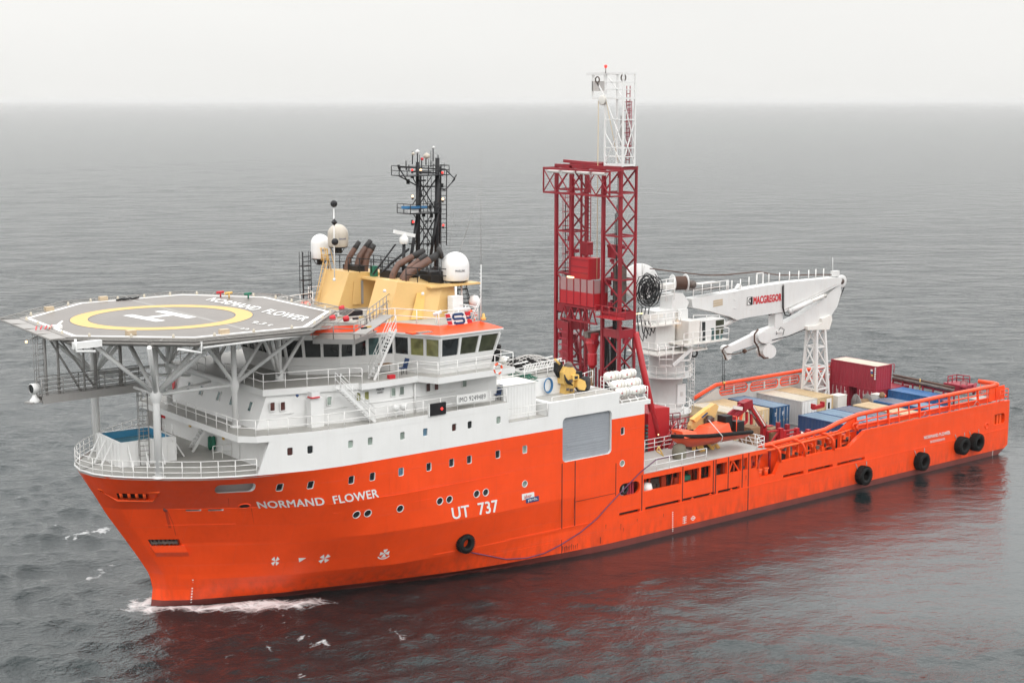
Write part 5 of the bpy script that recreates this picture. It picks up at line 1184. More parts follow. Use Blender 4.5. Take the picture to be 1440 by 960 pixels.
a=Q(565,346,-.5); m=MB(); m.lathe([(.26,-.05),(.34,.1),(.34,.4),(.2,.55),(.1,.75)],Q(565,341,-.6),(0,0,1),14); m.build('radar_gearbox',M['white'],MT)
MB().tube(Q(565,341,-.6),Q(564,395,-.6),.13,8).build('radar_post',K,MT)
# ------------------------------------------------------------------ drilling tower
DT=thing('drilling_tower','tall red steel drilling tower of two lattice columns rising amidships','drilling tower',(46.2,.2,2.4))
X0,X1=45.45,47.15; RD=M['red']
towers=[(-3.85,-1.75),(2.3,4.3)]
for ti,(ya,yb) in enumerate(towers):
    for (x,y,w_) in ((X0,ya,.30 if ti else .24),(X0,yb,.26),(X1,ya,.27 if ti else .17),(X1,yb,.18)):
        MB().beam((x,y,2.4),(x,y,29.4),w_,w_,up=(1,0,0)).build('tower_leg',RD,DT)
    bars=[29.3,27.35,23.8,20.2,17.2,15.7,12.3,8.9,5.5]
    for z in bars:
        h_=.7 if z in (17.2,15.7) else .14
        for a,b in (((X0,ya),(X1,ya)),((X0,ya),(X0,yb)),((X0,yb),(X1,yb)),((X1,ya),(X1,yb))):
            MB().beam((*a,z),(*b,z),.12,h_).build('tower_girt',RD,DT)
    for z0,z1 in zip(bars,bars[1:]):
        if z0-z1<1.6: continue
        zm=(z0+z1)/2
        for (c,e0) in (((X0,ya),(X1,ya)),((X0,ya),(X0,yb)),((X1,ya),(X1,yb))):
            if z0>29: MB().beam((*c,z0),(*e0,z1),.11).build('tower_brace',RD,DT)
            else:
                MB().beam((*e0,z0),(*c,zm),.11).build('tower_brace',RD,DT); MB().beam((*c,zm),(*e0,z1),.11).build('tower_brace',RD,DT)
# front truss below the cap and roof beams
xt=44.0
for y in (-4.1,4.3): MB().beam((xt,y,27.15),(xt,y,29.25),.1).build('truss_post',RD,DT)
for z in (27.15,29.15): MB().beam((xt,-4.1,z),(xt,4.3,z),.16).build('truss_chord',RD,DT)
nb=5
for k in range(nb):
    a=-4.1+8.4*k/nb; b=-4.1+8.4*(k+1)/nb
    MB().beam((xt,a,27.2),(xt,b,29.1),.07).build('truss_brace',RD,DT); MB().beam((xt,b,27.2),(xt,a,29.1),.07).build('truss_brace',RD,DT)
for y in (-4.1,-1.75,0.3,2.3,4.3):
    for z in (27.15,29.2): MB().beam((xt,y,z),(X0,y,z),.12).build('truss_arm',RD,DT)
for k in range(4):
    y=-3.0+k*1.9; MB().tube((xt-.12,y-.65,28.95),(xt-.12,y+.85,28.95),.13,8).build('light_tube',M['greyside'],DT)
for x in (X0,X1): MB().beam((x,-3.9,29.35),(x,4.4,29.35),.3,.3).build('cap_beam',RD,DT)
MB().beam((X0+.3,-1.2,29.6),(X0+.3,3.6,29.75),.35,.25).build('cap_beam',RD,DT); MB().beam((X1,0,29.6),(X1,4.3,29.6),.3,.25).build('cap_beam',RD,DT)
for y in (-1.75,.3,2.3): 
    m=MB(); m.prism([V(X0+.0,y-.35,27.2),V(X0,y+.35,27.2),V(X0,y+.18,29.2),V(X0,y-.18,29.2)],(.06,0,0)); m.build('gusset_plate',RD,DT)
# inside work: masts, ladders, guide rails, cylinders
for y,z0,z1 in ((1.6,2.4,29),(1.0,10,29)): MB().beam((X0+.5,y,z0),(X0+.5,y,z1),.14,.14).build('guide_rail',RD,DT)
ladder('tower_ladder',(X1,2.0,4),(X1,2.0,29),(0,.22,0),RD,.35,0,DT,.04); ladder('tower_ladder',(X0+.7,3.2,4),(X0+.7,3.2,28.5),(.2,.1,0),M['galv'],.35,0,DT,.03)
ladder('tower_ladder',(X0+.9,3.9,10),(X0+.9,3.9,27),(.25,0,0),M['brightred'],.4,.5,DT,.03); ladder('tower_ladder',(X0+1.2,-2.2,5),(X0+1.2,-2.2,28.5),(.12,.1,0),M['galv'],.35,0,DT,.03)
for y,x,z0,z1,r in ((-2.6,46.2,17.4,22.6,.2),(2.9,46.2,17.4,22.8,.16),(-3.5,47.4,6,16,.15),(-2.2,46.6,5,15.5,.14)): MB().tube((x,y,z0),(x,y,z1),r,10).build('hydraulic_cylinder',M['galv'],DT)
for y in (1.15,-2.35):
    m=MB(); m.box((45.9,y-.45,21.9),(46.5,y+.55,22.9)); 
    for k in range(5): m.tube((45.85,y-.4+k*.22,22.9),(46.5,y-.35+k*.22,22.9),.12,8)
    m.build('crown_sheaves',M['red'],DT)
m=MB(); m.box((45.3,-.1,19.9),(46.6,2.2,21.7)); 
m.build('red_housing',M['brightred'],DT)
for z in (20.4,20.9,21.5): MB().box((45.26,.0,z),(45.3,2.1,z+.07)).build('housing_rib',M['red'],DT)
MB().box((46.0,-3.2,18.2),(46.8,-2.5,21.3)).build('drive_housing',M['gearmix'],DT)
m=MB(); m.box((44.7,-1.45,17.75),(46.3,2.9,18.9)); m.build('work_cabin',M['brightred'],DT)
tg,t,b=newmat('frosted screen'); b.inputs['Base Color'].default_value=(.42,.25,.25,1); b.inputs['Roughness'].default_value=.3; b.inputs['Alpha'].default_value=.75
MB().box((44.72,-1.4,18.9),(44.76,2.9,20.0)).build('wind_screen',tg,DT); MB().box((44.8,-1.45,18.9),(46.3,-1.41,20.0)).build('wind_screen',tg,DT)
for y in (-1.45,-.6,.25,1.1,2.0,2.9): MB().beam((44.7,y,17.8),(44.7,y,20.05),.07).build('cabin_post',M['red'],DT)
MB().beam((44.6,1.0,20.08),(44.6,1.8,20.08),.1,.12).build('strip_lamp',M['ewarm'],DT)
for z in (17.6,16.4): MB().beam((44.8,-1.8,z),(44.8,2.9,z),.15).build('platform_chord',RD,DT)
for k in range(5): y=-1.7+k*.92; MB().beam((44.8,y,16.4),(44.8,y+.46,17.6),.09).build('platform_brace',RD,DT); MB().beam((44.8,y+.92,16.4),(44.8,y+.46,17.6),.09).build('platform_brace',RD,DT)
MB().box((44.8,-1.8,17.55),(47,2.9,17.7)).build('platform_floor',RD,DT)
m=MB(); m.box((44.4,-4.6,17.05),(45.4,-2.0,17.13)); m.rail([V(44.4,-2,17.1),V(44.4,-4.6,17.1),V(45.4,-4.6,17.1)],1.0,.03,.8); m.build('outrigger_platform',M['brightred'],DT)
# tapered lattice column, top drive and pipe
for y,x in ((2.3,45.1),(2.6,45.6)): pass
m=MB(); m.beam((45.2,2.9,2.4),(45.2,2.9,16.2),.5,.5); 
MB().beam((45.3,2.75,3),(45.3,2.75,16),.85,.3).build('guide_column',RD,DT)
for k in range(22): MB().box((44.85,2.2,3.4+k*.56),(44.9,3.2,3.5+k*.56)).build('column_rung',M['maroon'],DT)
o=MB(); o.lathe([(.2,1.2),(.55,1.1),(.5,.5),(.65,.3),(.5,0),(.35,-.6),(.42,-.7),(.4,-1.6),(.2,-1.9)],(45.6,-.35,14.3),(0,0,1),12,sm=False); TD=o.build('top_drive',M['brightred'],DT)
MB().beam((45.4,-1.1,14.7),(45.6,.9,14.9),.5,.25).build('drive_arm',M['red'],TD); MB().beam((44.9,-.3,15.3),(46.4,-.4,15.4),.6,.5).build('drive_motor',M['gearmix'],TD)
MB().tube((45.6,-.35,5),(45.6,-.35,12.6),.14,8).build('drill_pipe',M['wood'],DT); MB().lathe([(.2,-.4),(.5,-.3),(.5,.3),(.2,.4)],(45.6,-.35,9.8),(0,0,1),10).build('pipe_tool',M['gearmix'],DT)
for dx,dy in ((0,.7),(0,-.9),(.6,.2)): MB().beam((45.6+dx,-.35+dy,3),(45.6+dx,-.35+dy,12.4),.12).build('guide_rail',M['maroon'],DT)
# big back stays
MB().tube((47.25,-3.9,15.7),(50.5,-3.9,4.6),.27,12).build('back_stay',M['brightred'],DT)
MB().tube((47.25,3.9,14.7),(50.5,3.9,3),.25,12).build('back_stay',RD,DT); MB().tube((45.2,3.4,13.5),(46.2,.8,8.5),.22,10).build('lower_stay',RD,DT)
# black hose loops hanging inside the port column
hs_=MB()
for k in range(9):
    x=46.0+k*.13; y=-2.2+(k%3)*.5+.4; zz=15.2-random.random()*.5; d_=4.5+random.random()*2.2; w_=.5+random.random()*.8
    hs_.path([V(x,y,zz),V(x+w_*.1,y,zz-d_*.6),V(x+w_*.5,y,zz-d_),V(x+w_*.9,y,zz-d_*.6),V(x+w_,y,zz-.2)],.075,6)
hs_.build('hose_loops',M['hose'],DT,kind='stuff')
# white top tower
WT=M['white']; xa,xb,ya,yb=45.55,46.85,-3.9,-1.75
zt=29.5; zp_=35.0; ztop=37.0
for x,y in ((xa,ya),(xa,yb),(xb,ya),(xb,yb)): MB().beam((x,y,zt),(x,y,ztop),.13).build('white_tower_leg',WT,DT)
for z in (29.6,30.3,31.0,33.3,zp_,35.7,36.3,ztop):
    for a,b in (((xa,ya),(xb,ya)),((xa,ya),(xa,yb)),((xb,ya),(xb,yb)),((xa,yb),(xb,yb))): MB().beam((*a,z),(*b,z),.14 if z in (29.6,zp_,ztop) else .07).build('white_tower_girt',WT,DT)
for a,b in (((xa,yb),(xa,ya)),((xa,ya),(xb,ya))):
    MB().beam((*a,zp_),(*b,31.2),.07).build('white_tower_brace',WT,DT); MB().beam((*a,29.7),(*b,33.2),.07).build('white_tower_brace',WT,DT); MB().beam((*b,29.7),(*a,32.2),.06).build('white_tower_brace',WT,DT)
for y1 in (-.15,):
    for x in (xa,xb):
        MB().beam((x,yb,zp_),(x,y1,zp_),.16).build('jib_beam',WT,DT); MB().beam((x,yb,ztop),(x,y1+.7,ztop),.22,.2).build('jib_beam',WT,DT); MB().beam((x,y1,zp_),(x,y1,ztop),.1).build('jib_post',WT,DT)
    MB().beam((xa,y1,ztop),(xa,yb,zp_),.1).build('jib_brace',WT,DT); MB().beam((xa,yb,ztop),(xa,ya,zp_),.07).build('jib_brace',WT,DT)
MB().lathe([(0,-.1),(.34,-.1),(.42,-.07),(.36,0),(.42,.07),(.34,.1),(0,.1)],(45.4,-1.55,34.85),(1,0,0),20).build('rope_sheave',M['offwhite'],DT)
for p,r in ((V(45.4,-.9,36.5),.25),(V(46.0,-3.4,36.65),.28)):
    MB().path([p+V(0,math.cos(t)*r,math.sin(t)*r) for t in np.linspace(0,2*PI,13)[:-1]],.06,5,closed=True).build('small_sheave',M['gearmix'],DT)
MB().box((45.5,-.95,35.6),(46.3,-.1,36.4)).build('winch_box',M['greyside'],DT)
MB().tube((45.4,-1.05,34.8),(45.4,-1.05,20),.03,5).build('hoist_rope',M['beige'],DT); MB().tube((45.5,-1.9,34.8),(45.9,-3.0,29.8),.025,5).build('hoist_rope',M['beige'],DT)
ladder('red_cage_ladder',(xb-.1,-3.2,29.7),(xb-.1,-3.2,36.0),(0,.2,0),M['red'],.3,.0,DT,.04)
ladder('red_cage_ladder',(xb-.3,-3.6,30.2),(xb-.3,-3.6,34.8),(0,.2,0),M['maroon'],.3,.0,DT,.03)
for z in (31.2,32.2,33.1,34.0,34.7): MB().beam((xb-.5,-2.9,z),(xb-.2,-3.8,z),.05).build('ladder_hoop',M['maroon'],DT)
MB().beam((46.2,-3.0,31.2),(46.2,-3.0,33.6),.12).build('cable_tray',M['galv'],DT)
p=px(851.8,93.5,'y',-2.0); o=MB().lathe([(0,.14),(.12,.1),(.14,0),(.1,-.12),(0,-.14)],p,(0,0,1),10).build('beacon_lamp',M['ered'],DT); MB().tube(p-V(0,0,.12),V(p.x,p.y,37.0),.05,5).build('beacon_post',M['galv'],DT)
# ------------------------------------------------------------------ deck crane
CY=6.8
CR=thing('deck_crane','white knuckle boom deck crane with its boom laid aft on the white lattice rest','crane',(61.3,CY,2.4))
def C(u,v,y=CY): return px(u,v,'y',y)
xc=61.35
MB().lathe([(2.0,0),(2.0,.15),(1.55,.2),(1.55,6.6),(1.62,6.62),(1.62,6.8)],(xc,CY,2.4),(0,0,1),32).build('pedestal',M['cranewhite'],CR)
MB().lathe([(1.65,6.85),(1.65,9.0),(1.72,9.02),(1.72,9.25)],(xc,CY,2.4),(0,0,1),32).build('upper_pedestal',M['cranewhite'],CR)
MB().lathe([(1.74,9.05),(1.78,9.1),(1.78,9.18),(1.74,9.2)],(xc,CY,2.4),(0,0,1),32).build('slew_ring_band',M['redmark'],CR)
for z in (5.5,9.0):
    m=MB(); m.lathe([(1.6,0),(2.45,0),(2.45,.12),(1.6,.12)],(xc,CY,z),(0,0,1),28,sm=False); o=m.build('ring_platform',M['cranewhite'],CR)
    m=MB(); m.rail([V(xc+2.4*math.cos(t),CY+2.4*math.sin(t),z+.1) for t in np.linspace(0,2*PI,17)[:-1]],1.05,.035,1.5,(1,.5),closed=True); m.build('platform_railing',M['rail'],o)
m=MB(); m.box((xc-.2,CY-1.75,6.3),(xc+.9,CY-1.45,8.3)); m.build('access_door',M['cranewhite'],CR); MB().box((xc+.2,CY-1.8,7.2),(xc+.5,CY-1.74,7.6)).build('door_window',M['greyside'],CR)
ladder('pedestal_ladder',(xc+2.3,CY-1.2,5.6),(xc+2.3,CY-1.2,11),(.0,.25,0),M['rail'],.35,.5,CR,.03)
# slewing column
a,b=C(905,487),C(962,432)
m=MB(); m.box((58.9,CY-1.0,11.7),(61.4,CY+1.2,15.4)); m.build('slewing_house',M['cranewhite'],CR)
m=MB(); m.box((61.9,CY-.9,11.7),(63.2,CY+.9,15.3)); m.build('king_post',M['cranewhite'],CR); m=MB(); m.box((61.4,CY-.6,11.7),(61.9,CY+1,15.5)); m.build('column_web',M['offwhite'],CR)
m=MB(); m.prism([C(944,440,CY-.7),C(963,440,CY-.7),C(969,425,CY-.7),C(960,412,CY-.7),C(946,414,CY-.7)],(0,1.6,0)); m.build('boom_hinge',M['cranewhite'],CR)
m=MB(); m.box((57.6,CY-2.6,11.5),(64.2,CY+1.5,11.62)); m.build('slewing_platform',M['offwhite'],CR)
m=MB(); m.rail([V(57.7,CY+1,11.62),V(57.7,CY-2.5,11.62),V(64.1,CY-2.5,11.62)],1.05,.035,1.1,(1,.5)); m.build('platform_railing',M['rail'],CR)
stA=C(959,490,CY-2.8); m=MB()
m.beam(C(973,490,CY-2.7),C(946,514,CY-2.7),.2,.28); m.beam(C(973,490,CY-2.7),C(970,506,CY-2.7),.14,.14); m.beam(C(970,506,CY-2.7),C(955,507,CY-2.7),.14,.14); m.build('stair_bracket',M['cranewhite'],CR)
m=MB(); m.rail([C(927,514,CY-2.7),C(946,514,CY-2.7)],1.8,.035,1,(1,.66,.33,0)); m.rail([C(927,514,CY-1.9),C(927,514,CY-2.7)],1.8,.03,1,(1,.5)); m.build('hanging_ladder_cage',M['rail'],CR)
# reel platform, reels
m=MB(); m.box((57.1,CY-2.2,14.2),(61.0,CY+.3,14.32)); m.build('reel_platform',M['offwhite'],CR)
m=MB(); m.rail([V(57.1,CY-.5,14.32),V(57.1,CY-2.15,14.32),V(61.0,CY-2.15,14.32)],1.05,.04,.9,(1,.5)); m.build('platform_railing',M['rail'],CR)
m=MB(); p=C(918,443,CY-1.5); m.beam(C(905,446,CY-1.5),C(932,443,CY-1.5),.15,.4); m.beam(C(912,449,CY-1.5),C(928,449,CY-1.5),.1,.1); m.build('platform_truss',M['offwhite'],CR)
rw=C(900,396,CY+1.6); ax_=Vector((-.5,-.85,.05)).normalized()
def reel(c,r,w_,rc_,name,mf,mc,ax,spokes=8,par=CR):
    c=Vector(c); ax=Vector(ax).normalized(); o=None
    for sg in (-1,1):
        p=c+ax*(w_/2*sg); m=MB(); m.lathe([(0,-.04),(r,-.04),(r+.03,0),(r,.04),(0,.04)],p,ax,30); 
        x=ax.orthogonal().normalized(); y=ax.cross(x)
        for k in range(spokes): t=2*PI*k/spokes; m.beam(p+ax*.05*sg,p+ax*.05*sg+(x*math.cos(t)+y*math.sin(t))*r*.95,.06,.06)
        m.build(name+'_flange',mf,par)
    m=MB(); n=max(4,int(w_/.12)); prof=[]
    for k in range(n): h=-w_/2+w_*k/n; prof+=[(rc_,h),(rc_+.05,h+w_/n/2)]
    prof.append((rc_,w_/2)); m.lathe(prof,c,ax,24); m.build(name+'_winding',mc,par)
reel(rw,1.7,.6,1.0,'umbilical_reel',M['cranewhite'],M['tan'],ax_,10)
reel(C(955,398,CY),.85,1.35,.62,'winch_drum',M['cranewhite'],M['cable'],(.93,-.37,0),8)
# black hose bundle on its own reel
hb_=MB(); hc=C(912.5,408.5,CY-1.6)
rnd=random.Random(4)
for k in range(46):
    r=.35+.95*rnd.random()**.6; t0=rnd.random()*2*PI; span=1.2+rnd.random()*3; dep=(rnd.random()-.5)*1.0; w1=(rnd.random()-.5)*.5
    pts=[]
    for q in range(8):
        t=t0+span*q/7; rr=r+.12*math.sin(3*t+k); pts.append(hc+V(rr*math.cos(t)*.95,dep+w1*q/7,rr*math.sin(t)*1.15))
    hb_.path(pts,.042,5)
hb_.build('hose_bundle',M['hose'],CR,kind='stuff')
m=MB()
for r in (.3,1.3): m.path([hc+V(r*math.cos(t)*.95,0,r*math.sin(t)*1.12) for t in np.linspace(0,2*PI,21)[:-1]],.05,6,closed=True)
for k in range(6): t=k*PI/3; m.tube(hc,hc+V(1.25*math.cos(t),0,1.4*math.sin(t)),.04,5)
m.build('hose_reel_frame',M['black'],CR)
hh=MB()
for k in range(4):
    u=896+k*5; hh.path([C(u+2,432,CY-1.4),C(u,446,CY-1.4),C(u+3,470-k*3,CY-1.2),C(u+8,480-k*4,CY-1.2),C(u+12,455,CY-1.2)],.05,6)
hh.build('hanging_hoses',M['hose'],CR,kind='stuff')
m=MB(); m.tube(C(903,387,CY),C(903,368,CY),.03,5); m.build('reel_rod',M['galv'],CR)
m=MB(); m.box(tuple(C(936,407,CY-.6)),tuple(C(943,397,CY+.1))); m.build('winch_cabinet',M['offwhite'],CR); m=MB(); m.box(tuple(C(983,401,CY-.4)),tuple(C(1002,395,CY+.5))); m.build('hydraulic_tank',M['greyside'],CR)
m=MB(); m.box(tuple(C(980,409,CY-.6)),tuple(C(1002,402,CY+.6))); m.lathe([(0,-.3),(.4,-.3),(.4,.3),(0,.3)],C(972,400,CY-.7),(0,1,0),14); m.build('winch_motor',M['gearmix'],CR)
m=MB(); m.rail([C(975,416,CY-.9),C(1024,409,CY-.9)],1.05,.035,1.1,(1,.5)); m.build('boom_railing',M['rail'],CR)
m=MB(); m.rail([C(925,425,CY-1.2),C(948,421,CY-1.2)],2.0,.04,.9,(1,.75,.5,.25)); m.build('winch_railing',M['rail'],CR)
# main boom, plate box with stiffeners
def plate(pts,y0,y1,name,mat,par=CR):
    P=[C(u,v,(y0+y1)/2) for u,v in pts]; m=MB(); m.prism([V(p.x,y0,p.z) for p in P],(0,y1-y0,0)); return m.build(name,mat,par)
BM=plate([(966,419.5),(1024,409.5),(1060,402.3),(1100,396.5),(1171,389.5),(1178,392),(1176,399),(1130,422),(1103,435),(1098,437.5),(1047,445),(1030,449),(1020,444),(968,431)],CY-.6,CY+.6,'main_boom',M['cranewhite'])
JB=plate([(1168,406),(1177,398.5),(1179,410),(1173,430),(1166,441),(1160,450),(1146,457),(1104,472),(1086,480),(1076,484),(1068,481.5),(1062.5,474),(1064,467),(1070,463.5),(1099,453.5),(1124,440.5),(1148,424.5)],CY-.42,CY+.42,'knuckle_jib',M['cranewhite'])
KN=plate([(1069+9*math.cos(t),473.5+8*math.sin(t)) for t in np.linspace(0,2*PI,17)[:-1]],CY-.62,CY+.62,'knuckle_plate',M['cranewhite'])
plate([(1077+9.5*math.cos(t),493+10*math.sin(t)) for t in np.linspace(0,2*PI,17)[:-1]],CY-.5,CY+.5,'knuckle_plate',M['cranewhite'])
m=MB(); m.path([C(u,v,CY-.63) for u,v in ((1066,463),(1061,470),(1061,480),(1066,488),(1068,498),(1074,503.5),(1080,503))],.09,6); m.build('hose_guide',M['cable'],CR)
plate([(1085.5,440),(1096,439),(1097,458),(1085,461)],CY-.45,CY+.45,'boom_strut',M['cranewhite'])
m=MB(); m.tube(C(1112,436.5,CY-.85),C(1140,424,CY-.85),.27,14); o=m.build('jib_cylinder',M['cranewhite'],CR); MB().tube(C(1140,424,CY-.85),C(1161,414.5,CY-.85),.18,12).build('cylinder_rod',M['offwhite'],o)
m=MB(); m.lathe([(0,-.2),(.3,-.2),(.3,.2),(0,.2)],C(1112,437,CY-.8),(0,1,0),12); m.build('cylinder_pin',M['cranewhite'],CR); m=MB(); m.lathe([(0,-.2),(.22,-.2),(.22,.2),(0,.2)],C(1159,415.5,CY-.8),(0,1,0),12); m.build('cylinder_pin',M['galv'],CR)
m=MB(); m.tube(C(1036,447.5),C(1005,462),.28,14); m.tube(C(1005,462),C(985,470),.2,12); m.build('luffing_cylinder',M['cranewhite'],CR)
m=MB(); m.path([C(u,v,CY-.7) for u,v in ((1101,402),(1101,432),(1104,443),(1110,444),(1116,436))],.07,6); m.build('hydraulic_hose',M['hose'],CR)
m=MB(); m.beam(C(1101.5,400,CY-.66),C(1101.5,434,CY-.66),.22,.08); m.build('cable_tray',M['galv'],CR)
m=MB(); m.path([C(u,v,CY-.5) for u,v in ((1079,440),(1082,443),(1085,441))],.06,5); m.build('hydraulic_hose',M['hose'],CR)
m=MB(); m.path([C(u,v,CY-.5) for u,v in ((1092,470),(1098,460),(1103,463),(1101,471))],.03,5); m.build('jib_handrail',M['black'],CR); m=MB(); m.box(tuple(C(1093,468,CY-.6)),tuple(C(1099,464,CY-.4))); m.build('jib_bracket',M['cranewhite'],CR)
# fly jib and head
A_,B_=C(1068,473),C(1020,493)
m=MB(); m.frustum([V(A_.x,CY-.35,A_.z-.55),V(A_.x,CY+.35,A_.z-.55),V(A_.x-.2,CY+.35,A_.z+.55),V(A_.x-.2,CY-.35,A_.z+.55)],[V(B_.x,CY-.25,B_.z-.3),V(B_.x,CY+.25,B_.z-.3),V(B_.x-.1,CY+.25,B_.z+.32),V(B_.x-.1,CY-.25,B_.z+.32)]); m.build('fly_jib',M['cranewhite'],CR)
plate([(1022+6*math.cos(t),491+6*math.sin(t)) for t in np.linspace(0,2*PI,13)[:-1]],CY-.35,CY+.35,'jib_head',M['cranewhite']); plate([(1019,494),(1025,492),(1026,503),(1021,506),(1019,502)],CY-.25,CY+.25,'jib_head_block',M['cranewhite'])
m=MB(); m.path([C(u,v,CY-.4) for u,v in ((1024,486),(1018,489),(1015.5,494),(1019,500),(1021,506))],.07,6); m.build('head_guard',M['cable'],CR)
for u,v0,v1 in ((1016,500,540),(1018.5,505,542)): MB().tube(C(u,v0),C(u+.3,v1),.025,5).build('hoist_wire',M['black'],CR)
MB().tube(C(1018.5,536),C(1018.6,548),.05,6).build('hoist_wire',M['black'],CR); p=C(1018,537.5); MB().lathe([(0,.12),(.15,.05),(.15,-.1),(0,-.15)],p,(0,0,1),8).build('hook_ball',M['gold'],CR)
m=MB(); m.path([C(u,v,CY-.5) for u,v in ((1022,497),(1032,498),(1048,494),(1065,488))],.045,5); m.lathe([(0,-.1),(.22,-.1),(.22,.1),(0,.1)],C(1047,493.5,CY-.5),(1,0,.2),10); m.build('jib_wire',M['cable'],CR)
m=MB(); m.path([C(u,v,CY-.5) for u,v in ((1086,478),(1110,472),(1134,462))],.05,5); m.build('jib_wire',M['black'],CR); m=MB(); m.path([C(u,v,CY) for u,v in ((1187,404),(1180,420),(1166,441))],.07,5); m.build('jib_wire',M['black'],CR)
# tip sheave
p=C(1183,395.5); m=MB(); m.lathe([(.3,-.12),(.62,-.12),(.68,-.07),(.6,0),(.68,.07),(.62,.12),(.3,.12)],p,(.15,1,0),24); m.build('tip_sheave',M['cranewhite'],CR); MB().lathe([(0,-.16),(.3,-.16),(.3,.16),(0,.16)],p,(.15,1,0),14).build('sheave_hub',M['gearmix'],CR)
# posts and cable over the boom
for u,v in ((1022,409),(1029,408.5),(1041,406.5),(1053,403.5),(1064,401.5),(1081,399),(1096,397),(1110,395.5),(1123,394.5),(1137,393),(1147,392),(1158,391)):
    a=C(u,v,CY-.4); MB().tube(a,a+V(0,0,1.0),.055,6).build('boom_post',M['rail'],CR)
m=MB(); a=C(1064,402,CY-.3); m.beam(a,a+V(0,0,1.25),.1); m.beam(a+V(.9,0,0),a+V(.9,0,1.25),.1); m.beam(a+V(0,0,1.25),a+V(.9,0,1.25),.1); m.build('cable_gantry',M['rail'],CR)
m=MB(); m.path([C(u,v,CY) for u,v in ((914,377.5),(925,379),(945,381.5),(965,384),(983,386),(1000,387),(1020,386.5),(1040,384.5),(1064,382),(1072,382.5),(1082,385),(1096,386.8),(1120,386.8),(1150,386.3),(1172,386.2),(1179,388))],.06,6); m.build('umbilical_cable',M['cable'],CR)
m=MB(); m.tube(C(1171,388),C(1171,362),.035,5); m.box(tuple(C(1172,389,CY-.3)),tuple(C(1176.5,380,CY+.1))); m.build('tip_aerial',M['cranewhite'],CR)
m=MB(); m.prism([C(1037,405.5,CY),C(1045,404,CY),C(1041,399,CY)],(0,.4,0)); m.build('boom_lug',M['cranewhite'],CR)
# lettering on the boom side
yb_=CY-.62
def bmap(c0,c1,c2,c3):
    q=[C(u,v,yb_) for u,v in (c0,c1,c2,c3)]; return lambda s,t: (q[0]*(1-s)+q[1]*s)*(1-t)+(q[2]*(1-s)+q[3]*s)*t
text_mesh('MACGREGOR',bmap((1059.6,427.8),(1098.6,422.6),(1059.8,417.6),(1098.8,412.8)),'boom_lettering',M['redmark'],CR,bold=.05)
q=bmap((1050.3,429.5),(1058.2,428.3),(1050.5,418),(1058.4,417)); m=MB(); m.prism([q(0,0),q(1,0),q(1,1),q(0,1)],(0,-.012,0)); LG=m.build('boom_emblem',M['black'],CR)
m=MB(); m.prism([q(.08,.06)+V(0,-.02,0),q(.6,.06)+V(0,-.02,0),q(.6,.94)+V(0,-.02,0),q(.08,.94)+V(0,-.02,0)],(0,-.006,0)); m.build('emblem_field',M['white2'],LG)
m=MB(); m.path([q(.5+.22*math.cos(t),.55+.25*math.sin(t))+V(0,-.04,0) for t in np.linspace(-.5,4.6,10)]+[q(.62,.12)+V(0,-.04,0)],.05,5); m.build('emblem_curl',M['black'],LG)
q=bmap((1003,432),(1016.5,428.8),(1003.2,422),(1016.3,419.8))
for k in range(3):
    m=MB(); m.prism([q(0,.02+.34*k),q(1,.02+.34*k),q(1,.28+.34*k),q(0,.28+.34*k)],(0,-.01,0)); m.build('load_table_line',M['tan'],CR)
for u,v in ((1033.5,411),(1033.5,421.5),(1033.5,433)): 
    a=C(u,v,yb_); MB().box((a.x-.14,a.y-.05,a.z-.03),(a.x+.14,a.y,a.z+.03)).build('boom_step',M['cranewhite'],CR)
# operator cab
yc_=CY-2.5
a,b=C(968,483,yc_),C(984,450,yc_); m=MB(); m.box((a.x,yc_,a.z),(b.x,yc_+1.6,b.z)); m.build('cab_cabinet',M['offwhite'],CR)
a,b=C(985,481,yc_),C(1017,447.5,yc_); bx_=MB(); bx_.prism([V(a.x,yc_,a.z),V(b.x-.1,yc_,a.z),V(b.x+.25,yc_,b.z-.1),V(b.x+.1,yc_,b.z),V(a.x,yc_,b.z)],(0,1.6,0)); CB=bx_.build('operator_cab',M['cranewhite'],CR)
def cw_(pts,mt):
    m=MB(); m.prism([C(u,v,yc_-.02) for u,v in pts],(0,.015,0)); m.build('cab_window',M[mt],CB)
cw_([(987.5,452.5),(992,452.3),(992,478.5),(987.5,479)],'gdark'); cw_([(1000,461.5),(1004.3,461),(1004.3,479),(1000,479.6)],'gteal'); cw_([(1006.6,450.5),(1018.3,448.8),(1018,456.5),(1006.6,458.5)],'golive'); cw_([(1006.6,460.3),(1018,458.8),(1016.5,469.5),(1006.6,470.5)],'golive'); cw_([(1006.6,471.5),(1016.3,470.5),(1015,478),(1006.6,479.2)],'gteal')
m=MB(); a=C(962,485,yc_-.5); b=C(1025,482,yc_-.5); m.box((a.x,yc_-.5,a.z-.12),(b.x,yc_+1.8,a.z)); m.build('cab_platform',M['offwhite'],CR)
m=MB(); m.rail([V(a.x,yc_-.45,a.z),V(b.x,yc_-.45,a.z),V(b.x,yc_+1.7,a.z)],1.05,.03,1.2,(1,.5)); m.rail([C(975,447,yc_+.3),C(1012,447,yc_+.3)],.25,.035,2,(1,)); m.build('cab_railing',M['rail'],CR)
m=MB(); q=C(976.5,497,CY-2.3); m.path([q+V(.38*math.cos(t),0,.3*math.sin(t)) for t in np.linspace(0,2*PI,13)[:-1]],.09,6,closed=True); m.build('coiled_hose',M['hose'],CR)
for u,v in ((949,455),): 
    p=C(u,v,CY-.95); MB().box((p.x-.3,p.y-.15,p.z-.04),(p.x+.3,p.y,p.z+.06)).build('work_lamp',M['ewarm'],CR)
p=C(898,441,CY-2.2); MB().beam(p-V(.5,0,0),p+V(.5,0,0),.06,.06).build('work_lamp',M['ewarm'],CR)
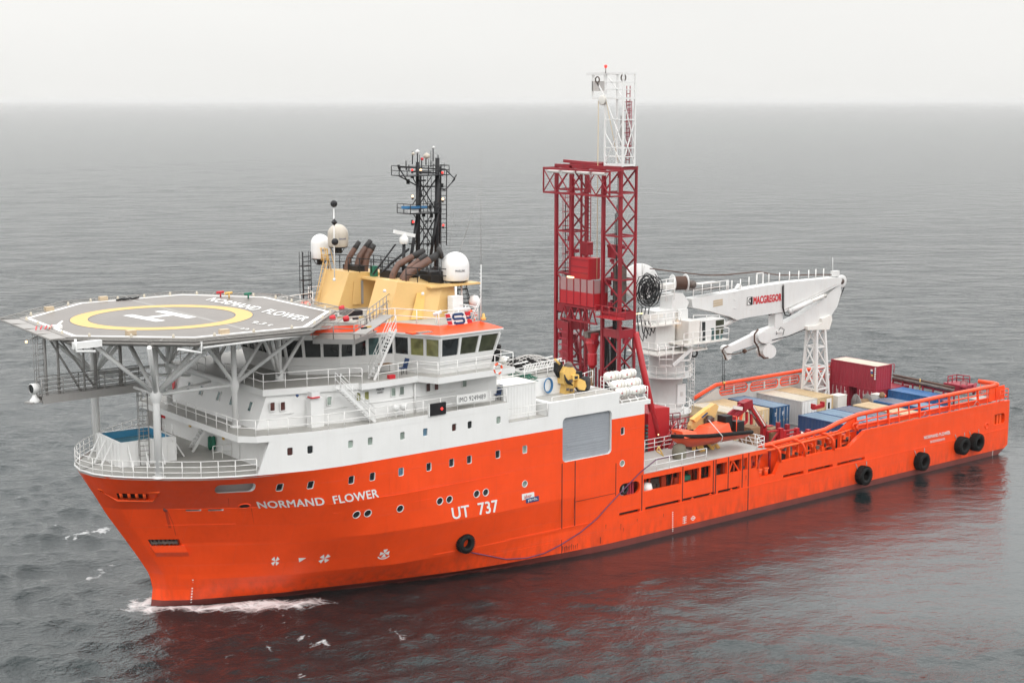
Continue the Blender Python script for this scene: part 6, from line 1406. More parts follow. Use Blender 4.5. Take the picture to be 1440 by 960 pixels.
# boom rest
BR=thing('boom_rest','white lattice tower that the crane boom rests on, between the containers','boom rest',(83.2,CY,2.4))
cx0=83.1; hb,ht=1.05,.62; zb,zt_=2.4,11.6
def rp(sx,sy,z): h=hb+(ht-hb)*(z-zb)/(zt_-zb); return V(cx0+sx*h-(.25*(z-zb)/9),CY+sy*h,z)
for sx,sy in ((-1,-1),(1,-1),(1,1),(-1,1)): MB().beam(rp(sx,sy,zb),rp(sx,sy,zt_),.26,.26).build('rest_leg',M['cranewhite'],BR)
lv=[zt_,9.6,7.5,5.2,2.6]; cs=[(-1,-1),(1,-1),(1,1),(-1,1)]
for z in lv:
    for k in range(4): MB().beam(rp(*cs[k],z),rp(*cs[(k+1)%4],z),.16).build('rest_girt',M['cranewhite'],BR)
for z0,z1 in zip(lv,lv[1:]):
    for k in range(4):
        if (z0-z1)>0: MB().beam(rp(*cs[k],z0),rp(*cs[(k+1)%4],z1),.12).build('rest_brace',M['cranewhite'],BR)
        if z0<9: MB().beam(rp(*cs[(k+1)%4],z0),rp(*cs[k],z1),.12).build('rest_brace',M['cranewhite'],BR)
plate([(1127,463),(1127,458),(1140,457),(1148,452),(1148,447),(1161,442),(1162,448),(1158,462)],CY-.8,CY+.8,'rest_saddle',M['offwhite'],BR)

for pts in (((1176,399.5),(1130,422.5),(1103,435.5)),((1101.5,398),(1101.5,434)),((968,431),(1000,438),(1020,444))):
    MB().path([C(u,v,CY-.61) for u,v in pts],.035,4).build('edge_shadow_line',M['greyside'],CR)  # thin grey strips drawn along the boom edges in place of shadow lines
m=MB(); rn=random.Random(8)
for k in range(26):
    p=Q(572+rn.random()*56,238+rn.random()*150,rn.random()*1.2-.4); m.box(tuple(p),tuple(p+V(.1+rn.random()*.25,.12,.1+rn.random()*.35)))
for k in range(10):
    p=Q(590+rn.random()*36,232+rn.random()*20,0); m.tube(p,p+V(0,0,.5+rn.random()),.025,4)
for u in (592,597,603,608,619,622): m.tube(Q(u,246,.3),Q(u,385,.3),.03,4)
m.build('mast_fittings',K,MT,kind='stuff')
m=MB()
for ya_,yb_2 in towers:
    for k in range(7):
        x=X0+.2+k*.2; y=ya_+.3+rn.random()*(yb_2-ya_-.5); m.tube((x,y,5+rn.random()*8),(x,y,17+rn.random()*11),.03+.03*rn.random(),5)
m.build('tower_cables',M['hose'],DT,kind='stuff')
m=MB()
for k in range(60):
    t_=k%2; ya_,yb_2=towers[t_]; x=X0+.1+rn.random()*1.4; y=ya_+rn.random()*(yb_2-ya_); z=10+rn.random()*13; m.box((x,y,z),(x+.1+rn.random()*.4,y+.1+rn.random()*.4,z+.1+rn.random()*.6))
m.build('tower_fittings',M['maroon'],DT,kind='stuff')
# ------------------------------------------------------------------ working deck
MB().box((42.7,-9.5,2.30),(92.8,9.5,2.40)).build('working_deck',M['deckdark'],SHIP)
MB().box((40.05,-9.45,2.2),(58,-9.4,2.95)).build('slot_shade_plate',M['dark'],SHIP); MB().box((59.2,-8.9,2.41),(70.8,-8.85,3.1)).build('slot_shade_plate',M['dark'],SHIP); MB().box((43,-7.7,2.4),(55,-7.62,5.0)).build('passage_shade_plate',M['dark'],SHIP)  # dark plates added behind slots and passage to stand for interior shade
# boat deck amidships
bdz=5.43
m=MB(); m.box((42.75,-9.84,5.05),(57.3,-4.3,5.42)); m.build('boat_deck_slab',M['orange'],SHIP)
MB().box((42.78,-9.78,5.425),(57.25,-4.35,5.44)).build('boat_deck_plating',M['deck'],SHIP)
m=MB(); m.rail([V(42.9,-9.7,5.44),V(50.0,-9.7,5.44)],1.05,.035,1.45,(1,.5,.05)); m.build('railing',M['white'],SHIP)
m=MB(); a=V(42.9,-8.3,5.44); m.rail([V(42.9,-7.6,5.44),V(44.9,-7.2,5.44),V(46.6,-4.6,5.44),V(48,-4.4,5.44),V(57.1,-4.4,5.44),V(57.1,-9.6,5.44),V(56.1,-9.7,5.44)],1.05,.035,1.1,(1,.66,.33)); 
for k in range(4): m.tube((57.1,-9.6+k*1.2,5.44),(57.1,-8.8+k*1.2,6.5),.03,5)
m.build('railing',M['white'],SHIP)
# cargo rail alongside: inner wall, pipes, frames (interior seen through the side openings)
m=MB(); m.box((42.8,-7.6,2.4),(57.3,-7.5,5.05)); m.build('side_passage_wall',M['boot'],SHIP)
it=MB(); rnd=random.Random(11)
for k in range(46):
    x=43+rnd.random()*13.8; y=-9.2+rnd.random()*1.4; h=.4+rnd.random()*2.0
    if k%3==0: it.box((x,y,2.4),(x+.15+rnd.random()*.6,y+.3,2.4+h))
    else: it.tube((x,y,2.4),(x+rnd.random()*.5,y,5.0),.05+.05*rnd.random(),6)
it.build('passage_pipework',M['boatred'],SHIP,kind='stuff')
it=MB()
for k in range(34):
    x=43+rnd.random()*13.8; y=-9.1+rnd.random()*1.2; z=2.6+rnd.random()*1.4; it.box((x,y,z),(x+.2+rnd.random()*.5,y+.4,z+.2+rnd.random()*.6))
it.build('passage_machinery',M['gearmix'],SHIP,kind='stuff')
it=MB(); it.lathe([(0,.4),(.4,.3),(.5,-.1),(.4,-.4)],(43.7,-9.2,4.1),(0,0,1),12); it.build('white_bundle',M['canister'],SHIP)
MB().box((47.5,-9.1,3.9),(48.8,-8.6,4.3)).build('green_netting',M['green'],SHIP)
for x in (42.55,): MB().path([V(40.9,-9.55,4.5)+V(.35*math.cos(t),0,.4*math.sin(t)) for t in np.linspace(0,2*PI,13)[:-1]],.12,6,closed=True).build('tyre_roller',M['hose'],SHIP)
for k in range(3): MB().beam((41.3+k*.28,-9.5,3.98),(41.3+k*.28,-9.5,5.02),.16).build('roller_post',M['maroon'],SHIP)
for a,b in (((52.7,-9.7,4.0),(53.1,-9.7,5.0)),((53.1,-9.7,5.0),(53.9,-9.7,4.0))): MB().beam(a,b,.12).build('opening_brace',M['orange'],SHIP)
for k in (48.3,50.4,52.9): 
    m=MB(); m.prism([V(k-.25,-9.87,2.47),V(k+.25,-9.87,2.47),V(k,-9.87,2.66)],(0,.03,0)); m.build('gusset',M['orange'],SHIP)
# recess with bollards, side frames (arches) and top rail tube
m=MB(); m.box((55.2,-8.6,2.4),(59.2,-8.5,5.4)); m.build('recess_back',M['orange'],SHIP)
for x in (56.9,57.7): m=MB(); m.tube((x,-9.3,2.98),(x,-9.3,3.55),.22,12); m.lathe([(.3,.55),(.3,.62),(0,.64)],(x,-9.3,2.98),(0,0,1),12); m.build('bollard',M['orange2'],SHIP)
m=MB(); m.tube((56.2,-9.1,3.6),(57.8,-9.1,5.1),.06,6); m.box((56.6,-8.7,3.6),(57.1,-8.6,4.1)); m.tube((58.5,-9.0,2.9),(58.5,-9.0,5.3),.12,8); m.build('recess_pipework',M['red'],SHIP)
for x in (55.2,56.0): MB().beam((x,-9.75,4.0),(x,-9.75,5.05),.16).build('side_stanchion',M['orange'],SHIP)
tb=[px(u,v,'y',-9.2) for u,v in ((1068,628),(1100,620),(1160,604),(1178,594.5),(1206,583),(1260,571),(1330,556),(1390,544),(1400,541.5))]
m=MB(); m.path(tb,.2,12); m.build('rail_tube',M['orange'],SHIP)
e_=tb[-1]; m=MB(); m.path([e_,e_+V(.5,.15,0),e_+V(.75,.6,0),e_+V(.3,2.2,.05)],.22,12); m.build('rail_tube_end',M['orange'],SHIP)
m=MB(); m.tube((57.2,-9.55,5.15),(66.4,-9.5,5.3),.11,8); m.tube((57.2,-9.1,5.2),(68.5,-9.1,5.4),.13,8); m.tube((66.4,-9.5,5.3),(69.8,-9.45,5.55),.08,8); m.build('rail_pipe',M['orange2'],SHIP)
for x in (59.03,62.2,66.1):
    m=MB(); m.path([V(x-1.25,-9.1,5.62),V(x-.75,-9.45,5.55),V(x-.25,-9.68,5.15),V(x-.05,-9.75,4.75),V(x,-9.76,3.98)],.13,6); m.build('side_arch',M['orange'],SHIP)
for x in np.arange(59.6,69,1.15): 
    m=MB(); m.box((x,-9.25,2.4),(x+.14,-8.9,5.5)); m.build('bulwark_frame',M['orange2'],SHIP)
m=MB(); m.box((58.9,-8.75,2.4),(70.5,-8.7,5.0))
m.build('inner_bulwark',M['orange'],SHIP)
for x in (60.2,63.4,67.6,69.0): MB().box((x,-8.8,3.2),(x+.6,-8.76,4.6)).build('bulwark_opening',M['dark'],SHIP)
it=MB()
for k in range(40):
    x=59.2+rnd.random()*10; z=2.8+rnd.random()*2.2; it.box((x,-9.2,z),(x+.1+rnd.random()*.3,-8.8,z+.1+rnd.random()*.4)) if k%2 else it.tube((x,-9.15,z),(x+1,-9.15,z+.1),.05,5)
it.build('rail_fittings',M['orange2'],SHIP,kind='stuff')
it=MB()
for k in range(16):
    x=59.5+rnd.random()*9; z=3.6+rnd.random()*1.2; it.box((x,-9.25,z),(x+.15+rnd.random()*.2,-8.9,z+.15+rnd.random()*.3))
it.build('valve_gear',M['gearmix'],SHIP,kind='stuff')
# aft bulwark truss under the tube
def zt(x): return float(np.interp(x,[p.x for p in tb],[p.z for p in tb]))
for x in np.arange(69.6,91.5,1.55):
    big=int(round((x-69.6)/1.55))%3==0
    MB().beam((x,-9.45,5.22),(x,-9.3,zt(x)-.1),.24 if big else .07,.1).build('bulwark_post',M['orange'],SHIP)
for f_ in (.33,.62): 
    m=MB(); xs_=np.arange(69.8,91,1.55); m.path([V(x,-9.35,5.2+(zt(x)-5.2)*f_) for x in xs_],.075,6); m.build('bulwark_rail',M['orange'],SHIP)
m=MB(); m.beam((69.5,-9.1,5.45),(91,-9.1,5.45),.1,.5); m.build('bulwark_girder',M['orange'],SHIP)
m=MB(); m.prism([V(67.2,-9.3,5.5),V(69.6,-9.3,5.5),V(69.6,-9.3,6.55),V(69.0,-9.3,6.5)],(0,.05,0)); m.build('bulwark_bracket',M['orange'],SHIP)
m=MB(); m.path([V(69.7,-9.55,6.0),V(69.0,-9.55,5.95),V(68.9,-9.55,5.6),V(69.3,-9.6,5.35)],.09,6); m.path([V(69.6,-9.6,5.75),V(69.3,-9.6,5.65),V(69.7,-9.6,5.25)],.07,6); m.build('vent_pipe',M['orange'],SHIP)
m=MB()
for k in range(20):
    x=70+k*1.07; m.path([V(x,-9.72,5.28),V(x+.3,-9.74,5.26+.12*((k*7)%5)/3),V(x+.55,-9.74,5.3),V(x+1.07,-9.72,5.28)],.022,4)
m.path([V(79.0,-9.7,5.3),V(79.4,-9.7,5.75),V(79.8,-9.7,5.3)],.025,4); m.path([V(87,-9.7,5.3),V(87.6,-9.7,5.8),V(88.2,-9.7,5.35)],.03,4); m.build('lashing_chain',M['galv'],SHIP,kind='stuff')
m=MB(); m.box((90.2,-9.3,5.3),(92.8,-9.2,6.7)); 
m.build('stern_panel',M['orange'],SHIP)
m=MB(); m.rail([V(91.4,-9.75,5.2),V(92.8,-9.75,5.2),V(92.8,-6.5,5.2)],1.2,.04,.8,(1,.66,.33)); m.build('stern_railing',M['orange'],SHIP)
MB().box((90.6,-9.5,5.15),(92.9,-6.2,5.22)).build('stern_platform',M['deck'],SHIP)
for x in (90.7,91.3,91.8): MB().beam((x,-9.5,2.98),(x,-9.5,3.9),.3,.3).build('hawse_roller',M['orange2'],SHIP)
MB().box((90,-9.2,2.7),(92.5,-9.1,4.3)).build('hawse_recess',M['dark'],SHIP)
MB().path([HP(89.19+.27*math.cos(t),3.13+.27*math.sin(t),.02) for t in np.linspace(0,2*PI,17)[:-1]],.05,6,closed=True).build('mooring_ring',M['orange'],SHIP)
# starboard bulwark with slots (bulkhead side painted off-white)
def slotted(x0,x1,z0,z1,slots,y,th,mat,name):
    xs_=sorted(set([x0,x1]+[q for s in slots for q in s[:2]])); m=MB()
    for a,b in zip(xs_,xs_[1:]):
        c=(a+b)/2; sl=[s for s in slots if s[0]<c<s[1]]
        if sl:
            m.box((a,y,z0),(b,y+th,sl[0][2])); m.box((a,y,sl[0][3]),(b,y+th,z1))
        else: m.box((a,y,z0),(b,y+th,z1))
    for s in slots:
        r=(s[3]-s[2])/2; zc=(s[2]+s[3])/2
        for cx_,sg in ((s[0]+r,-1),(s[1]-r,1)):
            for q in (1,-1):
                arc=[V(cx_+sg*r*math.sin(t),y,zc+q*r*math.cos(t)) for t in np.linspace(0,PI/2,6)]; cor=V(cx_+sg*r,y,zc+q*r)
                for a,b in zip(arc,arc[1:]): m.prism([cor,a,b],(0,th,0))
    return m.build(name,mat,SHIP)
SL=[(72.0,75.2,4.45,5.25),(75.9,80.0,4.45,5.25),(80.6,83.2,4.45,5.25),(83.8,86.8,4.45,5.25)]
SL=[]
for u0,v0,u1,v1 in ((1012,551,1051,543),(1055,545,1094,537),(1097,538.5,1124,531)):
    a=px(u0,v0,'y',9.4); b=px(u1,v1,'y',9.4); SL.append((a.x,b.x,(a.z+b.z)/2-.42,(a.z+b.z)/2+.42))
SL.append((SL[-1][1]+.8,SL[-1][1]+4,SL[-1][2],SL[-1][3]))
slotted(71.0,92.6,2.4,6.1,SL,9.4,.12,M['greyside'],'starboard_bulwark')
m=MB(); m.prism([V(64,9.4,2.4),V(71,9.4,2.4),V(71,9.4,6.1),V(66.3,9.4,4.4),V(64,9.4,2.7)],(0,.12,0)); m.build('starboard_bulwark',M['greyside'],SHIP)
m=MB(); m.box((43,9.45,2.3),(92.9,9.8,2.9)); m.build('starboard_shell_edge',M['orange'],SHIP)
for s in SL:
    zc=(s[2]+s[3])/2
    for dz in (.12,-.2): MB().tube((s[0]+.1,9.62,zc+dz),(s[1]-.1,9.62,zc+dz),.09,8).build('slot_pipe',M['orange'],SHIP)
    r=(s[3]-s[2])/2; ring=[V(s[0]+r-r*math.sin(t),9.42,zc+r*math.cos(t)) for t in np.linspace(0,PI,9)]+[V(s[1]-r+r*math.sin(t),9.42,zc-r*math.cos(t)) for t in np.linspace(0,PI,9)]
    MB().path(ring,.07,6,closed=True).build('slot_rim',M['orange'],SHIP)
    MB().box(((s[0]+s[1])/2-.1,9.36,s[2]),((s[0]+s[1])/2+.1,9.4,s[3])).build('slot_web',M['greyside'],SHIP)
tb2=[px(u,v,'y',9.6) for u,v in ((976,560),(990,551),(1007,541),(1060,532),(1100,525.5),(1175,513))]+[V(92,9.6,6.5)]
MB().path(tb2,.2,12).build('rail_tube',M['orange'],SHIP)
m=MB(); m.box((60,8.3,2.4),(92,9.3,2.95)); m.build('starboard_waterway',M['galv'],SHIP)
# ------------------------------------------------------------------ containers
def container(name_label,mat,topmat,x,y,z,L=6.06,W=2.44,H=2.59,axis='y',doors='near',group='shipping containers on the working deck',extra=None):
    """x,y = corner with lowest x and lowest y"""
    T=thing('shipping_container',name_label,'container',(x,y,z),group)
    wx,wy=(W,L) if axis=='y' else (L,W)
    def P(a,b,c): return V(x+a,y+b,z+c)
    b=MB(); n=.04
    # corrugated walls
    def wall(p0,p1,nrm):
        p0,p1=Vector(p0),Vector(p1); L_=(p1-p0).length; k=int(L_/.19); pts=[]
        for i in range(k+1):
            o=nrm*(.035 if (i//1)%2 else 0); pts.append(p0.lerp(p1,i/k)-o)
        vs=[q+V(0,0,.16) for q in pts]+[q+V(0,0,H-.12) for q in pts]; m=k+1
        b.add(vs,[(i,i+1,m+i+1,m+i) for i in range(k)])
    wall(P(.05,n,0),P(wx-.05,n,0),V(0,-1,0)); wall(P(.05,wy-n,0),P(wx-.05,wy-n,0),V(0,1,0)); wall(P(n,.05,0),P(n,wy-.05,0),V(-1,0,0)); wall(P(wx-n,.05,0),P(wx-n,wy-.05,0),V(1,0,0))
    b.build('container_wall',mat,T)
    f=MB(); s=.09
    for cx_ in (0,wx-s):
        for cy in (0,wy-s): f.box(P(cx_,cy,0),P(cx_+s,cy+s,H))
    for zz,h in ((0,.16),(H-.12,.12)):
        f.box(P(s,0.004,zz+.002),P(wx-s,s,zz+h-.002)); f.box(P(s,wy-s,zz+.002),P(wx-s,wy-.004,zz+h-.002)); f.box(P(.004,s,zz+.002),P(s,wy-s,zz+h-.002)); f.box(P(wx-s,s,zz+.002),P(wx-.004,wy-s,zz+h-.002))
    f.build('container_frame',mat,T)
    t=MB(); t.box(P(.06,.06,H-.07),P(wx-.06,wy-.06,H-.015)); to=t.build('container_roof',topmat,T)
    r=MB(); k=int((L-.6)/.55)
    for i in range(k+1):
        if axis=='y': r.box(P(.16,.3+i*.55,H-.014),P(wx-.16,.42+i*.55,H+.004))
        else: r.box(P(.3+i*.55,.16,H-.014),P(.42+i*.55,wy-.16,H+.004))
    r.build('roof_corrugation',topmat,T)
    for cx_ in (0,wx-.17):
        for cy in (0,wy-.17):
            for cz_ in (-.003,H-.115): MB().box(P(cx_-.004,cy-.004,cz_),P(cx_+.175,cy+.175,cz_+.12)).build('corner_casting',mat,T)
    if doors:
        yy=-.012 if doors=='near' else None
        def Dp(a,c,o):
            return P(a*W,-o,c) if doors=='near' else P(-o,a*W,c)
        for k in range(2):
            d=MB(); a0,a1=.06+.445*k,.495+.445*k
            A_,B_=Dp(a0,.17,.0),Dp(a1,H-.13,.045 if False else .03)
            lo=V(min(A_.x,B_.x),min(A_.y,B_.y),A_.z); hi=V(max(A_.x,B_.x),max(A_.y,B_.y),B_.z); d.box(lo,hi); do=d.build('container_door',mat if not extra else M[extra],T)
            for q in (.3,.75):
                a_=a0+(a1-a0)*q; MB().tube(Dp(a_,.15,.07),Dp(a_,H-.1,.07),.02,5).build('lock_bar',M['greyside'],do)
                MB().box(*[Dp(a_-.035,1.1,.06),Dp(a_+.035,1.3,.10)]).build('lock_handle',M['galv'],do)
            m=MB(); 
            for q in range(3):
                c=2.0-q*.14; m.box(*[Dp(a0+.04,c,.035),Dp(a0+.04+.12-.03*q,c+.06,.04)])
            m.build('door_marking',M['white2'] if mat!=M['white'] else M['darkmark'],do)
    return T
DZ=2.42
G='shipping containers on the working deck'
container('beige container with a cream roof, nearest the white crane pedestal',M['beige'],M['cream'],66.95,3.1,DZ)
container('beige container with a tan roof between its lighter twin and the weathered blue container',M['beige'],M['beigetop'],69.45,3.1,DZ)
container('weathered blue container with faded roof and rusty streaks behind the red deck crane',M['blue'],M['bluetop'],72.3,3.0,DZ)
container('pale grey reefer container with a cream roof and white doors facing the near rail',M['greyside'],M['cream'],76.95,3.4,DZ,extra='white')
T=container('beige container with tan roof and white windowed door, in front of the boom rest',M['beige'],M['beigetop'],79.6,3.55,DZ,doors=None)
m=MB(); m.box((81.0,3.52,2.7),(81.75,3.56,4.75)); d=m.build('container_door',M['white'],T); MB().box((81.2,3.5,3.7),(81.5,3.53,4.35)).build('door_window',M['gdark'],d)
container('dark blue container with blue grey roof beside the near rail, closest to the red racks',M['navy'],M['bluetop'],71.6,-6.9,DZ,doors=None)
container('light blue roofed container second from the red racks along the near rail',M['blue'],M['bluetop'],74.15,-6.95,DZ,doors=None)
container('container with a worn violet grey roof third along the near rail',M['navy'],M['greytop'],76.65,-7.0,DZ,doors=None)
container('container with a plain tan roof in the row along the near rail',M['beige'],M['beigetop'],79.7,-6.95,DZ,doors=None)
container('small blue container with rusty roof between the tan roofed one and the stern',M['brightblue'],M['greytop'],83.9,-3.0,DZ,L=2.9,W=2.5,H=2.4,doors=None)
container('small blue container with a pale blue roof nearest the aft part of the near rail',M['brightblue'],M['bluetop'],85.0,-6.4,DZ,L=3.1,W=2.5,H=2.3,doors=None)
container('bright blue container lying crosswise right of the maroon stack near the stern',M['brightblue'],M['brightblue'],88.9,-4.1,DZ,doors=None)
container('lower maroon container with white star marks, left one under the big maroon container',M['maroon'],M['maroon'],87.1,5.7,DZ,L=5.6,axis='x',doors='side')
container('lower maroon container, right one under the big maroon container beside the cable drum',M['maroon'],M['maroon'],87.1,2.15,DZ,L=5.6,axis='x',doors='side')
T=container('big maroon container with a cream roof stacked on top near the stern',M['maroon'],M['cream'],87.1,2.1,DZ+2.6,doors=None)
for u,v,mt in ((1226,520.5,'white2'),(1226,524,'bluehose'),(1226.5,527.5,'yellow2')):
    p=px(u,v,'x',87.08); MB().box((87.03,p.y-.12,p.z-.09),(87.09,p.y+.12,p.z+.09)).build('container_label',M[mt],T)
m=MB()
for k in range(7): p=px(1234.4,518.5+k*2.5,'x',87.05); m.box((87.02,2.2,p.z-.06),(87.09,2.34,p.z+.06))
m.build('container_code',M['white2'],T,kind='stuff')
# boxes, panels and cable drum between the stacks
def crate(lab,x0,y0,z0,x1,y1,z1,mat,cat='crate',name='crate',grp=None,ribs=True):
    T=thing(name,lab,cat,((x0+x1)/2,(y0+y1)/2,z0),grp); MB().box((x0,y0,z0),(x1,y1,z1)).build('crate_body',mat,T)
    if ribs:
        for zz in (z0+.02,(z0+z1)/2,z1-.1):
            MB().box((x0-.03,y0-.03,zz),(x1+.03,y0+.02,zz+.09)).build('crate_rib',mat,T); MB().box((x0-.03,y0-.02,zz),(x0+.02,y1,zz+.09)).build('crate_rib',mat,T)
    return T
crate('narrow white equipment cabinet right of the beige container with the white door',82.5,3.3,2.4,83.9,4.4,4.9,M['offwhite'],'cabinet','equipment_cabinet')
crate('tall cream equipment cabinet between the cable drum and the right lower maroon container',86.0,.9,2.4,87.0,1.9,4.95,M['offwhite'],'cabinet','equipment_cabinet')
CD=thing('cable_drum','grey wooden cable drum standing upright in front of the lower maroon containers','cable drum',(84.9,2.4,2.4))
p=V(84.9,2.1,3.75)
reel(p,1.25,1.25,.7,'drum',M['greywood'],M['wood'],(.9,-.45,0),6,CD)
cr_=thing('yellow_hand_pump','small orange and brown pump beside the foot of the cable drum','pump',(86.0,.9,4.3)); MB().lathe([(0,-.3),(.25,-.25),(.3,0),(.2,.3),(0,.35)],(85.9,.4,5.0),(0,0,1),10).build('pump_body',M['wood'],cr_); MB().tube((85.7,.4,4.8),(86.4,.3,4.9),.1,6).build('pump_pipe',M['orange2'],cr_)
RBm=thing('red_beam','bright red steel beam lying between the white container and the blue roofs','beam',(77.5,1.0,4.9)); MB().beam(px(1143,573.5,'z',5.1),px(1157,570,'z',5.1),.3,.35).build('beam_body',M['brightred'],RBm)
for q in (1143.5,1156.5): p=px(q,572 if q<1150 else 568.5,'z',5.2); MB().box((p.x-.08,p.y-.25,p.z-.2),(p.x+.08,p.y+.25,p.z+.3)).build('beam_flange',M['brightred'],RBm)
# stern machinery: maroon pipe ramp with carriage
SR=thing('pipe_handling_ramp','long maroon rack carrying dark pipes across the stern deck','pipe rack',(92,0,2.4))
A_,B_=px(1256,531,'z',5.6),px(1342,549,'z',5.6)
for k,(dz,mt,r) in enumerate(((.0,'gearmix',.17),(.28,'cable',.12),(-.3,'maroon',.16))):
    MB().tube(A_+V(.15*k,.1*k,dz),B_+V(.15*k,.1*k,dz),r,8).build('rack_pipe',M[mt],SR)
m=MB(); m.quad(A_+V(0,0,-.9),B_+V(0,0,-.9),B_+V(-1.6,0,-.9),A_+V(-1.6,0,-.9)); m.build('rack_tray',paint('faded pink red steel',(.45,.16,.17),.5,.1,.4),SR)
for k in range(7):
    p=A_.lerp(B_,k/6); MB().beam(V(p.x,p.y,2.4),p+V(0,0,.1),.14).build('rack_post',M['maroon'],SR)
MB().tube(A_.lerp(B_,.45)+V(0,0,.5),A_.lerp(B_,.44)+V(0,-.1,-1.0),.06,5).build('yellow_strap',M['yellow2'],SR)
m=MB(); m.path([px(1240,540,'z',6.2)+V(0,0,0),px(1240,520,'z',6.2)],.01,3)
c=px(1349,545,'z',5.2); m=MB(); m.box((c.x-1.1,c.y-1.4,c.z-.3),(c.x+.9,c.y+1.2,c.z+.5)); m.build('carriage_body',M['maroon'],SR)
for k in range(5):
    q=c+V(-1+.45*k,-1.2+.3*k,.4); MB().lathe([(0,-.3),(.28,-.3),(.3,0),(.28,.3),(0,.3)],q,(0,1,0),10).build('carriage_roller',M['gearmix'] if k%2 else M['maroon'],SR)
m=MB(); m.rail([c+V(-.9,.8,.5),c+V(.6,.8,.5),c+V(.9,-.6,.5)],.7,.06,.6,(1,.5)); m.build('carriage_frame',M['maroon'],SR)
for k in range(4): q=c+V(.2+.35*k,-1.6+.2*k,-.5); MB().tube(q,q+V(.2,.0,1.0),.13,8).build('carriage_roller',M['maroon'],SR)
# orange rail seen behind the rack, small red hoop gate
m=MB(); m.rail([px(1242,527,'y',7.5),px(1257,524,'y',7.5)],1.0,.05,.5,(1,)); hg=m.build('hoop_gate',M['maroon']); top(hg,'small maroon hoop gate right of the big maroon container','gate')
# red ladder rack left of the maroon stack
LR=thing('ladder_rack','red and white ladder rack standing left of the big maroon container','rack',(85.6,7.5,2.4))
for dy in (0,.7): MB().beam((86.2,7.4+dy,2.4),(86.2,7.4+dy,7.5),.12).build('rack_post',M['red'],LR)
for k in range(9): MB().beam((86.2,7.4,3+k*.52),(86.2,8.1,3+k*.52),.1,.16).build('rack_rung',M['brightred'] if k%2 else M['white'],LR)
MB().beam((84.4,7.6,7.0),(86.2,7.6,7.25),.1).build('rack_arm',M['red'],LR)
# ------------------------------------------------------------------ mid deck machinery
RH=thing('red_winch_house','bright red machinery box beside the tower stay, aft of the superstructure','machinery box',(50,-3,2.4))
m=MB(); m.prism([V(48.75,-4.0,4.6),V(51.25,-4.0,4.6),V(51.25,-4.0,8.85),V(49.6,-4.0,9.0),V(48.75,-4.0,8.6)],(0,2.6,0)); m.build('box_body',M['brightred'],RH)
MB().box((48.7,-3.9,2.4),(51.2,-1.5,4.6)).build('box_base',M['maroon'],RH)
for k in range(8): MB().box((48.5,-4.05,5.4+k*.3),(48.72,-3.8,5.55+k*.3)).build('pipe_rung',M['gteal'],RH)
mm=MB(); 
p=px(925.5,610.5,'y',-4.1); MB().lathe([(0,.09),(.08,.05),(.08,-.06),(0,-.09)],p,(0,-1,0),8).build('work_lamp',M['ewarm'],RH)
RP=thing('red_work_platform','dark red stairs, railings and machinery frame between the red box and the boat davit','work platform',(53,-2,2.4))
MB().box((51.4,-4.0,4.5),(57.5,2.5,4.65)).build('platform_floor',M['maroon'],RP)
for a,b in (((48.6,-4.6,4.6),(51.9,-4.2,7.6)),((49.7,-4.7,4.6),(53.1,-4.2,7.6)),((50.9,-4.8,4.6),(54.2,-4.2,7.4))):
    MB().tube(a,b,.05,6).build('stair_rail',M['brightred'],RP); MB().tube(V(*a)-V(0,0,.5),V(*b)-V(0,0,.5),.04,6).build('stair_rail',M['red'],RP)
for k in range(9): t=k/9; p=V(49.5,-4.6,4.6).lerp(V(53,-4.2,7.2),t); MB().beam(p+V(-.4,-.3,-.3),p+V(.5,.3,-.3),.25,.05).build('stair_tread',M['maroon'],RP)
m=MB(); m.rail([V(51.5,-3.9,6.6),V(57.4,-3.2,6.6)],1.0,.05,1.0,(1,.5)); m.rail([V(51.5,1.5,6.0),V(58,1.5,5.6)],1.0,.05,1.0,(1,.5)); m.build('platform_railing',M['red'],RP)
it=MB()
for k in range(80):
    x=51.3+rnd.random()*7; y=-4+rnd.random()*5; z=3.2+rnd.random()*3.2; w_=.15+rnd.random()*.5
    if k%2: it.box((x,y,z),(x+w_,y+w_,z+w_))
    else: it.beam((x,y,z),(x+(rnd.random()-.5)*2.5,y+(rnd.random()-.5)*2,z+(rnd.random()-.3)*1.5),.08)
it.build('platform_machinery',M['red'],RP,kind='stuff')
it=MB()
for k in range(60):
    x=51.3+rnd.random()*9; y=-4+rnd.random()*5; z=2.8+rnd.random()*2.8; w_=.12+rnd.random()*.4
    it.box((x,y,z),(x+w_,y+w_,z+w_)) if k%2 else it.tube((x,y,z),(x+(rnd.random()-.5)*1.5,y,z+.4),.07,5)
it.build('machinery_fittings',M['gearmix'],RP,kind='stuff')
# rescue boat: lofted hull
RB=thing('rescue_boat','orange rigid rescue boat with black fender hanging from the yellow davit','boat',(52.2,-7.7,6.2))
L0,L1=47.9,56.4; cy=-7.7
def sec(t):
    x=L0+(L1-L0)*t; w_=1.12*min(1,(math.sin(min(1,t*1.9)*PI/2))**.75+.02); zk=6.2+1.0*(1-min(1,t/.32))**2*1.0-.0*t; zg=7.45-.62*t+.0
    zk=zk-.12*t
    return [V(x,cy,zk),V(x,cy-w_*.55,zk+.28),V(x,cy-w_*.98,zk+.62),V(x,cy-w_,zg)],[V(x,cy+w_,zg),V(x,cy+w_*.98,zk+.62),V(x,cy+w_*.55,zk+.28),V(x,cy,zk)]
m=MB(); ts=np.linspace(0,1,15); rows=[]
for t in ts: a,b=sec(t); rows.append(a+b)
vs=[p for r in rows for p in r]; n8=8
m.add(vs,[(i*n8+j,(i+1)*n8+j,(i+1)*n8+j+1,i*n8+j+1) for i in range(14) for j in range(7) if j!=3],True)
m.add(rows[-1],[tuple(range(8))]); m.build('boat_hull',M['boatred'],RB)
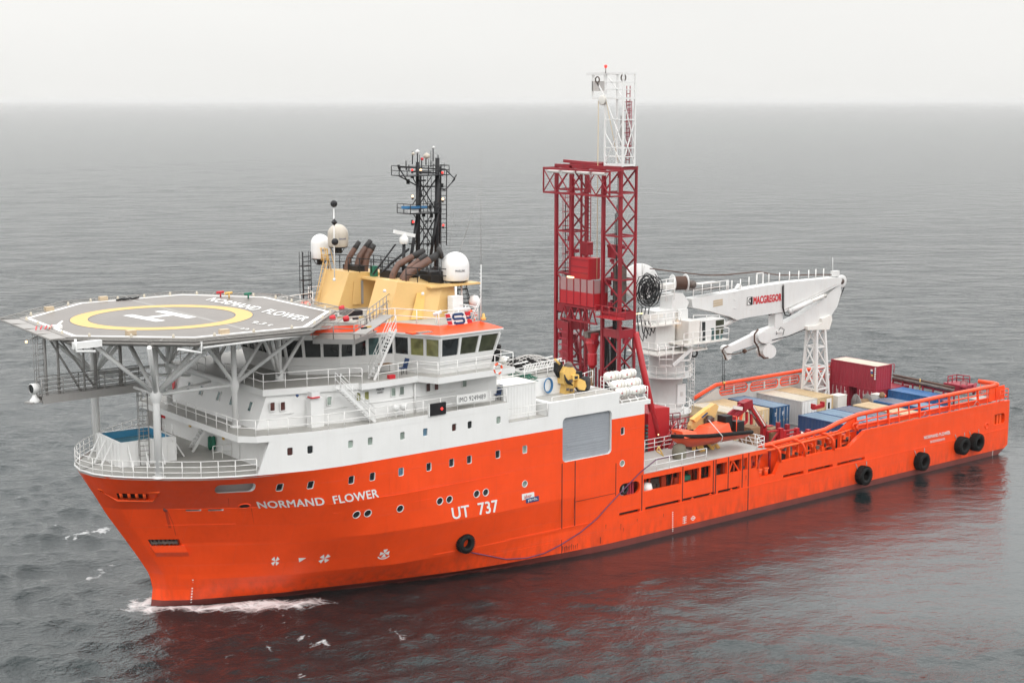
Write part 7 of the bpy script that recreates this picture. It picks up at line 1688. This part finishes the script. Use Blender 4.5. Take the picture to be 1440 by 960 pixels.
m=MB(); m.add([q for t in ts for q in (sec(t)[0][3]-V(0,0,.12),sec(t)[1][0]-V(0,0,.12))],[(2*i,2*i+2,2*i+3,2*i+1) for i in range(14)]); m.build('boat_floor',M['boatorange'],RB)
m=MB(); loop=[sec(t)[0][3] for t in ts[::-1]]+[sec(t)[1][0] for t in ts[1:]]; m.path([p+V(0,-.02 if i<15 else .02,0) for i,p in enumerate(loop)],.17,10); m.build('boat_fender',M['rubber'],RB)
m=MB(); m.prism([V(L0+.8,cy-.75,7.3),V(L0+2.3,cy-.9,7.15),V(L0+2.3,cy-.6,7.6),V(L0+.9,cy-.3,7.75)],(0,1.3,0)); m.build('bow_cover',M['boatorange'],RB)
m=MB(); m.frustum([V(50.9,cy-.95,6.95),V(54.2,cy-.95,6.8),V(54.2,cy+.95,6.8),V(50.9,cy+.95,6.95)],[V(51.7,cy-.6,7.75),V(54.0,cy-.7,7.85),V(54.0,cy+.7,7.85),V(51.7,cy+.6,7.75)]); m.build('boat_canopy',M['boatorange'],RB)
m=MB(); m.box((53.8,cy-.5,7.4),(54.6,cy+.5,8.4)); m.build('boat_console',M['black'],RB); m=MB(); m.box((55.4,cy-.4,6.6),(56.2,cy+.4,7.7)); m.build('outboard_engine',M['black'],RB)
m=MB(); m.tube((54.8,cy-.8,6.8),(54.8,cy-.8,8.3),.04,5); m.tube((54.8,cy+.8,6.8),(54.8,cy+.8,8.3),.04,5); m.tube((54.8,cy-.8,8.3),(54.8,cy+.8,8.3),.04,5); m.build('boat_roll_bar',M['boatorange'],RB)
m=MB(); m.path([V(51.0,cy-1.2,8.6),V(52.6,cy-1.32,7.0),V(52.6,cy-1.2,6.6),V(52.6,cy,6.0)],.035,5); m.build('boat_strap',M['white'],RB)
DV=thing('boat_davit','yellow hinged davit arm reaching over the orange rescue boat','davit',(52,-6.5,5.44))
def dq(u,v,y=-6.6): return px(880+u/8,560+v/8,'y',y)
m=MB(); m.prism([dq(740,360),dq(738,310),dq(775,240),dq(1005,58),dq(1045,80),dq(1040,110),dq(990,260),dq(960,340),dq(850,375)],(0,.5,0)); m.build('davit_arm',M['yellow'],DV)
m=MB(); m.prism([dq(760,240,-7.0),dq(935,105,-7.0),dq(960,125,-7.0),dq(790,270,-7.0)],(0,.5,0)); m.build('davit_cover',M['gold'],DV)
m=MB(); m.prism([dq(850,210,-7.02),dq(915,155,-7.02),dq(925,165,-7.02),dq(860,220,-7.02)],(0,-.03,0)); m.build('davit_nameplate',M['navy2'],DV)
m=MB(); m.box(tuple(dq(900,300,-6.9)),tuple(dq(975,210,-6.65))); m.lathe([(0,-.2),(.3,-.2),(.3,.2),(0,.2)],dq(940,230,-6.9),(0,1,0),12); m.build('davit_winch',M['gearmix'],DV)
m=MB(); m.path([dq(765,345,-6.9),dq(800,350,-6.9),dq(825,370,-6.9),dq(828,400,-6.9)],.09,6); m.build('davit_hook',M['yellow'],DV)
for (a,b) in (((770,520),(765,575)),((800,520),(860,610)),((840,520),(875,605)),((930,510),(985,590)),((1000,500),(1045,600)),((985,510),(975,570))):
    p,q=dq(*a,-6.8),dq(*b,-7.2); q.z=max(q.z,5.44); MB().beam(p,q,.3,.2).build('davit_leg',M['gold'],DV)
m=MB(); m.box((51.8,-6.6,5.44),(54.2,-5.2,6.3)); m.build('davit_base',M['gearmix'],DV)
cv=MB(); cv.lathe([(.55,0),(.62,.5),(.5,1.1),(.2,1.25),(0,1.28)],px(955,644,'z',5.45),(0,0,1),12); top(cv.build('canvas_bundle',M['canvas']),'grey green canvas covered bundle standing behind the white rail of the boat deck','covered bundle')
hp=thing('steel_trestle','small yellow A shaped frame on the boat deck near the orange house side','frame',px(930,645,'z',5.45)); 
for (a,b) in (((345,590),(370,540)),((370,540),(430,665)),((345,590),(420,640))): MB().tube(dq(*a,-8.3),dq(*b,-8.3),.06,6).build('trestle_bar',M['yellow2'],hp)
# purple mooring line hung along the side
m=MB(); pts=[HP(hit(u,v)[0],hit(u,v)[1],.08) for u,v in ((662,776),(690,781.5),(711,785.5),(740,783.8),(765,777),(788,765),(815,748),(839,728),(853,712),(866,698))]+[V(42.3,-9.95,5.7),V(44.2,-9.75,6.4),V(46.2,-9.4,6.3)]
m.path(pts,.045,6); mo=m.build('mooring_rope',M['rope']); top(mo,'thin purple rope looping along the orange hull from the small tyre fender','rope')
# red knuckle crane on deck
KC=thing('knuckle_crane','small folded red lorry type crane beside the weathered blue container','crane',(62,-4,2.4))
def kq(u,v,y=-4.2): return px(1000+u/9.6,540+v/9.6,'y',y)
b0=kq(700,800); MB().beam(V(b0.x,b0.y,2.4),kq(700,560),.5,.5).build('crane_column',M['brightred'],KC)
MB().beam(kq(705,575),kq(505,265),.5,.45).build('crane_arm',M['brightred'],KC); MB().beam(kq(725,560,-4.5),kq(560,290,-4.5),.12,.12).build('crane_hose',M['offwhite'],KC)
MB().beam(kq(655,500),kq(520,370),.2,.2).build('crane_ram',M['galv'],KC)
MB().beam(kq(520,250),kq(400,300),.8,.7).build('crane_head',M['red'],KC); MB().lathe([(0,-.35),(.35,-.35),(.35,.35),(0,.35)],kq(470,265),(0,1,0),12).build('crane_joint',M['brightred'],KC)
for k in range(4): MB().beam(kq(430+k*14,250+k*30,-4.2-.1*k),kq(225+k*14,410+k*28,-4.2-.1*k),.18,.2).build('crane_extension',M['red'] if k%2 else M['maroon'],KC)
MB().beam(kq(300,310,-4.6),kq(420,330,-4.6),.12,.3).build('crane_cover',M['offwhite'],KC)
for a,b in (((480,370),(480,500)),((480,500),(410,560)),((540,400),(540,540)),((380,330),(300,560)),((420,340),(380,560)),((340,400),(350,600)),((300,420),(320,560))): MB().beam(kq(*a),kq(*b),.2,.2).build('crane_leg',M['brightred'] if a[0]>450 else M['boatorange'],KC)
MB().box(tuple(kq(770,575,-4.2)),tuple(kq(800,545,-3.8))).build('crane_foot_pad',M['brightred'],KC)
# red stowage racks with timber
RK=thing('stowage_rack','row of red steel stanchions between the red crane and the dark blue container','rack',(66,-6,2.4))
def st_(u,v0,w_=.3,mt='red',y=-6.2): p=kq(u,v0,y); MB().beam(V(p.x,y,2.4),p,w_,w_).build('rack_stanchion',M[mt],RK); return p
for u,v,w_ in ((935,590,.42),(980,620,.36),(1155,590,.36),(1310,610,.36)): st_(u,v,w_,'brightred')
for u,v,w_ in ((905,515,.3),(1028,540,.34),(1190,635,.2),(1215,630,.12),(1250,640,.12),(1275,630,.12),(760,625,.2)): st_(u,v,w_,'red',-5.0)
for a,b in (((760,640),(915,620)),((800,800),(910,640)),((990,635),(1140,610)),((1000,690),(1135,660)),((1000,690),(1030,740)),((1080,745),(1130,680))): MB().beam(kq(*a,-6.2),kq(*b,-6.2),.14,.14).build('rack_bar',M['brightred'],RK)
for lab,(u0,v0,u1,v1) in (('brown timber baulks stacked behind the red stanchions beside the red crane',(770,570,905,760)),('dark timber stack below the arm of the small red crane',(505,560,630,700))):
    p,q=kq(u0,v1,-4.6),kq(u1,v0,-4.6); T=thing('timber_stack',lab,'timber',((p.x+q.x)/2,-4.4,2.4),'timber stacks on the work deck')
    nz_=5
    for k in range(nz_):
        z0=2.4+(q.z-2.4)*k/nz_; z1=2.4+(q.z-2.4)*(k+1)/nz_-.03
        for j in range(3): MB().box((p.x,-4.9+j*.5,z0),(q.x,-4.45+j*.5,z1)).build('timber_baulk',M['wood'],T)
GP=thing('white_pipe_bend','short white gooseneck pipe in front of the dark blue container','pipe',kq(1260,740,-7.4)); MB().path([V(kq(1255,720,-7.4).x,-7.4,2.4),kq(1255,720,-7.4),kq(1240,670,-7.4),kq(1225,650,-7.4)],.1,8).build('pipe_body',M['offwhite'],GP)
# ------------------------------------------------------------------ tyre fenders
def tyre(lab,u,v,R_,r_,off=.32):
    s,z=hit(u,v); c=HP(s,z,off); T=thing('tyre_fender',lab,'tyre',c-V(0,0,R_),'tyre fenders hung along the port side'); ax=Vector((0,-1,0))
    tyb(T,c,R_,r_,ax)
    for dx in (-.75,.72):
        MB().tube(c+V(dx*R_,.2,R_*.75),c+V(dx*R_*1.25,.3,R_*1.35),.035,5).build('hanging_chain',M['galv'],T)
    return T
def tyb(T,c,R_,r_,ax,mat=None,tread=True):
    prof=[]; w_=r_
    for a,b in ((.52,-.5),(.6,-.56),(.85,-.58),(.97,-.45),(1.0,-.3),(1.0,.3),(.97,.45),(.85,.58),(.6,.56),(.52,.5),(.48,.3),(.62,.0),(.48,-.3),(.52,-.5)): prof.append((a*R_,b*w_*1.0))
    m=MB(); m.lathe(prof,c,ax,32); m.build('tyre_carcass',mat or M['rubber'],T)
    if tread:
        x=ax.orthogonal().normalized(); y=ax.cross(x); m=MB()
        for k in range(28):
            t=2*PI*k/28; d=x*math.cos(t)+y*math.sin(t); tg_=ax.cross(d)
            for sg in (-1,1): m.beam(c+d*R_*1.0+ax*w_*.08*sg,c+d*R_*.985+ax*w_*.5*sg+tg_*.05,.09*R_,.1,up=d)
        m.build('tyre_tread',mat or M['rubber'],T,kind='stuff')
tyre('small worn tyre fender hanging alone below the white type number on the hull',652.5,762.8,.68,.5,.2)
tyre('black tyre fender amidships, nearest the slots in the orange bulwark',1210.5,667,.84,.75)
tyre('black tyre fender hanging alone between the midship tyre and the stern pair',1292.3,647.5,.82,.72)
tyre('left tyre of the pair hanging below the stern lettering',1349,625.3,.84,.75)
tyre('right tyre of the pair, closest to the stern',1369,620.5,.84,.75)
# ------------------------------------------------------------------ upper deck gear, starboard of the shutter
CR_=M['canister']
spots=[((705,335),-7.7),((900,305),-7.7),((780,440),-8.45),((958,415),-8.45),((840,532),-9.2),((1018,505),-9.2)]
labs=['forward one of the two topmost white life raft canisters','after one of the two topmost white life raft canisters','forward one of the two middle row life raft canisters','after one of the two middle row life raft canisters','forward one of the two lowest life raft canisters, above the shutter corner','aftmost of the two lowest life raft canisters, closest to the red stay']
for ((a,b),y),lb in zip(spots,labs):
    c=px(780+a/8.725,490+b/8.725,'y',y); T=thing('liferaft_canister',lb,'life raft',c-V(0,0,.36),'white life raft canisters on the sloping rack'); L_=.72
    m=MB(); m.lathe([(0,-L_-.05),(.2,-L_-.04),(.31,-L_+.06),(.36,-L_+.2),(.36,-.04),(.38,-.03),(.38,.03),(.36,.04),(.36,L_-.2),(.31,L_-.06),(.2,L_+.04),(0,L_+.05)],c,(1,0,0),18); m.build('canister_shell',CR_,T)
    for q in (-.38,.0,.38): m=MB(); m.lathe([(.37,q-.025),(.392,q-.02),(.392,q+.02),(.37,q+.025)],c,(1,0,0),18); m.build('canister_strap',M['greyside'] if q else M['tan'],T)
    MB().box((c.x-.5,c.y-.375,c.z-.05),(c.x-.38,c.y-.355,c.z+.06)).build('canister_label',M['redmark'],T)
CD2=thing('raft_cradle','sloping white tubular cradle carrying the life raft canisters','cradle',(41.8,-8.6,11.46))
for x in (40.6,41.5,42.3,43.2):
    MB().tube((x,-9.6,11.46),(x,-7.4,13.1),.05,6).build('cradle_rail',M['rail'],CD2); MB().tube((x,-7.4,11.46),(x,-7.4,13.1),.05,6).build('cradle_leg',M['rail'],CD2)
for y,z in ((-9.45,11.6),(-8.7,12.15),(-7.9,12.75)): MB().tube((40.6,y,z),(43.3,y,z),.05,6).build('cradle_bar',M['rail'],CD2)
# white store container beside the bridge
a=V(29.15,-9.1,11.47); WB_=thing('white_store_box','plain white ribbed store box on the port side just aft of the bridge','store box',(30.7,-7.9,11.47))
m=MB(); m.box((29.2,-9.05,11.47),(32.3,-6.7,14.0)); m.build('box_body',M['white'],WB_); MB().box((29.15,-9.1,14.0),(32.35,-6.65,14.06)).build('box_roof',M['canister'],WB_)
for k in range(11): MB().box((29.35+k*.28,-9.075,11.6),(29.42+k*.28,-9.05,13.95)).build('box_rib',M['white'],WB_)
# lifebuoys
def buoy(lab,u,v,y,ax=(0,-1,0),r=.36):
    c=px(u,v,'y',y); T=thing('lifebuoy',lab,'lifebuoy',c-V(0,0,r),'orange and white lifebuoys'); ax=Vector(ax).normalized(); x=ax.orthogonal().normalized(); yv=ax.cross(x)
    for k in range(8):
        t0,t1=2*PI*k/8,2*PI*(k+1)/8; m=MB(); m.path([c+(x*math.cos(t)+yv*math.sin(t))*r for t in np.linspace(t0,t1,5)],.085,8,cap=False); m.build('buoy_segment',M['boatorange'] if k%2 else M['white'],T)
buoy('orange and white lifebuoy hung on the outer end of the bridge wing rail',700,518.5,-10.4); buoy('orange and white lifebuoy behind the logo shield on the roof rail',663.5,444,-8.6)
buoy('lifebuoy on the white rail beside the red stairs of the boat deck',953.5,626,-6.5)
c=px(690.5,516,'y',-8); T=thing('orange_float','small orange float beside the lifebuoy on the bridge wing','float',c); MB().lathe([(0,-.2),(.16,-.12),(.2,0),(.16,.14),(0,.2)],c,(0,0,1),10).build('float_body',M['boatorange'],T)
c=px(680,446,'y',-9.2); T=thing('yellow_float_lamp','small yellow float lamp hanging at the base of the white aerial','float lamp',c); MB().lathe([(0,-.25),(.18,-.2),(.2,-.05),(.1,.05),(.1,.25),(0,.3)],c,(0,0,1),10).build('lamp_float',M['gold'],T)
# cargo net heap, tyres, bags on the raised deck
NP=thing('tyre_heap','heap of black tyres under a white rope net aft of the bridge','tyre heap',(36,-4.5,13.8))
def nq(u,v,z=14.6): return px(680+u/8.73,480+v/8.73,'z',z)
c=nq(560,290,14.2)
for k in range(9):
    q=c+V(-1.8+.45*k,(k%3-1)*.8,-.2+.25*math.sin(k*.39*1.0+.4)); 
    prof=[(.3,-.16),(.6,-.18),(.68,0),(.6,.18),(.3,.16),(.3,-.16)]; m=MB(); m.lathe(prof,q,(.8,.3,.35),18); m.build('heap_tyre',M['rubber'],NP)
nt_=MB()
def dz_(x,y): r=((x)/2.6)**2+((y)/1.8)**2; return c.z+.95*max(0,1-r)-.25
for k in range(15):
    x=-2.6+5.2*k/14; nt_.path([V(c.x+x,c.y+y,dz_(x,y)+.1) for y in np.linspace(-1.8,1.8,9)],.035,4)
for k in range(11):
    y=-1.8+3.6*k/10; nt_.path([V(c.x+x,c.y+y,dz_(x,y)+.1) for x in np.linspace(-2.6,2.6,11)],.035,4)
nt_.build('rope_net',M['greyside'],NP,kind='stuff')
GT=thing('folded_gangway','flat white lattice gangway lying across the raised deck beside the tyre heap','gangway',(37,-5.5,13.8))
a,b=nq(430,370,14.2),nq(900,270,14.2); sv=V(0,.55,0)
for sg in (-1,1):
    MB().beam(a+sv*sg,b+sv*sg,.1).build('gangway_chord',M['white'],GT); MB().beam(a+sv*sg+V(0,0,.5),b+sv*sg+V(0,0,.5),.08).build('gangway_chord',M['white'],GT)
for k in range(14):
    p,q=a.lerp(b,k/14),a.lerp(b,(k+1)/14); MB().beam(p-sv,q-sv+V(0,0,.5),.06).build('gangway_brace',M['white'],GT); MB().beam(p-sv,p+sv,.08).build('gangway_rung',M['white'],GT)
gn=MB(); rn=random.Random(3)
for k in range(60):
    u=285+rn.random()*330; v=300+ (u-285)*.35+rn.random()*50; p=nq(u,v,14.1); gn.path([p,p+V(rn.random()-.5,rn.random()*.6-.3,-.1),p+V(rn.random()*1.4-.7,rn.random()*.8-.4,-.25)],.03,4)
gno=gn.build('green_net',M['green']); gno['kind']='stuff'
for i,(u,v,lab) in enumerate(((250,232,'cream sack left of the tyre heap'),(285,240,'second cream sack, touching the green net'),(350,262,'cream sack nearest the tyre heap'))):
    c2=nq(u,v,14.3); m=MB(); m.lathe([(0,-.3),(.32,-.28),(.42,-.05),(.36,.2),(.15,.34),(0,.36)],c2,(.2,.1,1),12); top(m.build('cream_sack',M['canister']),lab,'sack','cream sacks aft of the bridge')
TS=thing('tyre_column','tall pile of black tyres directly behind the bridge wing','tyre pile',nq(120,260,14.0))
for k in range(5):
    q=nq(125,260-k*0,14.0)+V(-.15+.1*(k%2),0,-.1+.36*k); m=MB(); m.lathe([(.3,-.16),(.66,-.17),(.75,0),(.66,.17),(.3,.16),(.3,-.16)],q,(.1,.1*(k%3),1),20); m.build('heap_tyre',M['rubber'],TS)
# blue hose coil on the splinter wall
c=px(680+788/8.73,480+538/8.73,'y',-7.45); m=MB()
for k in range(3): m.path([c+V((.36+.03*k)*math.cos(t),-.05*k,(.52+.03*k)*math.sin(t)) for t in np.linspace(0,2*PI,21)[:-1]],.04,5,closed=True)
top(m.build('hose_coil',M['bluehose']),'blue hose coiled on the white sloping wall behind the store container','hose')
# yellow folded deck crane above the shutter
YC=thing('folded_deck_crane','yellow folded hydraulic crane with black drum standing above the grey shutter','crane',(36.7,-7.9,12.46))
def yq_(u,v,y=-8.0): return px(780+u/8.725,490+v/8.725,'y',y)
def yb2(pts,mat,name,y0=-8.0,th=.7): m=MB(); m.prism([yq_(u,v,y0) for u,v in pts],(0,th,0)); return m.build(name,M[mat],YC)
yb2([(128,580),(245,575),(240,440),(150,430)],'gold','crane_base'); yb2([(118,440),(240,440),(262,270),(230,232),(150,228),(112,300)],'gold','crane_body',-8.1,.9)
yb2([(220,330),(300,320),(300,380),(225,390)],'gold','crane_bracket',-8.3,.3); yb2([(245,340),(285,335),(285,370),(248,375)],'dark','bracket_opening',-8.32,.02)
yb2([(225,300),(340,280),(345,350),(300,370),(225,310)],'black','crane_seat',-7.9,.5)
yb2([(285,400),(330,375),(375,400),(390,460),(370,510),(310,510),(275,470)],'gold','drum_housing',-8.35,.5)
p=yq_(375,440,-7.8); MB().lathe([(0,-.25),(.62,-.25),(.66,0),(.62,.25),(0,.25)],p,(.5,-.8,0),22).build('crane_drum',M['black'],YC)
yb2([(40,180),(95,160),(105,230),(60,330),(35,290)],'black','crane_tip',-7.6,.5); yb2([(30,310),(70,290),(130,420),(115,445)],'rubber','crane_ram',-7.6,.3)
MB().tube(yq_(5,130),yq_(60,190),.09,8).build('crane_link',M['gold'],YC); p=yq_(165,215,-7.7); MB().lathe([(0,-.45),(.2,-.45),(.22,-.2),(.3,-.2),(.3,.25),(0,.25)],p,(1,.5,.3),14).build('crane_motor',M['gearmix'],YC)
m=MB()
for k in range(7): m.path([yq_(120+k*3,320+k*8,-8.2),yq_(140+k*5,400,-8.35),yq_(160+k*10,430+k*3,-8.3)],.05,5)
m.path([yq_(265,480,-8.5),yq_(285,515,-8.5),yq_(335,520,-8.5)],.08,6); m.build('crane_hoses',M['hose'],YC,kind='stuff')
for u,v,w_ in ((200,400,.25),(165,500,.2),(210,510,.22),(255,550,.18)):
    p=yq_(u,v,-8.25); MB().box((p.x-w_/2,p.y-.05,p.z-w_/2),(p.x+w_/2,p.y+.1,p.z+w_/2)).build('crane_fitting',M['gearmix'],YC)
# deck chairs on the bridge wing and by the board
def chair(lab,u,v,z):
    c=px(u,v,'z',z); T=thing('deck_chair',lab,'chair',c,'dark folding chairs on the upper decks'); K_=M['navy']
    MB().box((c.x-.25,c.y-.25,z+.42),(c.x+.25,c.y+.25,z+.46)).build('seat',K_,T)
    m=MB(); m.beam(c+V(.22,0,.46),c+V(.42,0,1.1),.5,.05); m.build('backrest',K_,T)
    for sx in (-.22,.22):
        for sy in (-.22,.22): MB().tube(c+V(sx,sy,0),c+V(sx,sy,.44),.02,5).build('leg',M['black'],T)
    for sy in (-.26,.26): MB().tube(c+V(-.25,sy,.62),c+V(.3,sy,.66),.02,5).build('armrest',M['black'],T)
chair('dark folding chair on the bridge deck behind the rail, right of the roof stair',566,526,15.7); chair('dark folding chair half hidden behind the number board near the store container',698,562,13.0)
# table beside the stair
tb_=px(542,524,'z',15.7); T=thing('deck_table','small brown topped table beside the roof stair on the bridge deck','table',tb_); MB().box((tb_.x-.45,tb_.y-.3,16.3),(tb_.x+.45,tb_.y+.3,16.36)).build('table_top',M['wood'],T)
for sx in (-.38,.38): MB().tube((tb_.x+sx,tb_.y,15.7),(tb_.x+sx,tb_.y,16.3),.03,5).build('table_leg',M['galv'],T)
